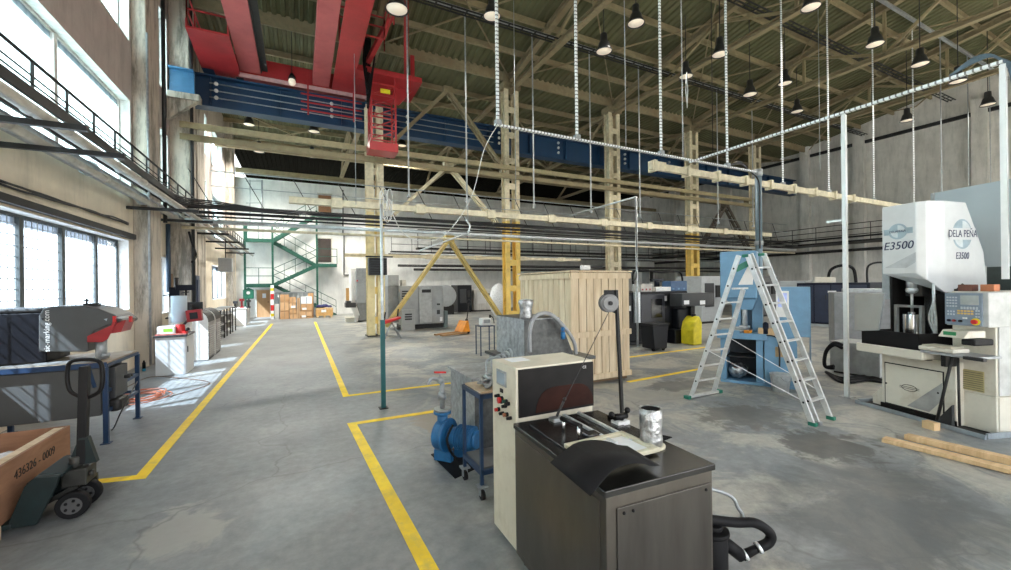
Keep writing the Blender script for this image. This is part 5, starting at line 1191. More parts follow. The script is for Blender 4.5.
t = thing('crimping_tool', 'red bench machine with a raised red box arm on the white low cabinet', 'bench tool', (X0 + .48, Y0 + .15, zt2))
g = MB(); g.cyl((X0 + .42, Y0 + .2, zt2), (X0 + .42, Y0 + .2, zt2 + .22), .11, .09, n=18); g.box(X0 + .36, X0 + .56, Y0 + .1, Y0 + .3, zt2, zt2 + .06); g.build('base', red_plastic, t, bevel=.01)
g = MB(); g.cbox((X1 + .12, Y0 + .3, zt2 + .42), (.30, .2, .28), ry=-.1); g.build('head_box', red_dark, t, bevel=.01)
g = MB(); g.cbox((X1 + .12, Y0 + .196, zt2 + .42), (.16, .01, .16), ry=-.1); g.build('window_panel', black, t)
g = MB(); g.bar((X0 + .45, Y0 + .25, zt2 + .18), (X1 + .05, Y0 + .3, zt2 + .38), .05, .05); g.bar((X1 - .1, Y0 + .2, zt2 + .03), (X1 + .02, Y0 + .25, zt2 + .12), .06, .06); g.build('arm', dark_steel, t)
g = MB(); g.box(X0 + .0, X1 - .0, Y0 + .0, Y0 + .03, zt2, zt2 + .03); tag(g.build('red_ruler', mat('pink_ruler', (.5, .15, .12), .5), loc=(X0, Y0, zt2)), 'thin reddish bar along the front edge of the white low cabinet', 'bar')

# --- drill press behind (dark column with table)
p = PX(170, 365, XW + .55); p = PZ(176, 363); p.x = XW + .6
t = thing('drill_press', 'dark blue pillar drill by the wall behind the pale cylinder', 'drill', (-3.42, 15.95, 0))
yy = 15.95; xx = -3.42
g = MB(); g.cyl((xx, yy, .05), (xx, yy, 2.35), .06, n=12); g.build('pillar', dark_steel, t)
g = MB(); g.box(xx - .2, xx + .2, yy - .2, yy + .2, 0, .06); g.build('base', dark_steel, t)
g = MB(); g.box(xx - .12, xx + .14, yy - .35, yy + .2, 1.75, 2.05); g.cyl((xx, yy - .25, 1.5), (xx, yy - .25, 1.75), .04, n=10); g.bar((xx - .3, yy - .2, 1.8), (xx + .35, yy - .2, 1.9), .03, .03); g.build('head', navy, t, bevel=.02)
g = MB(); g.box(xx - .2, xx + .2, yy - .4, yy + .05, 1.1, 1.14); g.build('table', dark_steel, t)
# brown panel boards on the wall
g = MB(); q = PX(183, 283, XW + .08); g.box(XW + .01, XW + .06, 16.75, 16.98, 1.4, 2.5); tag(g.build('notice_board', mat('brown_board', (.30, .18, .10), .7), loc=(XW + .01, 16.75, 1.4)), 'brown wooden board on the wall behind the curved cabinets', 'board')
g = MB(); g.box(XW + .55, XW + .65, 17.15, 17.7, 1.3, 2.45); g.box(XW + .65, XW + .68, 17.25, 17.6, 1.4, 2.3); tag(g.build('switch_box', mat('switch_navy', (.05, .07, .12), .5), loc=(XW + .55, 17.15, 1.3)), 'narrow navy switch box on the dark pilaster', 'switch box')

# --- curved louvred cabinets
def curved(Ya, lbl, depth=.95, h=1.38):
    q = PZ(208, 360.5); xr = q.x; xl = xr - .85
    t = thing('louvred_cabinet', lbl, 'cabinet', (xl, Ya, 0), group='curved louvred cabinets by the left wall')
    pr = [(xl, .04), (xr, .04), (xr, h - .32)] + [(xr - .30 + .30 * math.cos(a), h - .32 + .32 * math.sin(a)) for a in [PI / 2 * i / 6 for i in range(1, 7)]] + [(xl, h)]
    g = MB(); g.prism(pr, 'y', Ya + .04, Ya + depth); g.build('body', mat('louvre_grey', (.22, .21, .20), .45), t)
    g = MB(); pr2 = [(xl - .01, .02), (xr + .01, .02), (xr + .01, h - .32)] + [(xr - .30 + .31 * math.cos(a), h - .32 + .33 * math.sin(a)) for a in [PI / 2 * i / 6 for i in range(1, 7)]] + [(xl - .01, h + .01)]
    g.prism(pr2, 'y', Ya, Ya + .04); lab(g.build('end_panel', white_paint, t), 'white rounded end panel')
    g = MB(); pr3 = [(xr - .30 + (.315) * math.cos(a), h - .32 + (.335) * math.sin(a)) for a in [PI / 2 * i / 6 for i in range(0, 7)]]; pr3 += [(xr - .30 + (.26) * math.cos(a), h - .32 + (.28) * math.sin(a)) for a in [PI / 2 * i / 6 for i in range(6, -1, -1)]]
    g.prism(pr3, 'y', Ya + .041, Ya + depth + .01); lab(g.build('hood', black, t), 'black curved hood')
    g = MB()
    for i in range(14): z = .12 + i * .062; g.cbox((xr + .012, Ya + depth / 2 + .02, z), (.03, depth - .16, .02), ry=.5)
    g.build('louvre_slats', mat('slat_grey', (.30, .29, .28), .4), t)
    g = MB(); g.box(xr - .1, xr, Ya + .1, Ya + depth - .1, 0, .04); g.box(xl, xl + .1, Ya + .1, Ya + depth - .1, 0, .04); g.build('foot', black, t)
    return t
y0 = PZ(208, 360.5).y
curved(y0, 'white ended cabinet with louvred side, nearer of the two curved cabinets'); curved(y0 + 1.12, 'louvred cabinet with black curved hood, further of the two curved cabinets')
p = PZ(205, 311, 1.38); g = MB(); g.box(-2.75, -2.7, y0 + .2, y0 + .9, 1.39, 1.55); g.box(-2.9, -2.5, y0 + .5, y0 + .55, 1.39, 1.62); tag(g.build('document_rack', dark_steel, loc=(-2.75, y0 + .4, 1.39)), 'small dark rack on top of the nearer curved cabinet', 'rack')
t = thing('monitor', 'dark monitor on a stand over the curved cabinets', 'monitor', (-3.1, y0 + 1.6, 1.4))
g = MB(); g.box(-3.2, -3.0, y0 + 1.5, y0 + 1.7, 1.39, 1.42); g.cyl((-3.1, y0 + 1.6, 1.42), (-3.1, y0 + 1.6, 1.95), .03, n=8); g.build('stand', dark_steel, t)
g = MB(); g.box(-3.35, -2.85, y0 + 1.55, y0 + 1.62, 1.95, 2.12); g.build('screen', navy, t, bevel=.01)
for k in range(3):
    yy = 19 + 1.6 * k; t = thing('storage_rack', ['grey rack past the curved cabinets, nearest of three', 'grey rack past the curved cabinets, middle of three', 'grey rack past the curved cabinets, furthest of three'][k], 'rack', (-3.1, yy, 0))
    g = MB()
    for xx in (-3.3, -2.75):
        for y2 in (yy, yy + .9): g.box(xx - .02, xx + .02, y2 - .02, y2 + .02, 0, 1.15)
    g.build('rack_frame', dark_steel, t)
    for z in (.2, .55, .9, 1.13):
        g = MB(); g.box(-3.3, -2.75, yy, yy + .9, z, z + .03); g.build('shelf', galv_dull, t)
    for z in (.23, .58):
        g = MB(); g.box(-3.2, -2.85, yy + .1, yy + .7, z, z + .22); g.build('bin', mat('bin_grey', (.2, .2, .2), .6), t)
# ================================================================ RIGHT SIDE
class Fr:
    def __init__(s, a, b):
        s.o = V((a.x, a.y, 0)); s.e1 = V((b.x - a.x, b.y - a.y, 0)); s.L = s.e1.length; s.e1.normalize(); s.e2 = V((-s.e1.y, s.e1.x, 0)); s.rz = math.atan2(s.e1.y, s.e1.x)
    def at(s, u, v, y=0.0):
        p = PP(u, v, s.o + s.e2 * y, s.e2) - s.o; return (p.dot(s.e1), p.z)
    def side(s, u, v, x):
        p = PP(u, v, s.o + s.e1 * x, s.e1) - s.o; return (p.dot(s.e2), p.z)
    def w(s, x, y, z=0): return s.o + s.e1 * x + s.e2 * y + V((0, 0, z))

# --- stepladder
t = thing('folding_ladder', 'tall aluminium combination ladder opened as an A, standing before the blue press', 'ladder', (6.4, 4.05, 0))
def lr(p, q, n, w=.028, h=.075):
    g = MB(); g.bar(p, q, w, h, up=(0, 1, 0)); return g.build(n, alu, t, bevel=.004)
l0, l1 = V((6.06, 4.93, .04)), V((6.13, 4.09, 2.42)); r0, r1 = V((6.64, 4.93, .04)), V((6.52, 4.28, 1.88))
lr(l0, l1, 'rail'); lr(r0, r1, 'rail')
a0, a1 = V((6.33, 3.19, .03)), V((6.19, 3.99, 2.42)); b0, b1 = V((6.45, 3.19, .03)), V((6.27, 3.99, 2.44)); c0_, c1_ = V((6.84, 3.21, .03)), V((6.60, 3.99, 2.45))
lr(a0, a1, 'rail'); lr(b0, b1, 'rail'); lr(c0_, c1_, 'rail')
for i in range(1, 8):
    f_ = i * .28 / 2.45; p = l0.lerp(l1, f_); q = r0.lerp(r1, min(1, f_ * 2.39 / 1.85))
    if i < 7: g = MB(); g.bar(p, (q.x, p.y, p.z), .03, .025); g.build('rung', alu, t)
for i in range(1, 9):
    f_ = i * .275 / 2.42; p = b0.lerp(b1, f_); q = c0_.lerp(c1_, f_); g = MB(); g.bar(p, q, .06, .025); g.build('rung', alu, t)
g = MB(); g.bar((5.98, 4.93, .03), (6.76, 4.93, .03), .07, .04); g.build('stabiliser_bar', alu, t, bevel=.005)
for xx in (5.96, 6.78): g = MB(); g.box(xx - .04, xx + .04, 4.88, 4.98, 0, .055); g.build('rubber_foot', green_cap, t, bevel=.006)
for p in (a0, b0, c0_): g = MB(); g.box(p.x - .03, p.x + .03, p.y - .06, p.y + .04, 0, .05); g.build('rubber_foot', green_cap if p is not b0 else galv_dull, t, bevel=.005)
for p in (a1, c1_): g = MB(); g.cbox(p + V((0, .03, -.01)), (.035, .11, .05)); g.build('hinge_cap', green_cap, t, bevel=.012)
g = MB(); g.bar((6.15, 4.16, 2.2), (6.3, 4.0, 2.32), .02, .09); g.build('hinge_brace', green_cap, t)
g = MB(); g.bar((6.14, 4.20, 1.9), (6.56, 4.24, 1.9), .04, .03); g.build('cross_bar', alu, t)
g = MB(); g.poly([(6.17, 4.12, 1.96), (6.52, 4.12, 1.96), (6.45, 4.05, 2.2), (6.3, 4.03, 2.28)], .01); g.build('top_plate', white_paint, t)
g = MB(); g.cyl(l0.lerp(l1, .35), a0.lerp(a1, .12), .006, n=6); g.cyl(r0.lerp(r1, .55), c0_.lerp(c1_, .15), .006, n=6); g.build('safety_strap', paper, t)
g = MB()
for (p, q) in ((a0, a1), (b0, b1), (l0, l1)):
    for i in range(1, 9): w_ = p.lerp(q, i * .275 / 2.42 if p is not l0 else min(.97, i * .28 / 2.45)); g.cyl(w_ + V((-.017, 0, 0)), w_ + V((-.013, 0, 0)), .016, n=8)
g.build('rung_ends', black, t)

# --- blue press
F = Fr(PZ(716, 381), PZ(797, 390)); B = blue_light
t = thing('hydraulic_press', 'light blue pillar press with open base and tall head behind the ladder', 'press', F.o, F.rz)
def LB(nm, x0, x1, y0, y1, z0, z1, m, bev=.006, par=None, lbl=None):
    g = MB(); g.box(x0, x1, y0, y1, z0, z1); o = g.build(nm, m, par or t, world=False, bevel=bev)
    if lbl: lab(o, lbl)
    return o
X = lambda u, v=330, y=0.0: F.at(u, v, y)[0]
Z = lambda u, v, y=0.0: F.at(u, v, y)[1]
xa, xm, xb = X(720), X(758), X(797)
zt_ = Z(725, 332)
LB('table', xa - .05, xm + .15, -.05, .75, zt_ - .12, zt_, B, .01)
LB('table_edge', xa - .05, xm - .3, -.07, -.05, zt_ - .05, zt_ + .05, B)
LB('base', xa, xb + .02, 0, .8, 0, .05, B)
LB('leg', xa, xa + .10, .05, .7, .05, zt_ - .12, B); LB('leg', xm - .04, xm + .08, .05, .7, .05, zt_ - .12, B); LB('back_panel', xa + .1, xm - .04, .66, .7, .05, zt_ - .12, mat('press_dark', (.05, .06, .07), .6))
LB('inner_shelf', xa + .1, xm - .04, .1, .66, .5, .52, dark_steel)
LB('frame_column', xa + .18, xa + .34, .35, .6, zt_, 1.75, B); LB('frame_column', xm - .12, xm + .06, .35, .6, zt_, 1.75, B); LB('frame_back', xa + .34, xm - .12, .5, .6, zt_, 1.75, mat('press_mid_blue', (.12, .24, .36), .4))
zh0, zh1 = 1.68, Z(740, 251, .1)
LB('head', X(720, 280, .1), X(757, 280, .1), .1, .75, zh0, zh1, B, .02)
g = MB(); g.prism([(X(722, 300, .1), 1.72), (X(757, 300, .1), 1.72), (X(752, 300, .1), 1.45), (X(736, 300, .1), 1.45)], 'y', .2, .55); g.build('head_taper', B, t, world=False)
g = MB(); cx_ = (xa + xm) / 2 + .08; g.cyl((cx_, .35, 1.1), (cx_, .35, 1.7), .05, n=14); g.cyl((cx_, .35, 1.05), (cx_, .35, 1.12), .1, n=16); lab(g.build('ram', galv, t, world=False), 'steel ram')
g = MB(); g.cyl((cx_ - .05, .3, zt_), (cx_ - .05, .3, zt_ + .05), .2, n=20); g.cyl((cx_ - .05, .3, zt_ + .05), (cx_ - .05, .3, zt_ + .09), .14, n=20); g.build('work_plate', galv_dull, t, world=False)
LB('lower_cabinet', xm + .1, xb, 0, .7, .05, zt_ - .02, B, .01); LB('vent', X(775), X(790), -.006, 0, Z(780, 357), Z(780, 347), mat('vent_tan', (.40, .28, .15), .6), .002)
ctl = LB('control_box', X(780), X(802, 320, 0) + .12, -.05, .5, zt_ - .02, Z(790, 287), B, .01)
LB('control_box_side', X(802, 320, 0) + .12, X(802) + .13, -.05, .5, .2, Z(790, 287), mat('press_mid_blue', (.12, .24, .36), .4), 0)
LB('screen_bezel', X(776, 305, -.08), X(789, 305, -.08), -.09, -.05, Z(780, 317, -.08), Z(780, 291, -.08), white_paint, .004)
LB('screen', X(778, 305, -.09), X(787, 305, -.09), -.094, -.09, Z(780, 307, -.09), Z(780, 293, -.09), mat('screen_violet', (.30, .36, .62), .3, emit=.3), 0, lbl='pale violet lit screen')
g = MB(); g.tube(smooth_path([(xm + .1, -.02, zt_ - .02), (xm + .3, -.1, zt_ - .05), (xm + .34, -.08, .7), (xm + .34, -.04, .4)]), .015, 6); g.build('hose', cable, t, world=False)
def on_press(x, y, z): return F.w(x, y, z)
p = on_press(X(768), .1, zt_ - .02); 
t2 = thing('wooden_box', 'small open wooden box of parts on the press table, right of the ladder rung', 'box', p, F.rz)
for (a, b, c, d) in ((-.16, .16, -.1, -.085), (-.16, .16, .085, .1), (-.16, -.145, -.085, .085), (.145, .16, -.085, .085)):
    g = MB(); g.box(a, b, c, d, 0.01, .12); g.build('side_board', plank, t2, world=False)
g = MB(); g.box(-.16, .16, -.1, .1, 0.001, .012); g.build('bottom_board', plank, t2, world=False)
g = MB(); g.cyl((-.08, 0, .02), (-.08, 0, .2), .05, n=12); g.sphere((-.08, 0, .2), .05, n=10); o = g.build('spray_cap', navy, None, world=False); o.location = p; tag(o, 'small dark blue bottle standing in the wooden box on the press', 'bottle')
p = on_press(X(748), -.0, zt_); g = MB(); g.box(p.x - .06, p.x + .06, p.y - .05, p.y + .05, zt_, zt_ + .06); tag(g.build('orange_tool', orange, loc=p, bevel=.015), 'small orange tool lying on the press table edge', 'tool')
# foil bag and bucket under the press
q = F.w(X(736), .3, .05); g = MB()
g.sphere(q + V((0, 0, .16)), .17, (1.2, .9, .85), n=24); tag(g.build('foil_bag', foil, loc=q, jitter=.018), 'crumpled silver foil bag lying inside the press base', 'bag')
q = F.w(X(780), -.26, 0); t2 = thing('metal_bucket', 'galvanised bucket standing in front of the press at its right foot', 'bucket', q)
g = MB(); g.lathe(q, [(.13, .0), (.165, .31), (.172, .32), (.16, .32), (.125, .012), (0, .012)], 24); g.build('bucket', galv, t2)
g = MB(); g.tube([q + V((.165 * math.cos(a), .165 * math.sin(a) * .3 - .1, .30 - .1 * abs(math.sin(a)))) for a in [PI + PI * i / 12 for i in range(13)]], .006, 6); g.build('bail_handle', galv_dull, t2)

# --- honing machine
F = Fr(PZ(855, 403), PZ(985, 440)); W_ = white_paint
t = thing('honing_machine', 'large white vertical honing machine with tall head and control panel at the right', 'machine', F.o, F.rz)
xr = F.L
g = MB(); g.box(0, xr, 0, .03, 0, .055); g.box(0, .03, 0.05, 1.4, 0, .07); g.box(xr - .03, xr, .05, .45, 0, .07); lab(g.build('tray_rim', mat('tray_blue_grey', (.26, .30, .33), .45, dirt=(.1, .1, .1)), t, world=False, bevel=.004), 'blue grey drip tray rim')
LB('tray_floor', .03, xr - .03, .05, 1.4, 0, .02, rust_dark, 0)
yb = .18
bx0, bx1 = X(882, 380, yb), X(956, 380, yb); bz = Z(884, 352, yb)
LB('base', bx0, bx1, yb, 1.1, .02, bz, off_white, .01)
# hatch on the base
hx0, hx1 = X(886, 380, yb), X(943, 380, yb); z0_, z1_ = Z(887, 402, yb), Z(887, 363, yb)
LB('hatch_seam', hx0 - .015, hx1 + .015, yb - .006, yb - .001, z0_ - .015, z1_ + .015, rust_dark, 0)
LB('hatch', hx0, hx1, yb - .012, yb - .006, z0_, z1_, off_white, .002)
g = MB(); g.prism([(X(908, 408, yb), Z(908, 407, yb) + .02), (X(930, 412, yb), Z(930, 412, yb)), (hx1, Z(943, 400, yb)), (hx1, Z(943, 383, yb))], 'y', yb - .016, yb - .0125); lab(g.build('grey_stripe', mat('stripe_grey', (.36, .36, .35), .5), t, world=False), 'slanting grey stripe')
for (u, v) in ((887, 383), (939, 393)):
    x_, z_ = F.at(u, v, yb); g = MB(); g.cyl((x_, yb - .02, z_), (x_, yb - .012, z_), .012, n=10); g.build('lock', black, t, world=False)
x_, z_ = F.at(910, 388, yb)
g = MB(); g.tube([(x_ + .10 * math.cos(a), yb - .014, z_ + .045 * math.sin(a)) for a in [2 * PI * i / 24 for i in range(24)]], .004, 5, closed=True); g.box(x_ - .13, x_ + .13, yb - .016, yb - .013, z_ + .008, z_ + .014); g.box(x_ - .13, x_ + .13, yb - .016, yb - .013, z_ - .014, z_ - .008); lab(g.build('emblem', black, t, world=False), 'small black oval emblem')
g = MB(); g.prism([(bx0 - .16, .03), (bx0, .03), (bx0, .30), (bx0 - .04, .30), (bx0 - .16, .15)], 'y', yb + .02, yb + .12); g.build('base_foot', off_white, t, world=False)
g = MB(); g.prism([(bx1 - .18, .03), (bx1 + .02, .03), (bx1 + .02, .32)], 'y', yb - .1, yb - .06); g.build('base_foot', dgrey, t, world=False)
# splash tray
ys = -.18
g = MB(); A0, A1 = F.at(856, 350, ys), F.at(922, 361, ys); T0, T1 = F.at(856, 343, ys), F.at(922, 352, ys); zA = (A0[1] + A1[1]) / 2; zT = (T0[1] + T1[1]) / 2
g.box(A0[0], A1[0], ys, ys + .04, zA, zT + .01); g.box(A0[0], A1[0], ys + .04, .75, zA, zA + .03); g.box(A0[0], A0[0] + .03, ys + .04, .75, zA, zT); g.box(A1[0] - .03, A1[0], ys + .04, .75, zA, zT); g.build('splash_tray', off_white, t, world=False, bevel=.015)
g = MB(); zR = F.at(880, 330, ys + .1)[1]
g.box(A0[0] + .04, A1[0] - .08, ys + .06, ys + .09, zT - .03, zR); g.box(A0[0] + .04, A0[0] + .06, ys + .09, .7, zT - .03, zR - .02); g.box(A1[0] - .10, A1[0] - .08, ys + .09, .3, zT - .03, zR); lab(g.build('rubber_skirt', rubber, t, world=False), 'black rubber skirt above the tray')
g = MB(); g.prism([(X(856, 330, ys + .05), zR - .05), (X(880, 335, ys + .05), zR), (X(886, 297, ys + .05), Z(886, 293, ys + .05)), (X(856, 297, ys + .05), Z(856, 294, ys + .05))], 'y', ys + .02, ys + .05); lab(g.build('side_shield', mat('shield_grey', (.42, .47, .50), .25, .6, var=.12, scale=2), t, world=False, bevel=.003), 'slightly shiny grey side shield')
# work area
hd = .24
Dx, Dy = X(945, 240, hd + .35), hd + .35; zbD = Z(943, 293, Dy); zbf = Z(900, 273.5, hd)
cx1 = X(945, 330, .4)
cavz1 = Z(900, 274, hd)
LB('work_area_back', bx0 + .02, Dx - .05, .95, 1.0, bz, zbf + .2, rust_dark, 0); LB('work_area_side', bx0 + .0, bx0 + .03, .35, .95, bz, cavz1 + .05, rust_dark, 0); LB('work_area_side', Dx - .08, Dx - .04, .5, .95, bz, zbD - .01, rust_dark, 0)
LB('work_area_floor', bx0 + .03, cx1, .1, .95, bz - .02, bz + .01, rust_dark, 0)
LB('spindle_slide', X(893, 290, .6), X(922, 290, .6), .6, .95, 1.75, cavz1 + .1, mat('slide_grey', (.14, .14, .14), .4, .4), .01)
gx0, gx1, gz0, gz1 = X(895, 310, .3), X(923, 310, .3), Z(895, 334, .3), Z(908, 305, .3)
g = MB(); w_ = .035; g.box(gx0, gx0 + w_, .28, .33, gz0, gz1); g.box(gx1 - w_, gx1, .28, .33, gz0, gz1); g.box(gx0 + w_, gx1 - w_, .28, .33, gz1 - w_, gz1); g.build('fixture_gate', galv_dull, t, world=False)
cxx, zc0, zc1 = X(909.5, 325, .4), bz, Z(909, 314, .4); rr = (X(918, 325, .4) - X(901, 325, .4)) / 2
g = MB(); g.cyl((cxx, .45, zc0), (cxx, .45, zc0 + .12), rr * 1.25, n=28); g.cyl((cxx, .45, zc0 + .12), (cxx, .45, zc1), rr, n=28); g.cyl((cxx, .45, zc1), (cxx, .45, zc1 + .03), rr * .5, n=20); lab(g.build('work_holder', chrome, t, world=False, bevel=.004), 'shiny steel cylinder')
g = MB(); g.cyl((cxx, .45, zc1 + .03), (cxx, .45, zc1 + .35), .018, n=10); g.sphere((cxx, .45, Z(908, 290, .45)), .075, (1, 1, .8), n=16); g.cyl((cxx, .45, Z(908, 290, .45)), (cxx, .45, cavz1), .06, n=16); g.build('spindle', galv, t, world=False)
g = MB()
for k in range(3): g.tube(smooth_path([(cx1 - .1, .35, 1.95), (cx1 - .06, .3, 1.7), (cx1 - .12 + .04 * k, .3, 1.45), (cx1 - .05, .32, 1.2)]), .016, 6)
g.build('coolant_hose', galv, t, world=False)
# head shell
A_, B_ = F.at(882, 240, hd), F.at(916, 240, hd)
C_x, Cy = X(927, 240, hd + .07), hd + .07; Dx, Dy = X(945, 240, hd + .35), hd + .35
zbD = Z(943, 293, Dy)
zt_ = (Z(882, 207, hd) + Z(915, 202.5, hd)) / 2 + .0
zbf = (Z(883, 274, hd) + Z(916, 273, hd)) / 2
zbC = Z(927, 280, Cy); zbD = Z(943, 293, Dy)
Ey, Ez = F.side(988, 292, Dx); Ey = min(Ey, Dy + 1.5); Ez = zbD; print('SIDE', Ey, Dy, Dx, F.side(966, 205, Dx), F.side(984, 252, Dx))
ET = F.side(966, 205, Dx); E2 = F.side(984, 252, Dx)
bm_pts_top = [(A_[0], hd, zt_), (B_[0], hd, zt_), (C_x, Cy, zt_), (Dx, Dy, zt_)]
bm_pts_bot = [(A_[0], hd, zbf), (B_[0], hd, zbf), (C_x, Cy, zbC), (Dx, Dy, zbD)]
def quad(nm, P, m, th=.02, par=None, bev=0):
    g = MB(); g.poly([V(p) for p in P], th); return g.build(nm, m, par or t, world=False, bevel=bev)
head = MB()
sheen = mat('head_white', (.70, .72, .73), .28, .15, var=.04)
Yk = Ey
ring_b = [(A_[0], hd, zbf), (B_[0], hd, zbf), (C_x, Cy, zbC), (Dx, Dy, zbD), (Dx, Yk, Ez), (A_[0], Yk, zbf)]
ring_t = [(A_[0], hd, zt_), (B_[0], hd, zt_), (C_x, Cy, zt_), (Dx, Dy, zt_), (Dx, ET[0], zt_ - .02), (A_[0], ET[0], zt_)]
mid = [None] * 4 + [(Dx, min(E2[0], Yk), E2[1]), (A_[0], min(E2[0], Yk), E2[1])]
bv = [head.bm.verts.new(p) for p in ring_b]; tv = [head.bm.verts.new(p) for p in ring_t]; m4 = head.bm.verts.new(mid[4]); m5 = head.bm.verts.new(mid[5])
for i in range(3): head.bm.faces.new((bv[i], bv[i + 1], tv[i + 1], tv[i]))
head.bm.faces.new((bv[3], bv[4], m4, tv[4], tv[3])); head.bm.faces.new((bv[4], bv[5], m5, m4)); head.bm.faces.new((m4, m5, tv[5], tv[4])); head.bm.faces.new((bv[5], bv[0], tv[0], tv[5], m5))
head.bm.faces.new(tv); head.bm.faces.new((bv[0], bv[1], bv[2])); head.bm.faces.new((bv[0], bv[2], bv[3])); head.bm.faces.new((bv[0], bv[3], bv[4], bv[5]))
hdp = head.build('head_cover', sheen, t, world=False, bevel=.012); lab(hdp, 'white folded sheet head cover')
# lettering on the head (front face), local x along face
def onf(u, v): x_, z_ = F.at(u, v, hd); return (x_, hd - .004, z_)
p = onf(898, 246); text('lettering', 'E3500', .17, navy_txt, t, face_mat(p, (1, 0, 0), (0, 0, 1)), .002, shear=.2, sx=.98)
p = onf(898, 231.5); em = mat('emblem_blue_grey', (.36, .46, .52), .3, .2)
g = MB(); n = 24; g.prism([(p[0] + .13 * math.cos(a), p[2] + .12 * math.sin(a)) for a in [2 * PI * i / n for i in range(n)]], 'y', hd - .006, hd - .001); g.box(p[0] - .20, p[0] + .20, hd - .005, hd - .001, p[2] - .045, p[2] + .045); lab(g.build('emblem', em, t, world=False), 'round pale emblem with a crossing band')
g = MB(); n = 8
for s0 in (0, PI): g.prism([(p[0], p[2])] + [(p[0] + .10 * math.cos(a), p[2] + .095 * math.sin(a)) for a in [s0 + PI / 2 * i / n for i in range(n + 1)]], 'y', hd - .009, hd - .0065)
g.build('emblem_quarter', mat('emblem_pale', (.62, .68, .70), .3), t, world=False)
text('lettering', 'DELAPENA', .048, navy_txt, t, face_mat((p[0], hd - .012, p[2]), (1, 0, 0), (0, 0, 1)), .001, sx=1.0)
g = MB(); pts = [F.at(u, v, hd) for u, v in ((885, 268), (906, 268), (916, 262), (916, 252))]; g.prism([(a[0], a[1]) for a in pts], 'y', hd - .004, hd - .001); lab(g.build('grey_stripe', mat('stripe_pale', (.50, .52, .54), .4), t, world=False), 'pale slanting stripe')
# side face lettering: plane x = Dx, reading direction = +y
def ons(u, v): y_, z_ = F.side(u, v, Dx); return (Dx + .004, y_, z_)
pl_, pr_ = ons(949, 234), ons(975, 234); Wd = pr_[1] - pl_[1]; p = ons(962, 234); pt, pb_ = ons(962, 219), ons(962, 249)
g = MB(); g.prism([(p[1] + Wd * .37 * math.cos(a), p[2] + (pt[2] - pb_[2]) / 2 * math.sin(a)) for a in [2 * PI * i / 24 for i in range(24)]], 'x', Dx + .001, Dx + .005); lab(g.build('emblem', em, t, world=False), 'large round emblem')
g = MB()
for s0 in (0, PI): g.prism([(p[1], p[2])] + [(p[1] + Wd * .33 * math.cos(a), p[2] + (pt[2] - pb_[2]) / 2 * .88 * math.sin(a)) for a in [s0 + PI / 2 * i / 8 for i in range(9)]], 'x', Dx + .0055, Dx + .008)
g.build('emblem_quarter', MATS['emblem_pale'], t, world=False)
g = MB(); g.box(Dx + .0085, Dx + .010, p[1] - Wd * .5, p[1] + Wd * .5, p[2] - .085, p[2] + .085); g.build('emblem_band', sheen, t, world=False)
text('lettering', 'DELA PE\u00d1A', .15, navy_txt, t, face_mat((Dx + .012, p[1], p[2]), (0, 1, 0), (0, 0, 1)), .001, sx=Wd / .70)
p = ons(962, 256); text('lettering', 'E3500', .14, navy_txt, t, face_mat((Dx + .004, p[1], p[2]), (0, 1, 0), (0, 0, 1)), .001, shear=.15, sx=Wd * .62 / .42)
# column behind head and pale mast at its left
LB('rear_column', A_[0] + .05, Dx - .1, .95, 1.5, .02, zbf + .1, grey_paint)
LB('side_mast', A_[0] - .17, A_[0] - .12, .7, .8, 1.2, Z(872, 214, .7), W_, 0); LB('side_duct', A_[0] - .09, A_[0] - .005, .6, 1.0, 1.3, Z(877, 217, .6), mat('mast_grey', (.45, .48, .50), .4), .01); LB('side_duct', A_[0] - .22, A_[0] - .10, .5, .9, 1.7, Z(877, 257, .6), MATS['mast_grey'], .01)
# control cabinet
yc = .31
kx0, kx1 = X(953, 400, yc), X(996.5, 400, yc); kz = Z(990, 291.5, yc); ks = Z(996, 397, yc)
LB('dark_base_strip', bx0 - .01, bx1 + .01, yb - .02, yb - .001, .02, .09, rust_dark, 0)  # near-black strip along the bottom edge of the base front
LB('control_cabinet', kx0, kx1, yc, 1.3, .02, ks - .005, off_white, .008); LB('control_cabinet_top', kx0, kx1, yc - .0, 1.3, ks, kz, off_white, .008)
LB('cabinet_door', kx1, kx1 + .015, yc + .03, 1.28, ks + .01, kz - .01, mat('door_pale_grey', (.50, .51, .50), .45), .004, lbl='pale grey door on the cabinet side'); LB('cabinet_skirt', kx1, kx1 + .012, yc + .03, 1.28, .03, ks - .01, off_white, .004)
px0, px1 = X(943, 310, -.08), X(982, 310, -.08); pz0, pz1 = Z(960, 325, -.08), Z(960, 293, -.08)
px0 += .02
LB('panel_housing', px0, px1 + .05, -.06, yc - .001, pz0 - .01, pz1 + .01, mat('panel_housing', (.45, .46, .45), .45), .01)
pan = LB('control_panel', px0, px1, -.08, -.06, pz0, pz1, mat('panel_blue_grey', (.19, .24, .30), .4), .004, lbl='blue grey operator panel')
pw, ph = px1 - px0, pz1 - pz0
def pb(nm, fx0, fx1, fz0, fz1, m, th=.006): return LB(nm, px0 + pw * fx0, px0 + pw * fx1, -.08 - th, -.08, pz0 + ph * fz0, pz0 + ph * fz1, m, 0, par=pan)
pb('screen', .44, .92, .64, .93, mat('lcd_grey', (.40, .43, .42), .25), .003)
for i in range(6): pb('soft_key', .45 + .08 * i, .50 + .08 * i, .50, .58, mat('key_pale', (.45, .50, .55), .5))
for r in range(4):
    for c in range(4): pb('key', .06 + .08 * c, .11 + .08 * c, .56 + .09 * r, .61 + .09 * r, MATS['key_pale'])
for r in range(2):
    for c in range(5): pb('orange_key', .36 + .09 * c, .42 + .09 * c, .34 + .08 * r, .39 + .08 * r, mat('key_orange', (.70, .45, .12), .5))
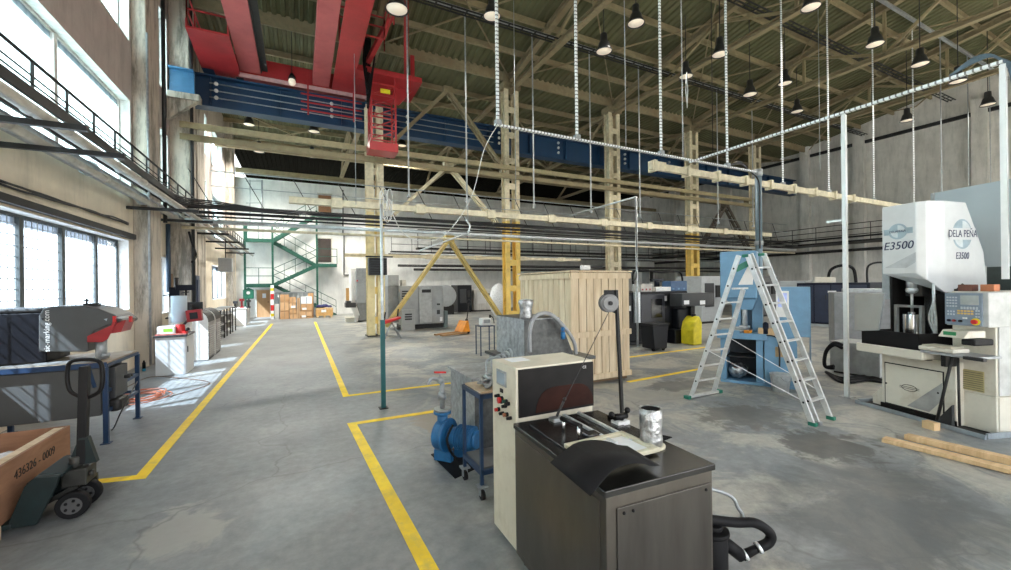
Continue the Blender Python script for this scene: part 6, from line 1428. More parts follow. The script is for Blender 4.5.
for r in range(3):
    for c in range(2): pb('key', .84 + .06 * c, .88 + .06 * c, .26 + .09 * r, .31 + .09 * r, MATS['key_pale'])
for r in range(2):
    for c in range(3): pb('key', .08 + .08 * c, .12 + .08 * c, .30 + .09 * r, .35 + .09 * r, MATS['key_pale'])
pb('white_key', .50, .55, .2, .25, W_); pb('white_key', .57, .62, .2, .25, W_)
for f_, m in ((.13, navy), (.28, red_dark), (.45, black)):
    g = MB(); g.cyl((px0 + pw * f_, -.105, pz0 + ph * .13), (px0 + pw * f_, -.08, pz0 + ph * .13), .016, n=12); g.build('knob', m, pan, world=False)
xx, zz = px0 + pw * .84, pz0 + ph * .13
g = MB(); g.cyl((xx, -.088, zz), (xx, -.08, zz), .045, n=18); g.build('stop_ring', yellow_plastic, pan, world=False)
g = MB(); g.cyl((xx, -.12, zz), (xx, -.088, zz), .028, n=16); lab(g.build('stop_button', red_plastic, pan, world=False), 'red stop button')
# vent, red button, display arm, shelf
LB('vent_grille', X(960, 379, yc), X(984.5, 379, yc), yc - .01, yc, Z(972, 390.5, yc), Z(972, 370, yc), mat('vent_brass', (.42, .36, .18), .6), .002, lbl='dusty brass coloured grille')
g = MB(); 
for i in range(9): z_ = Z(972, 390, yc) + (Z(972, 371, yc) - Z(972, 390, yc)) * (i + .5) / 9; g.box(X(960.5, 379, yc), X(984, 379, yc), yc - .016, yc - .01, z_ - .006, z_ + .002)
g.build('vent_slats', mat('slat_dark', (.16, .14, .08), .6), t, world=False)
x_, z_ = F.at(984, 342, yc); g = MB(); g.cyl((x_, yc - .03, z_), (x_, yc, z_), .022, n=12); g.build('red_button', red_dark, t, world=False)
ysf = -.22
s0, s1 = F.at(920, 353, ysf), F.at(976, 356, ysf); zs = (s0[1] + s1[1]) / 2
LB('side_shelf', s0[0], s1[0], ysf, yb, zs - .02, zs + .01, galv_dull, .004); LB('shelf_edge', s1[0] - .12, s1[0] + .08, ysf - .02, ysf + .04, zs - .03, zs + .01, dark_steel, .006)
LB('shelf_bracket', X(942, 360, 0), X(947, 360, 0), -.02, yb, zs - .2, zs - .02, black, 0)
g = MB(); a = (X(953, 362, -.02), -.02, zs - .02); b = (X(937, 420, -.02), -.02, .09); g.cyl(a, b, .018, n=8); g.cyl((a[0] + .04, 0, zs - .02), (a[0] + .05, .0, .09), .014, n=8); g.build('stay_rod', dark_steel, t, world=False)
x0_, x1_ = X(944, 340, 0), X(970, 340, 0)
g = MB(); g.prism([(-.1, Z(955, 337, 0)), (.25, Z(955, 337, 0)), (.25, Z(955, 330, 0)), (-.02, Z(955, 330, 0))], 'x', x0_, x1_); g.build('readout_box', off_white, t, world=False, bevel=.006)
LB('readout_display', x0_ + .05, x0_ + .18, -.085, -.07, Z(955, 335, 0), Z(955, 331.5, 0), mat('display_green', (.02, .22, .08), .4), 0)
LB('readout_arm', x0_ + .18, x1_ + .05, .0, .3, Z(955, 344, 0), Z(955, 338, 0), black, .015)
# scale on the shelf
sc = thing('bench_scale', 'cream bench scale lying on the side shelf of the honing machine', 'scale', F.w(X(940, 350, -.1), -.05, zs + .013), F.rz)
g = MB(); g.box(-.20, .20, -.13, .13, .0, .055); g.build('body', off_white, sc, world=False, bevel=.015)
g = MB(); g.box(-.17, .16, -.11, .11, .06, .075); g.build('pan', mat('scale_pan', (.50, .47, .38), .4), sc, world=False, bevel=.004)
# blocks on the cabinet
for (u, w2, h2, m, lbl, cat) in ((968, .16, .09, mat('block_brown', (.16, .06, .04), .6), 'dark brown block on top of the control cabinet', 'block'), (990, .14, .09, mat('block_orange', (.45, .16, .07), .6), 'orange brown block on the control cabinet, right of the dark one', 'block')):
    xx = X(u, 289, yc + .12); q = F.w(xx, yc + .12, kz); o = MB(); o.box(-w2 / 2, w2 / 2, -.05, .05, 0, h2); o = o.build('block', m, None, world=False, bevel=.006); o.location = q; o.rotation_euler = (0, 0, F.rz); tag(o, lbl, cat)
xx = X(957, 289, yc + .1); q = F.w(xx, yc + .1, kz); g = MB(); g.cyl(q, q + V((0, 0, .03)), .03, n=10); g.bar(q + V((0, 0, .02)), q + V((.03, -.05, .1)), .02, .02); tag(g.build('hand_tool', dark_steel, loc=q), 'tiny dark tool standing at the left end of the control cabinet top', 'tool')
# wooden block at the tray
q = PZ(931, 429); g = MB(); g.cbox((q.x, q.y, .05), (.14, .1, .1), rz=F.rz); tag(g.build('wood_block', plank, loc=(q.x, q.y, 0)), 'small square wooden block leaning at the drip tray edge', 'block')
# planks
def plank_o(pa, pb_, w, h, z, lbl):
    d = (pb_ - pa); L_ = d.length; o = MB(); o.cbox((L_ / 2, 0, h / 2), (L_, w, h)); o = o.build('wooden_plank', plank, None, world=False, bevel=.004, jitter=.008); o.location = (pa.x, pa.y, z); o.rotation_euler = (0, 0, math.atan2(d.y, d.x)); tag(o, lbl, 'plank', 'planks on the floor at the right')
a, b = PZ(884, 441), PZ(1014, 474); plank_o(a, b, .14, .05, 0.003, 'front rough wooden plank lying on the floor before the honing machine')
a, b = PZ(906, 439), PZ(1016, 466); plank_o(a, b, .11, .07, 0.003, 'rear rough wooden plank lying on the floor nearer the drip tray')

# --- big translucent panel behind the machine
sp = Fr(PZ(925, 410), PZ(1011, 416)); o_ = F.w(Dx - .35, 1.95, 0); 
t = thing('sheet_screen', 'large pale blue grey translucent sheet hung behind the white honing machine', 'screen', F.w(0, 1.9), F.rz)
ys_ = 1.9; zA = Z(950, 196, ys_); zB = Z(960, 268, ys_)
g = MB(); g.box(X(935, 230, ys_), X(935, 230, ys_) + 2.6, ys_ - 1.9, ys_ - 1.87, zB, zA + .1); lab(g.build('sheet', mat('sheet_blue_grey', (.40, .47, .51), .35, var=.05, scale=1), t, world=False), 'pale blue grey sheet')
g = MB(); g.box(X(935, 230, ys_), X(935, 230, ys_) + 2.6, -.02, .05, .0, zB); lab(g.build('lower_panel', mat('panel_dark_green', (.06, .08, .08), .5), t, world=False), 'dark lower panel')
g = MB()
for xx in (X(935, 230, ys_) - .04, X(935, 230, ys_) + 2.6): g.box(xx, xx + .04, -.03, .06, 0, zA + .1)
g.build('screen_post', galv_dull, t, world=False)

# --- grey coolant unit with black hoses behind the white post
a, b = PZ(880, 380), PZ(830, 372); 
t = thing('coolant_unit', 'low grey coolant cabinet with black hoses, right behind the white post', 'cabinet', (a.x, a.y, 0))
h = PX(832, 341, a.x).z
g = MB(); g.box(a.x, a.x + .8, a.y, b.y, .04, h); g.build('body', mat('cabinet_mid_grey', (.30, .31, .30), .5), t, bevel=.01)
g = MB(); g.box(a.x + .05, a.x + .75, a.y + .05, b.y - .05, 0, .04); g.build('plinth', dark_steel, t)
g = MB(); p = PX(838, 352, a.x)
for k in range(2): g.tube(smooth_path([PX(842, 345 + 3 * k, a.x + .0), PX(834, 343 + 2 * k, a.x - .15), PX(826, 352, a.x - .2), PX(825, 366, a.x - .2), PX(834, 368 - 2 * k, a.x - .2)]), .035, 8)
g.build('hose', rubber, t)
g = MB()
for k in range(3): g.tube(smooth_path([PZ(826, 372, .03), PZ(842, 378 + 2 * k, .03), PZ(865, 376 + 2 * k, .03), PZ(882, 380 + k, .03)]), .028, 8)
tag(g.build('floor_hose', rubber, loc=PZ(842, 378)), 'black hoses lying on the floor in front of the grey coolant cabinet', 'hose')
# grey panels further back
p = PZ(835, 345); t = thing('grey_enclosure', 'plain dark grey machine enclosure between the navy machine and the honing machine', 'machine', (p.x, p.y, 0))
g = MB(); z1 = PP(850, 292, p, FW).z; g.cbox((p.x + .6, p.y - .5, z1 / 2 + .02), (1.6, 1.0, z1 - .04), rz=-1.0); g.build('body', mat('enclosure_grey', (.20, .205, .21), .5), t, bevel=.02)
g = MB(); g.cbox((p.x + .6, p.y - .5, z1 + .05), (1.0, .5, .12), rz=-1.0); g.build('roof_box', galv_dull, t, bevel=.02)

# --- navy machine
F = Fr(PZ(797, 325), PZ(858, 329))
t = thing('machining_centre', 'dark navy boxy machine far right behind the ladder, cable arch on top', 'machine', F.o, F.rz)
zt_ = Z(800, 283)
LB('body', 0, F.L + .4, 0, 1.8, .12, zt_, navy, .03); LB('plinth', .05, F.L + .3, .05, 1.7, 0, .12, grey_paint, 0)
for k in range(4): LB('door', .08 + k * .62, .08 + k * .62 + .58, -.02, 0, .2, zt_ - .1, mat('navy_door', (.018, .024, .05), .35), .01)
for k in range(4): LB('door_handle', .5 + k * .62, .54 + k * .62, -.05, -.02, 1.2, 1.4, dark_steel, 0)
g = MB(); g.box(1.2, 1.5, -.03, -.02, zt_ - .45, zt_ - .35); g.build('label_plate', paper, t, world=False)
g = MB(); g.tube(smooth_path([(1.0, .6, zt_), (1.1, .6, zt_ + .55), (1.5, .6, zt_ + .75), (1.9, .6, zt_ + .6), (2.0, .6, zt_)]), .06, 8); g.build('cable_arch', rubber, t, world=False)
LB('top_box', .6, 1.2, .3, .9, zt_, zt_ + .25, off_white, .02); LB('top_box', -.9, .2, .4, 1.2, 1.4, zt_ + .1, grey_paint, .02)
g = MB(); g.tube(smooth_path([(2.4, .5, zt_), (2.45, .5, zt_ + .7), (3.0, .5, zt_ + .75), (3.2, .5, zt_)]), .04, 8); g.build('pipe', dark_steel, t, world=False)

# --- black machining centre behind crate
YM = 9.85
def M(u, v, y=YM): p = PY(u, v, y); return (p.x, p.z)
t = thing('machining_centre', 'black machining centre right of the pine crate with small devices on its roof', 'machine', (M(628, 340)[0], YM, 0))
x0, x1 = M(622, 340)[0], M(692, 340)[0]; zt_ = M(650, 292)[1]; BM = black_machine
def WB(nm, xa, xb, ya, yb, za, zb, m, bev=.01, par=None, lbl=None):
    g = MB(); g.box(xa, xb, ya, yb, za, zb); o = g.build(nm, m, par or t, bevel=bev)
    if lbl: lab(o, lbl)
    return o
WB('body', x0, x1, YM + .15, YM + 2, .1, zt_, BM, .04); WB('plinth', x0 + .1, x1 - .1, YM + .25, YM + 1.9, 0, .1, dark_steel, 0)
WB('front_door', M(643, 320)[0], M(667, 320)[0], YM + .08, YM + .15, .55, zt_ - .08, mat('door_black', (.028, .030, .04), .3), .02)
WB('door_window', M(653, 310)[0], M(664, 310)[0], YM + .07, YM + .08, M(655, 318)[1], M(655, 299)[1], mat('window_black', (.01, .01, .012), .12), .004)
WB('silver_strip', M(637, 320)[0], M(642, 320)[0], YM + .06, YM + .15, M(640, 323)[1], M(640, 292)[1], galv, .004)
WB('operator_panel', M(629, 310)[0], M(633.5, 310)[0], YM + .1, YM + .15, M(631, 312)[1], M(631, 296)[1], dgrey, .004); WB('panel_label', M(629.5, 310)[0], M(633, 310)[0], YM + .09, YM + .1, M(631, 311)[1], M(631, 306)[1], paper, 0)
WB('door_label', M(668, 300)[0], M(670, 300)[0], YM + .13, YM + .15, M(669, 301)[1], M(669, 296)[1], paper, 0)
WB('chip_conveyor', M(676, 330)[0], M(688, 330)[0], YM - .1, YM + .6, .1, M(680, 308)[1], BM, .05); WB('lower_tank', M(668, 340)[0], M(686, 340)[0], YM - .3, YM + .1, 0.0, .45, BM, .02)
mb = WB('monitor_arm_box', M(682, 300, YM - .5)[0], M(713, 300, YM - .5)[0], YM - .5, YM + .0, M(695, 306, YM - .5)[1], M(695, 293, YM - .5)[1], dgrey, .02, lbl='dark grey box with two white labels')
for u in (684, 700): WB('white_label', M(u, 303, YM - .5)[0], M(u + 5, 303, YM - .5)[0], YM - .51, YM - .5, M(u, 304.5, YM - .5)[1], M(u, 300.5, YM - .5)[1], paper, 0, par=mb)
WB('arm_support', M(686, 312)[0], M(690, 312)[0], YM - .2, YM, .2, M(688, 306)[1], black, 0)
# devices on the roof
for (ua, ub, va, vb, m, nm, lbl, cat) in ((641, 652, 292, 284, mat('device_beige', (.55, .52, .48), .5), 'switch_unit', 'beige box with red dots on the black machining centre roof', 'device'), (656, 671, 292, 287, white_paint, 'flat_unit', 'flat white lit unit on the roof of the black machining centre', 'device'),
                                     (671, 687, 292, 281, mat('rack_blue', (.03, .09, .2), .5), 'parts_rack', 'small blue rack of bins on the black machining centre roof', 'rack')):
    xa, xb = M(ua, 290, YM + .3)[0], M(ub, 290, YM + .3)[0]; h = M(ua, vb, YM + .3)[1] - zt_
    tt = thing(nm, lbl, cat, (xa, YM + .3, zt_ + .001)); g = MB(); g.box(xa, xb, YM + .3, YM + .7, zt_ + .001, zt_ + max(.12, h)); g.build('housing', m, tt, bevel=.01)
    g = MB(); k = 3
    for i in range(k): g.box(xa + (xb - xa) * (i + .25) / k, xa + (xb - xa) * (i + .6) / k, YM + .29, YM + .3, zt_ + .05, zt_ + .11)
    g.build('front_details', red_dark if nm == 'switch_unit' else (galv if nm == 'flat_unit' else mat('bin_blue', (.10, .22, .38), .5)), tt)
g = MB(); pts = [M(640, 291, YM + .5), M(640, 272, YM + .5), M(650, 270, YM + .5), M(668, 272, YM + .5), M(680, 271, YM + .5), M(688, 274, YM + .5), M(690, 291, YM + .5)]
g.tube(smooth_path([(a, YM + .8, max(b, zt_)) for a, b in pts], 6), .035, 8); tag(g.build('cable_arch', rubber, loc=(pts[0][0], YM + .8, zt_)), 'black cable arching over the black machining centre', 'cable')
for (u, lbl) in ((646, 'dark cylinder motor standing at the back of the black machine roof'),): 
    a = M(659, 284, YM + 1.0); g = MB(); g.cyl((a[0], YM + 1.1, zt_), (a[0], YM + 1.1, zt_ + .4), .1, n=14); g.box(a[0] - .3, a[0] + .3, YM + 1.05, YM + 1.15, zt_ + .38, zt_ + .44); tag(g.build('roof_motor', navy, loc=(a[0], YM + 1.1, zt_)), lbl, 'motor')
p = PZ(661, 351); h = .75
t = thing('waste_bin', 'black lidded bin standing before the black machining centre', 'bin', p)
g = MB(); g.prism([(p.x - .25, .06), (p.x + .25, .06), (p.x + .32, h), (p.x - .32, h)], 'y', p.y, p.y + .5); g.build('bin', BM, t, bevel=.02)
g = MB(); g.box(p.x - .35, p.x + .35, p.y - .03, p.y + .53, h, h + .06); g.build('lid', black, t, bevel=.015)
for dx in (-.2, .2): g = MB(); g.cyl((p.x + dx - .03, p.y + .1, .05), (p.x + dx + .03, p.y + .1, .05), .05, n=12); g.build('wheel', rubber, t)
p = PZ(698, 345); 
t = thing('yellow_container', 'bright yellow plastic container on the floor by the yellow column base', 'container', p)
zc = PP(697, 316, p, FW).z
g = MB(); g.prism([(p.x - .2, 0), (p.x + .2, 0), (p.x + .22, zc * .75), (p.x + .1, zc), (p.x - .12, zc * .8), (p.x - .2, zc * .5)], 'y', p.y, p.y + .5); g.build('container', yellow_plastic, t, bevel=.04)
g = MB(); g.cyl((p.x + .12, p.y + .25, zc * .92), (p.x + .12, p.y + .25, zc + .05), .07, n=12); g.build('cap', black, t)
# wrapped and grey machines between, background right
def bgbox(u0, u1, v0, v1, y, d, m, nm, lbl, cat, extra=None):
    a = PY(u0, v1, y); b = PY(u1, v1, y); tz = PY((u0 + u1) / 2, v0, y).z
    tt = thing(nm, lbl, cat, (a.x, y, 0)); g = MB(); g.box(a.x, b.x, y, y + d, .1, tz); g.build('body', m, tt, bevel=.03)
    g = MB(); g.box(a.x + .05, b.x - .05, y + .05, y + d - .05, 0, .1); g.build('plinth', dark_steel, tt)
    w = b.x - a.x
    g = MB(); g.box(a.x + w * .15, a.x + w * .6, y - .03, y, tz * .35, tz * .85); g.build('door', extra or dgrey, tt, bevel=.01)
    g = MB(); g.box(a.x + w * .68, a.x + w * .86, y - .08, y, tz * .55, tz * .8); g.build('control_panel', dark_steel, tt)
    return tt
bgbox(702, 722, 276, 330, 13.5, 1.5, grey_paint, 'grey_cabinet', 'grey cabinet between the black machine and the blue press', 'cabinet', dgrey)
bgbox(757, 778, 276, 320, 14.5, 1.5, mat('machine_dark_grey', (.12, .12, .12), .5), 'dark_cabinet', 'dark grey cabinet seen through the ladder top', 'cabinet')
bgbox(778, 794, 285, 318, 14.8, 1.5, grey_paint, 'grey_cabinet', 'grey cabinet just left of the navy machine', 'cabinet')
# ================================================================ FAR LEFT AND BACK
YL = 18.45
def WBx(t, nm, u0, u1, v0, v1, y, d, m, bev=.01, lbl=None):
    a, b = PY(u0, v1, y), PY(u1, v0, y); g = MB(); g.box(a.x, b.x, y, y + d, max(0, a.z), b.z); o = g.build(nm, m, t, bevel=bev)
    if lbl: lab(o, lbl)
    return o
p = PY(404, 330, YL)
t = thing('cnc_lathe', 'big light grey lathe cabinet behind the slim post, left of the yellow brace', 'machine', (p.x, YL, 0))
WBx(t, 'body', 400, 444, 323, 286, YL + .25, 2.0, grey_paint, .03); WBx(t, 'sliding_door', 419, 432, 322, 286.5, YL + .18, .07, mat('door_grey', (.42, .44, .45), .4), .01)
WBx(t, 'lower_body', 402, 415, 334, 310, YL, .3, grey_paint, .01); WBx(t, 'base', 404, 443, 334, 324, YL + .5, 1.6, dark_steel, 0)
for z in range(4): WBx(t, 'vent', 397.5, 408, 292 + 2.4 * z, 290.6 + 2.4 * z, YL + .22, .03, dgrey, 0) if False else WBx(t, 'vent', 402, 409, 292 + 2.4 * z, 290.8 + 2.4 * z, YL + .23, .02, dgrey, 0)
for z in range(3): WBx(t, 'vent', 405, 412, 315 + 2.4 * z, 313.8 + 2.4 * z, YL - .02, .02, dgrey, 0)
WBx(t, 'name_badge', 422, 431, 292.5, 289.5, YL + .15, .03, dark_steel, .003); WBx(t, 'handle', 437, 440, 305, 303.5, YL + .22, .03, black, 0); WBx(t, 'knob_plate', 437, 440, 314, 310, YL + .22, .03, dgrey, 0)
WBx(t, 'note', 440, 442.5, 321, 317, YL + .23, .02, paper, 0); WBx(t, 'tail_tank', 444, 448, 328, 311, YL + .5, 1.0, mat('teal_grey', (.16, .21, .22), .5), .02)
WBx(t, 'top_unit', 388, 399, 286, 275, YL + .6, 1.0, grey_paint, .03); WBx(t, 'top_unit', 402, 406, 286, 280, YL + .6, .5, mat('rail_pale', (.6, .57, .5), .5), 0); WBx(t, 'feed_unit', 388, 400, 322, 286, YL + .6, 1.4, mat('machine_grey_dark', (.22, .23, .235), .45), .02)
YL = 24.6
p = PY(350, 322, YL)
t = thing('milling_machine', 'tall white and grey milling machine left of the first column', 'machine', (p.x, YL, 0))
WBx(t, 'column', 351, 358, 305, 268, YL + .3, 1.2, white_paint, .05); WBx(t, 'cabinet', 356, 371, 303, 271, YL, 1.5, grey_paint, .03); WBx(t, 'upper_cover', 356, 370, 283, 268, YL - .03, .03, mat('cover_grey', (.30, .32, .33), .4), .02)
WBx(t, 'work_table', 346, 356, 307.5, 303, YL - .3, .9, dgrey, .02); WBx(t, 'table_box', 346.5, 351, 303, 301, YL - .3, .6, dgrey, 0)
a = PY(356, 326, YL); b = PY(371, 300, YL); g = MB(); g.prism([(a.x, b.z), (b.x, b.z), (b.x, 0.05), (b.x - .9, .05), (a.x + .2, .5)], 'y', YL + .02, YL + 1.4); g.build('base', mat('base_grey', (.25, .26, .26), .5), t, bevel=.02)
g = MB(); g.bar(PY(354, 307, YL), PY(357, 316, YL), .2, .3); g.bar(PY(357, 316, YL), PY(356, 322, YL), .15, .3); g.build('coolant_spout', white_paint, t)
g = MB(); g.box(a.x - .5, a.x + .1, YL + .2, YL + 1, 0, .25); g.build('drip_tray', off_white, t)
for v in (296, 302): WBx(t, 'handle', 367, 369, v, v - 4, YL - .06, .06, black, 0)
WBx(t, 'red_badge', 356.5, 358, 281.5, 280, YL - .05, .02, red_plastic, 0)
# heater box on the first column
t = thing('unit_heater', 'dark louvred box hung on the first yellow column', 'heater', (2.4, 16.9, 2.4))
a, b = PY(369, 275, 16.75), PY(387, 258, 16.75)
g = MB(); g.box(a.x, b.x, 16.75, 17.05, a.z, b.z); g.build('housing', dgrey, t, bevel=.01)
g = MB()
for i in range(7): z = a.z + (b.z - a.z) * (i + .5) / 7; g.cbox(((a.x + b.x) / 2, 16.74, z), (b.x - a.x - .08, .04, .03), rx=.5)
g.build('louvres', dark_steel, t)
g = MB(); g.box(a.x - .1, b.x + .25, 16.85, 16.95, b.z + .03, b.z + .08); g.build('bracket', dark_steel, t)
# red seat cart
p = PZ(392, 338); t = thing('wheeled_stool', 'small red seated stool with metal legs at the foot of the first column', 'stool', p)
zs = .75
g = MB(); g.prism([(p.x - .38, zs - .22), (p.x + .32, zs), (p.x + .32, zs + .07), (p.x - .3, zs - .06)], 'y', p.y - .2, p.y + .25); g.build('seat', red_plastic, t, bevel=.03)
for dx, dy in ((-.25, -.2), (.25, -.2), (-.2, .25), (.25, .25)):
    g = MB(); g.cyl((p.x, p.y, zs - .15), (p.x + dx * 1.2, p.y + dy, .04), .022, n=8); g.sphere((p.x + dx * 1.2, p.y + dy, .045), .045, n=8); g.build('leg', galv_dull, t)
g = MB(); g.bar((p.x + .25, p.y + .2, zs), (p.x + .3, p.y + .22, zs + .35), .05, .03); g.bar((p.x - .25, p.y + .2, zs - .1), (p.x - .2, p.y + .22, zs + .25), .05, .03); g.build('armrest', black, t)
# orange pallet truck
p = PZ(463, 334); q = PZ(438, 337)
t = thing('pallet_truck', 'orange hand pallet truck in the far aisle between the yellow braces', 'pallet truck', p)
D = (q - p).normalized(); Nn = V((-D.y, D.x, 0))
g = MB()
for s_ in (-.2, .2): g.bar(p + Nn * s_ + V((0, 0, .08)), p + D * 1.25 + Nn * s_ + V((0, 0, .07)), .16, .06)
lab(g.build('forks', mat('fork_worn', (.30, .16, .06), .5), t), 'worn brown forks')
g = MB(); s0 = p - D * .05
for s_ in (-.24, .2): g.poly([s0 + Nn * s_ + D * .28 + V((0, 0, .1)), s0 + Nn * s_ - D * .16 + V((0, 0, .1)), s0 + Nn * s_ - D * .08 + V((0, 0, .55)), s0 + Nn * s_ + D * .02 + V((0, 0, .55))], .04)
g.poly([s0 + Nn * -.24 + D * .26 + V((0, 0, .12)), s0 + Nn * .24 + D * .26 + V((0, 0, .12)), s0 + Nn * .22 + D * .02 + V((0, 0, .55)), s0 - Nn * .22 + D * .02 + V((0, 0, .55))], .03)
g.build('head_frame', orange, t)
g = MB(); hb = p - D * .2; g.cyl(hb + V((0, 0, .2)), hb + V((0, 0, .6)), .06, n=10); g.cyl(hb + V((0, 0, .5)), PP(469, 303, hb, FW), .022, n=8); g.build('handle_shaft', dark_steel, t)
hp_ = PP(469, 303, hb, FW); g = MB(); g.tube([hp_ + R0 * (.09 * math.cos(a)) + V((0, 0, .11 * math.sin(a) + .02)) for a in [2 * PI * i / 14 for i in range(14)]], .02, 6, closed=True); g.build('handle_loop', dark_steel, t)
g = MB(); g.cyl(hb - Nn * .1 + V((0, 0, .09)), hb + Nn * .1 + V((0, 0, .09)), .09, n=14); g.build('wheel', rubber, t)
# machines in the far middle
bgbox(474, 494, 289, 308, 29.0, 2, wall_grey, 'far_machine', 'pale grey machine far back between the yellow brace legs, right', 'machine', white_paint)
bgbox(458, 472, 285, 308, 28.5, 1.5, black_machine, 'far_rack', 'black machine frame far back left of the pale machine', 'machine')
bgbox(548, 568, 288, 300, 29, 1.5, grey_paint, 'far_machine', 'grey machine far back just left of the pine crate top', 'machine')
bgbox(640, 655, 262, 300, 26.7, 1.5, white_paint, 'far_machine', 'whitish machine far back behind the black machining centre', 'machine', grey_paint)
a = PY(449, 297, 27); t = thing('barrel_machine', 'grey barrel shaped machine end far back right of the light grey lathe', 'machine', (a.x, 27, 0))
g = MB(); g.cyl((a.x - .2, 27, 1.3), (a.x - .2, 28, 1.3), .75, n=24); g.build('drum', grey_paint, t, bevel=.04)
g = MB(); g.box(a.x - .8, a.x + .4, 27.1, 27.9, 0, .7); g.build('stand', dark_steel, t)
a = PY(502, 310, 22); t = thing('wrapped_load', 'pale plastic wrapped bundle standing behind the second column foot', 'wrapped load', (a.x, 22, 0))
g = MB(); g.sphere((a.x, 22.4, 1.05), .62, (1, .8, 1.7), n=20); g.build('wrap', MATS['wrap_film'], t, jitter=.03)
# white lamp arm near the third column
a = PY(588, 268, 16.8); t = thing('wall_lamp', 'short white tubular fitting on a dark arm left of the third column', 'lamp', a)
g = MB(); g.box(a.x - .45, a.x + .1, 16.7, 16.9, a.z - .1, a.z + .14); g.build('housing', white_paint, t, bevel=.03)
g = MB(); g.box(a.x + .1, a.x + .9, 16.75, 16.85, a.z, a.z + .12); g.build('arm', dark_steel, t)

# --- stairs on the back wall
YS = 31.0
def SP(u, v, y=YS): return PY(u, v, y)
t = thing('steel_staircase', 'green steel zigzag staircase with railings against the white back wall', 'staircase', (SP(272, 320).x, YS, 0))
xA0, xA1 = SP(248, 285).x, SP(273, 285).x; xB0, xB1 = SP(317, 265).x, SP(337, 265).x
zC, zB2, zA2, zT2 = SP(262, 284).z, SP(325, 264).z, SP(262, 239).z, SP(322, 214).z
def landing(x0, x1, z, nm='landing'):
    g = MB(); g.box(x0, x1, YS, YS + 1.4, z - .1, z); g.box(x0, x1, YS - .04, YS, z - .22, z + .02); g.build(nm, green_metal, t)
landing(xA0 - .2, xA1, zC); landing(xA0 - .2, xA1, zA2); landing(xB0, xB1, zB2); landing(xB0, xB1 + .3, zT2)
def flight(p, q, y):
    p, q = V((p[0], y, p[1])), V((q[0], y, q[1]))
    for dy in (0, .65):
        g = MB(); g.bar(p + V((0, dy, -.1)), q + V((0, dy, -.1)), .05, .22); g.build('stringer', green_metal, t)
    n = max(4, int(abs(q.z - p.z) / .19)); g = MB()
    for i in range(1, n): r = p.lerp(q, i / n); g.box(r.x - .13, r.x + .13, y + .03, y + .62, r.z - .015, r.z + .015)
    g.build('treads', green_metal, t)
    g = MB()
    for h in (.55, 1.0): g.bar(p + V((0, 0, h)), q + V((0, 0, h)), .04, .04)
    for i in range(5): r = p.lerp(q, i / 4); g.bar(r, r + V((0, 0, 1.0)), .03, .03)
    g.build('handrail', green_metal, t)
flight((SP(334, 320).x + .2, 0.05), (xA1, zC), YS + .72); flight((xA1, zC), (xB0, zB2), YS); flight((xB0, zB2), (xA1, zA2), YS + .72); flight((xA1, zA2), (xB0, zT2), YS)
for x, z in ((xA1, zA2 + 1), (xB0 + .0, zT2 + .2), (xA0 - .15, zA2 + 1)):
    g = MB(); g.box(x - .06, x + .06, YS - .1, YS + .0, 0, z); g.build('post', green_metal, t)
g = MB(); g.box(xA0 + 1.2 - .06, xA0 + 1.2 + .06, YS - .1, YS, zA2, zA2 + 4.1) if False else g.box(xA0 - .1, xA0, YS - .1, YS, zA2, zA2 + 1)
g.build('post', green_metal, t)
for x0, x1, z in ((xA0 - .2, xA1, zC), (xA0 - .2, xA1, zA2), (xB0, xB1, zB2)):
    g = MB(); rail(g, [(x0, YS - .02, z), (x1, YS - .02, z)], 1.05, (.5, 1), .02, .9); g.build('landing_rail', green_metal, t)
# doors in the back wall
def door(n, u0, u1, v0, v1, m, lbl, y=YB, extra=True):
    a, b = PY(u0, v1, y), PY(u1, v0, y); z0 = max(0.0, a.z); g = MB(); g.box(a.x, b.x, y - .06, y - .005, z0, b.z); d = struct(g.build('door_%d' % n, m), lbl)
    g = MB(); g.box(a.x - .07, a.x, y - .08, y - .005, z0, b.z + .07); g.box(b.x, b.x + .07, y - .08, y - .005, z0, b.z + .07); g.box(a.x - .07, b.x + .07, y - .08, y - .005, b.z, b.z + .07); g.build('door_frame', MATS['rail_pale'], d)
    g = MB(); g.box(b.x - .14, b.x - .05, y - .11, y - .06, z0 + 1.0, z0 + 1.05); g.build('door_handle', dark_steel, d); return d
d = door(1, 257, 270, 290, 319, door_wood, 'orange brown wooden door under the green landing')
g = MB(); a, b = PY(262.5, 298, YB), PY(266, 293.5, YB); g.box(a.x, b.x, YB - .07, YB - .06, a.z, b.z); lab(g.build('door_notice', paper, d), 'white notice on the door')
door(2, 318, 331, 239, 262, mat('door_dark', (.05, .035, .03), .5), 'dark upper door at the middle landing'); door(3, 318.5, 331, 195, 214, mat('door_brown', (.26, .12, .05), .5), 'brown upper door at the top landing')
g = MB(); a, b = PY(346, 301, YB), PY(350.5, 288, YB); g.box(a.x, b.x, YB - .05, YB - .005, a.z, b.z); tag(g.build('notice_board', mat('board_ochre', (.42, .24, .08), .6), loc=(a.x, YB - .05, a.z)), 'small ochre notice board on the back wall by the milling machine', 'board')
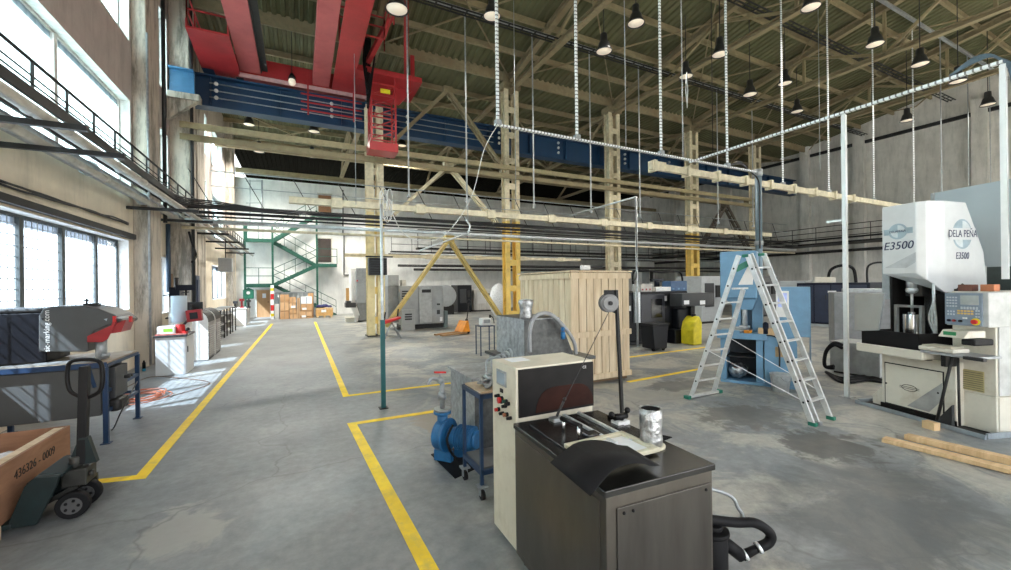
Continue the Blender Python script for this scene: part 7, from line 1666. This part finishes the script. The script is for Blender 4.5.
# pipes and signs on the back wall
for k, (u, v0, v1, lbl) in enumerate(((344, 235, 275, 'thin dark pipe frame on the white back wall, left vertical'), (343, 190, 235, 'dark thin pipe high on the back wall right of the upper doors'))):
    a, b = PY(u, v1, YB - .1), PY(u, v0, YB - .1); g = MB(); g.cyl(a, b, .04, n=6)
    if k == 0: c = PY(368, 275, YB - .1); g.cyl(a, c, .04, n=6); c2_ = PY(368, 235, YB - .1); g.cyl(b, c2_, .04, n=6)
    tag(g.build('wall_conduit', dark_steel, loc=a), lbl, 'conduit')
t = thing('wall_railing', 'tall grey pipe frame high on the white back wall, left of the upper doors', 'railing', (PY(250, 205, YB - 1).x, YB - 1, PY(250, 205, YB - 1).z))
for u in (250, 262):
    a, b = PY(u, 226, YB - 1), PY(u, 180, YB - 1); g = MB(); g.cyl(a, b, .06 if u == 262 else .03, n=8); g.build('upright', galv_dull, t)
g = MB(); 
for v in (181, 203, 214): g.cyl(PY(246, v, YB - 1), PY(262, v, YB - 1), .025, n=6)
g.build('cross_bar', galv_dull, t)
# green box, low cabinet, striped post
a, b = PY(243, 299, 29.6), PY(253.5, 290, 29.6)
t = thing('green_wall_box', 'green box with a round white mark beside the orange brown door', 'box', (a.x, 29.6, 0))
g = MB(); g.box(a.x, b.x, 29.6, 29.9, a.z, b.z); g.build('box', green_cap, t, bevel=.02)
g = MB(); g.cyl(((a.x + b.x) / 2, 29.59, (a.z + b.z) / 2 + .1), ((a.x + b.x) / 2, 29.6, (a.z + b.z) / 2 + .1), .1, n=16); g.build('white_mark', paper, t)
g = MB(); g.box(a.x + .25, a.x + .33, 29.7, 29.78, 0, a.z); g.build('post', dark_steel, t)
g = MB(); g.prism([(a.x - .02, b.z), (b.x + .02, b.z), ((a.x + b.x) / 2, b.z + .15)], 'y', 29.58, 29.92); g.build('roof', green_metal, t)
a, b = PY(231, 327, 25.6), PY(246, 309, 25.6)
t = thing('low_cabinet', 'far white low cabinet by the left wall holding small dark parts', 'cabinet', (a.x, 25.6, 0))
g = MB(); g.box(a.x, b.x, 25.6, 27.2, 0, b.z); g.build('body', white_paint, t, bevel=.01)
g = MB(); g.box(a.x - .03, b.x + .03, 25.57, 27.25, b.z, b.z + .05); g.build('top', wall_grey, t)
g = MB(); g.box(b.x, b.x + .02, 25.7, 27.1, .1, b.z - .05); g.build('side_door', galv_dull, t)
for k, (dx, h, m, lbl) in enumerate(((.15, .3, dgrey, 'dark small machine on the far white cabinet, left of three'), (.45, .42, red_dark, 'dark red small machine on the far white cabinet, middle of three'), (.75, .35, dgrey, 'dark small machine on the far white cabinet, right of three'))):
    g = MB(); x_ = a.x + dx; g.box(x_ - .1, x_ + .1, 25.8, 26.1, b.z + .05, b.z + .12); g.cyl((x_, 25.95, b.z + .12), (x_, 25.95, b.z + .05 + h), .05, n=8); g.box(x_ - .08, x_ + .12, 25.75, 26.0, b.z + h, b.z + h + .12); tag(g.build('bench_grinder', m, loc=(x_, 25.95, b.z + .05)), lbl, 'small machine')
a = PY(272.5, 321, 29.9)
g = MB(); t = thing('striped_post', 'red and white striped post beside the cardboard boxes', 'post', (a.x, 29.9, 0))
for i in range(12): g = MB(); g.box(a.x - .09, a.x + .09, 29.85, 29.95, i * .18, i * .18 + .18); g.build('stripe_band', red_plastic if i in (3, 4, 7, 8) else (yellow_plastic if i in (1, 10) else paper), t)
g = MB(); a, b = PY(232, 273, 20.2), PY(239, 262, 20.2); xx = -2.75; g.box(-3.1, -2.6, 21.0, 21.3, 2.7, 3.3); o = tag(g.build('speaker_box', grey_paint, loc=(-3.1, 21, 2.7), bevel=.02), 'grey box hanging under the left wall pipes near the far windows', 'box')
g = MB(); g.cyl((-2.85, 21.15, 3.3), (-2.85, 21.15, 4.3), .02, n=6); g.build('hanger', dark_steel, o)
# translucent lean-to behind the boxes
a, b = PY(275, 320, 30.7), PY(314, 292, 30.7)
t = thing('plastic_curtain', 'whitish translucent plastic sheet hung behind the cardboard boxes', 'plastic sheet', (a.x, 30.7, 0))
g = MB(); n = 30; A_ = []; B_ = []
for i in range(n + 1):
    x = a.x + (b.x - a.x) * i / n; yy = 30.62 + .05 * math.sin(i * 1.7); A_.append(g.bm.verts.new((x, yy, 0))); B_.append(g.bm.verts.new((x, yy + .15, b.z)))
for i in range(n): f = g.bm.faces.new((A_[i], A_[i + 1], B_[i + 1], B_[i])); f.smooth = True
g.build('sheet', pane_mat('plastic_film', (.75, .78, .80), .45), t, solid=.004)
g = MB(); g.bar((a.x, 30.75, b.z), (b.x, 30.75, b.z), .04, .04); g.build('top_rail', galv_dull, t)
# cardboard boxes
bx = [(280, 289, 311, 320.5), (280, 289, 302, 311), (280, 289, 294.5, 302), (289.5, 297, 314, 320.5), (289.2, 296.9, 309, 314), (289.2, 296, 303, 309), (289.2, 296, 297, 303), (297.1, 299.9, 298, 320.5),
      (300, 313, 316.5, 320.5), (300, 312, 311, 316.5), (300.5, 312, 304, 311), (301, 312, 296.5, 304), (308, 313.5, 293, 320)]
names = ['leftmost stack, bottom box', 'leftmost stack, middle box', 'leftmost stack, top box', 'second stack, lowest small box', 'second stack, pale box second from the floor', 'second stack, box below its top', 'second stack, top box', 'narrow tall box between the stacks',
         'right stack, bottom flat box', 'right stack, second box from the floor', 'right stack, taped box under the white one', 'right stack, white wrapped box on top', 'tall box just showing behind the white one']
for k, (u0, u1, v0, v1) in enumerate(bx):
    y = 29.5 if k != 12 else 30.22; a, b = PY(u0, v1, y), PY(u1, v0, y); z0 = 0.0 if v1 > 320 else a.z + .004
    t = thing('cardboard_box', 'cardboard box by the back wall: ' + names[k], 'box', (a.x, y, z0), group='cardboard boxes piled by the back wall')
    g = MB(); g.box(a.x + .01, b.x - .01, y, y + .7 if k != 12 else y + .3, z0, b.z - .005); g.build('carton', (card, card2)[k % 2] if k != 11 else paper, t, bevel=.01)
    g = MB(); g.box((a.x + b.x) / 2 - .03, (a.x + b.x) / 2 + .03, y - .004, y, z0 + .02, b.z - .02); g.build('tape', mat('brown_tape', (.35, .22, .12), .4) if k != 11 else screen_m, t)
    if k in (5, 8, 10): g = MB(); g.box(a.x + .1, a.x + .35, y - .006, y - .001, z0 + .06, z0 + .2); g.build('label', paper, t)
a, b = PY(316, 319.5, 29.5), PY(333, 308, 29.5)
t = thing('wooden_crate', 'low orange brown wooden crate of blue sheets beside the cardboard boxes', 'crate', (a.x, 29.5, 0))
g = MB(); g.box(a.x, b.x, 29.5, 30.3, .12, b.z); g.build('box', mat('crate_orange', (.58, .34, .12), .6), t, bevel=.01)
for x in (a.x + .1, (a.x + b.x) / 2, b.x - .1): g = MB(); g.box(x - .06, x + .06, 29.48, 30.3, 0, .12); g.build('skid', plank, t)
g = MB(); g.box(a.x - .01, b.x + .01, 29.48, 29.5, b.z - .1, b.z); g.build('batten', plank, t)
g = MB(); g.box((a.x + b.x) / 2 - .2, (a.x + b.x) / 2 + .1, 29.48, 29.5, .35, .55); g.build('label', paper, t)
g = MB()
for k in range(10): g.sphere((random.uniform(a.x + .2, b.x - .2), 29.9, b.z + random.uniform(.10, .18)), random.uniform(.10, .16), (1.4, 1, .6), n=8)
tag(g.build('blue_sheeting', mat('blue_film', (.02, .03, .16), .35), loc=((a.x + b.x) / 2, 29.9, b.z), jitter=.02), 'crumpled dark blue sheeting heaped on the low wooden crate', 'sheeting', kind='stuff')
g = MB(); a, b = PY(275, 321, 30.0), PY(279, 304, 30.0); g.box(a.x, b.x, 30, 30.4, 0, b.z); tag(g.build('white_panel', white_paint, loc=(a.x, 30, 0)), 'white upright panel left of the cardboard boxes', 'panel')
WORLD, SUN, SUNDIR, EXPO = 1.7, 70.0, (0.78, 0.42, -1.0), 1.15
# ================================================================ LIGHT
w = bpy.data.worlds.new('world'); S.world = w; w.use_nodes = True
nt = w.node_tree; nt.nodes.clear()
wo = nt.nodes.new('ShaderNodeOutputWorld'); bg = nt.nodes.new('ShaderNodeBackground'); bg.inputs[0].default_value = (0.90, 0.96, 1.0, 1); bg.inputs[1].default_value = WORLD
tcw = nt.nodes.new('ShaderNodeTexCoord'); spw = nt.nodes.new('ShaderNodeSeparateXYZ'); nt.links.new(tcw.outputs['Generated'], spw.inputs[0])
rw = ramp(nt, spw.outputs[2], [(0.0, (0.30, 0.30, 0.29)), (0.02, (0.97, 0.98, 1.0)), (0.6, (0.88, 0.94, 1.0))]); nt.links.new(rw.outputs[0], bg.inputs[0])
nt.links.new(bg.outputs[0], wo.inputs[0])
sd = bpy.data.lights.new('sun', 'SUN'); sd.energy = SUN; sd.angle = 0.01; sd.color = (1, 0.95, 0.86)
so = bpy.data.objects.new('sun', sd); COL.objects.link(so)
so.rotation_euler = V(SUNDIR).to_track_quat('-Z', 'Y').to_euler()
S.view_settings.view_transform = 'Standard'; S.view_settings.look = 'None'; S.view_settings.gamma = 1; S.view_settings.use_curve_mapping = False
S.view_settings.exposure = EXPO
S.cycles.use_denoising = True; S.cycles.max_bounces = 10; S.cycles.diffuse_bounces = 6; S.cycles.transparent_max_bounces = 12; S.cycles.sample_clamp_indirect = 8
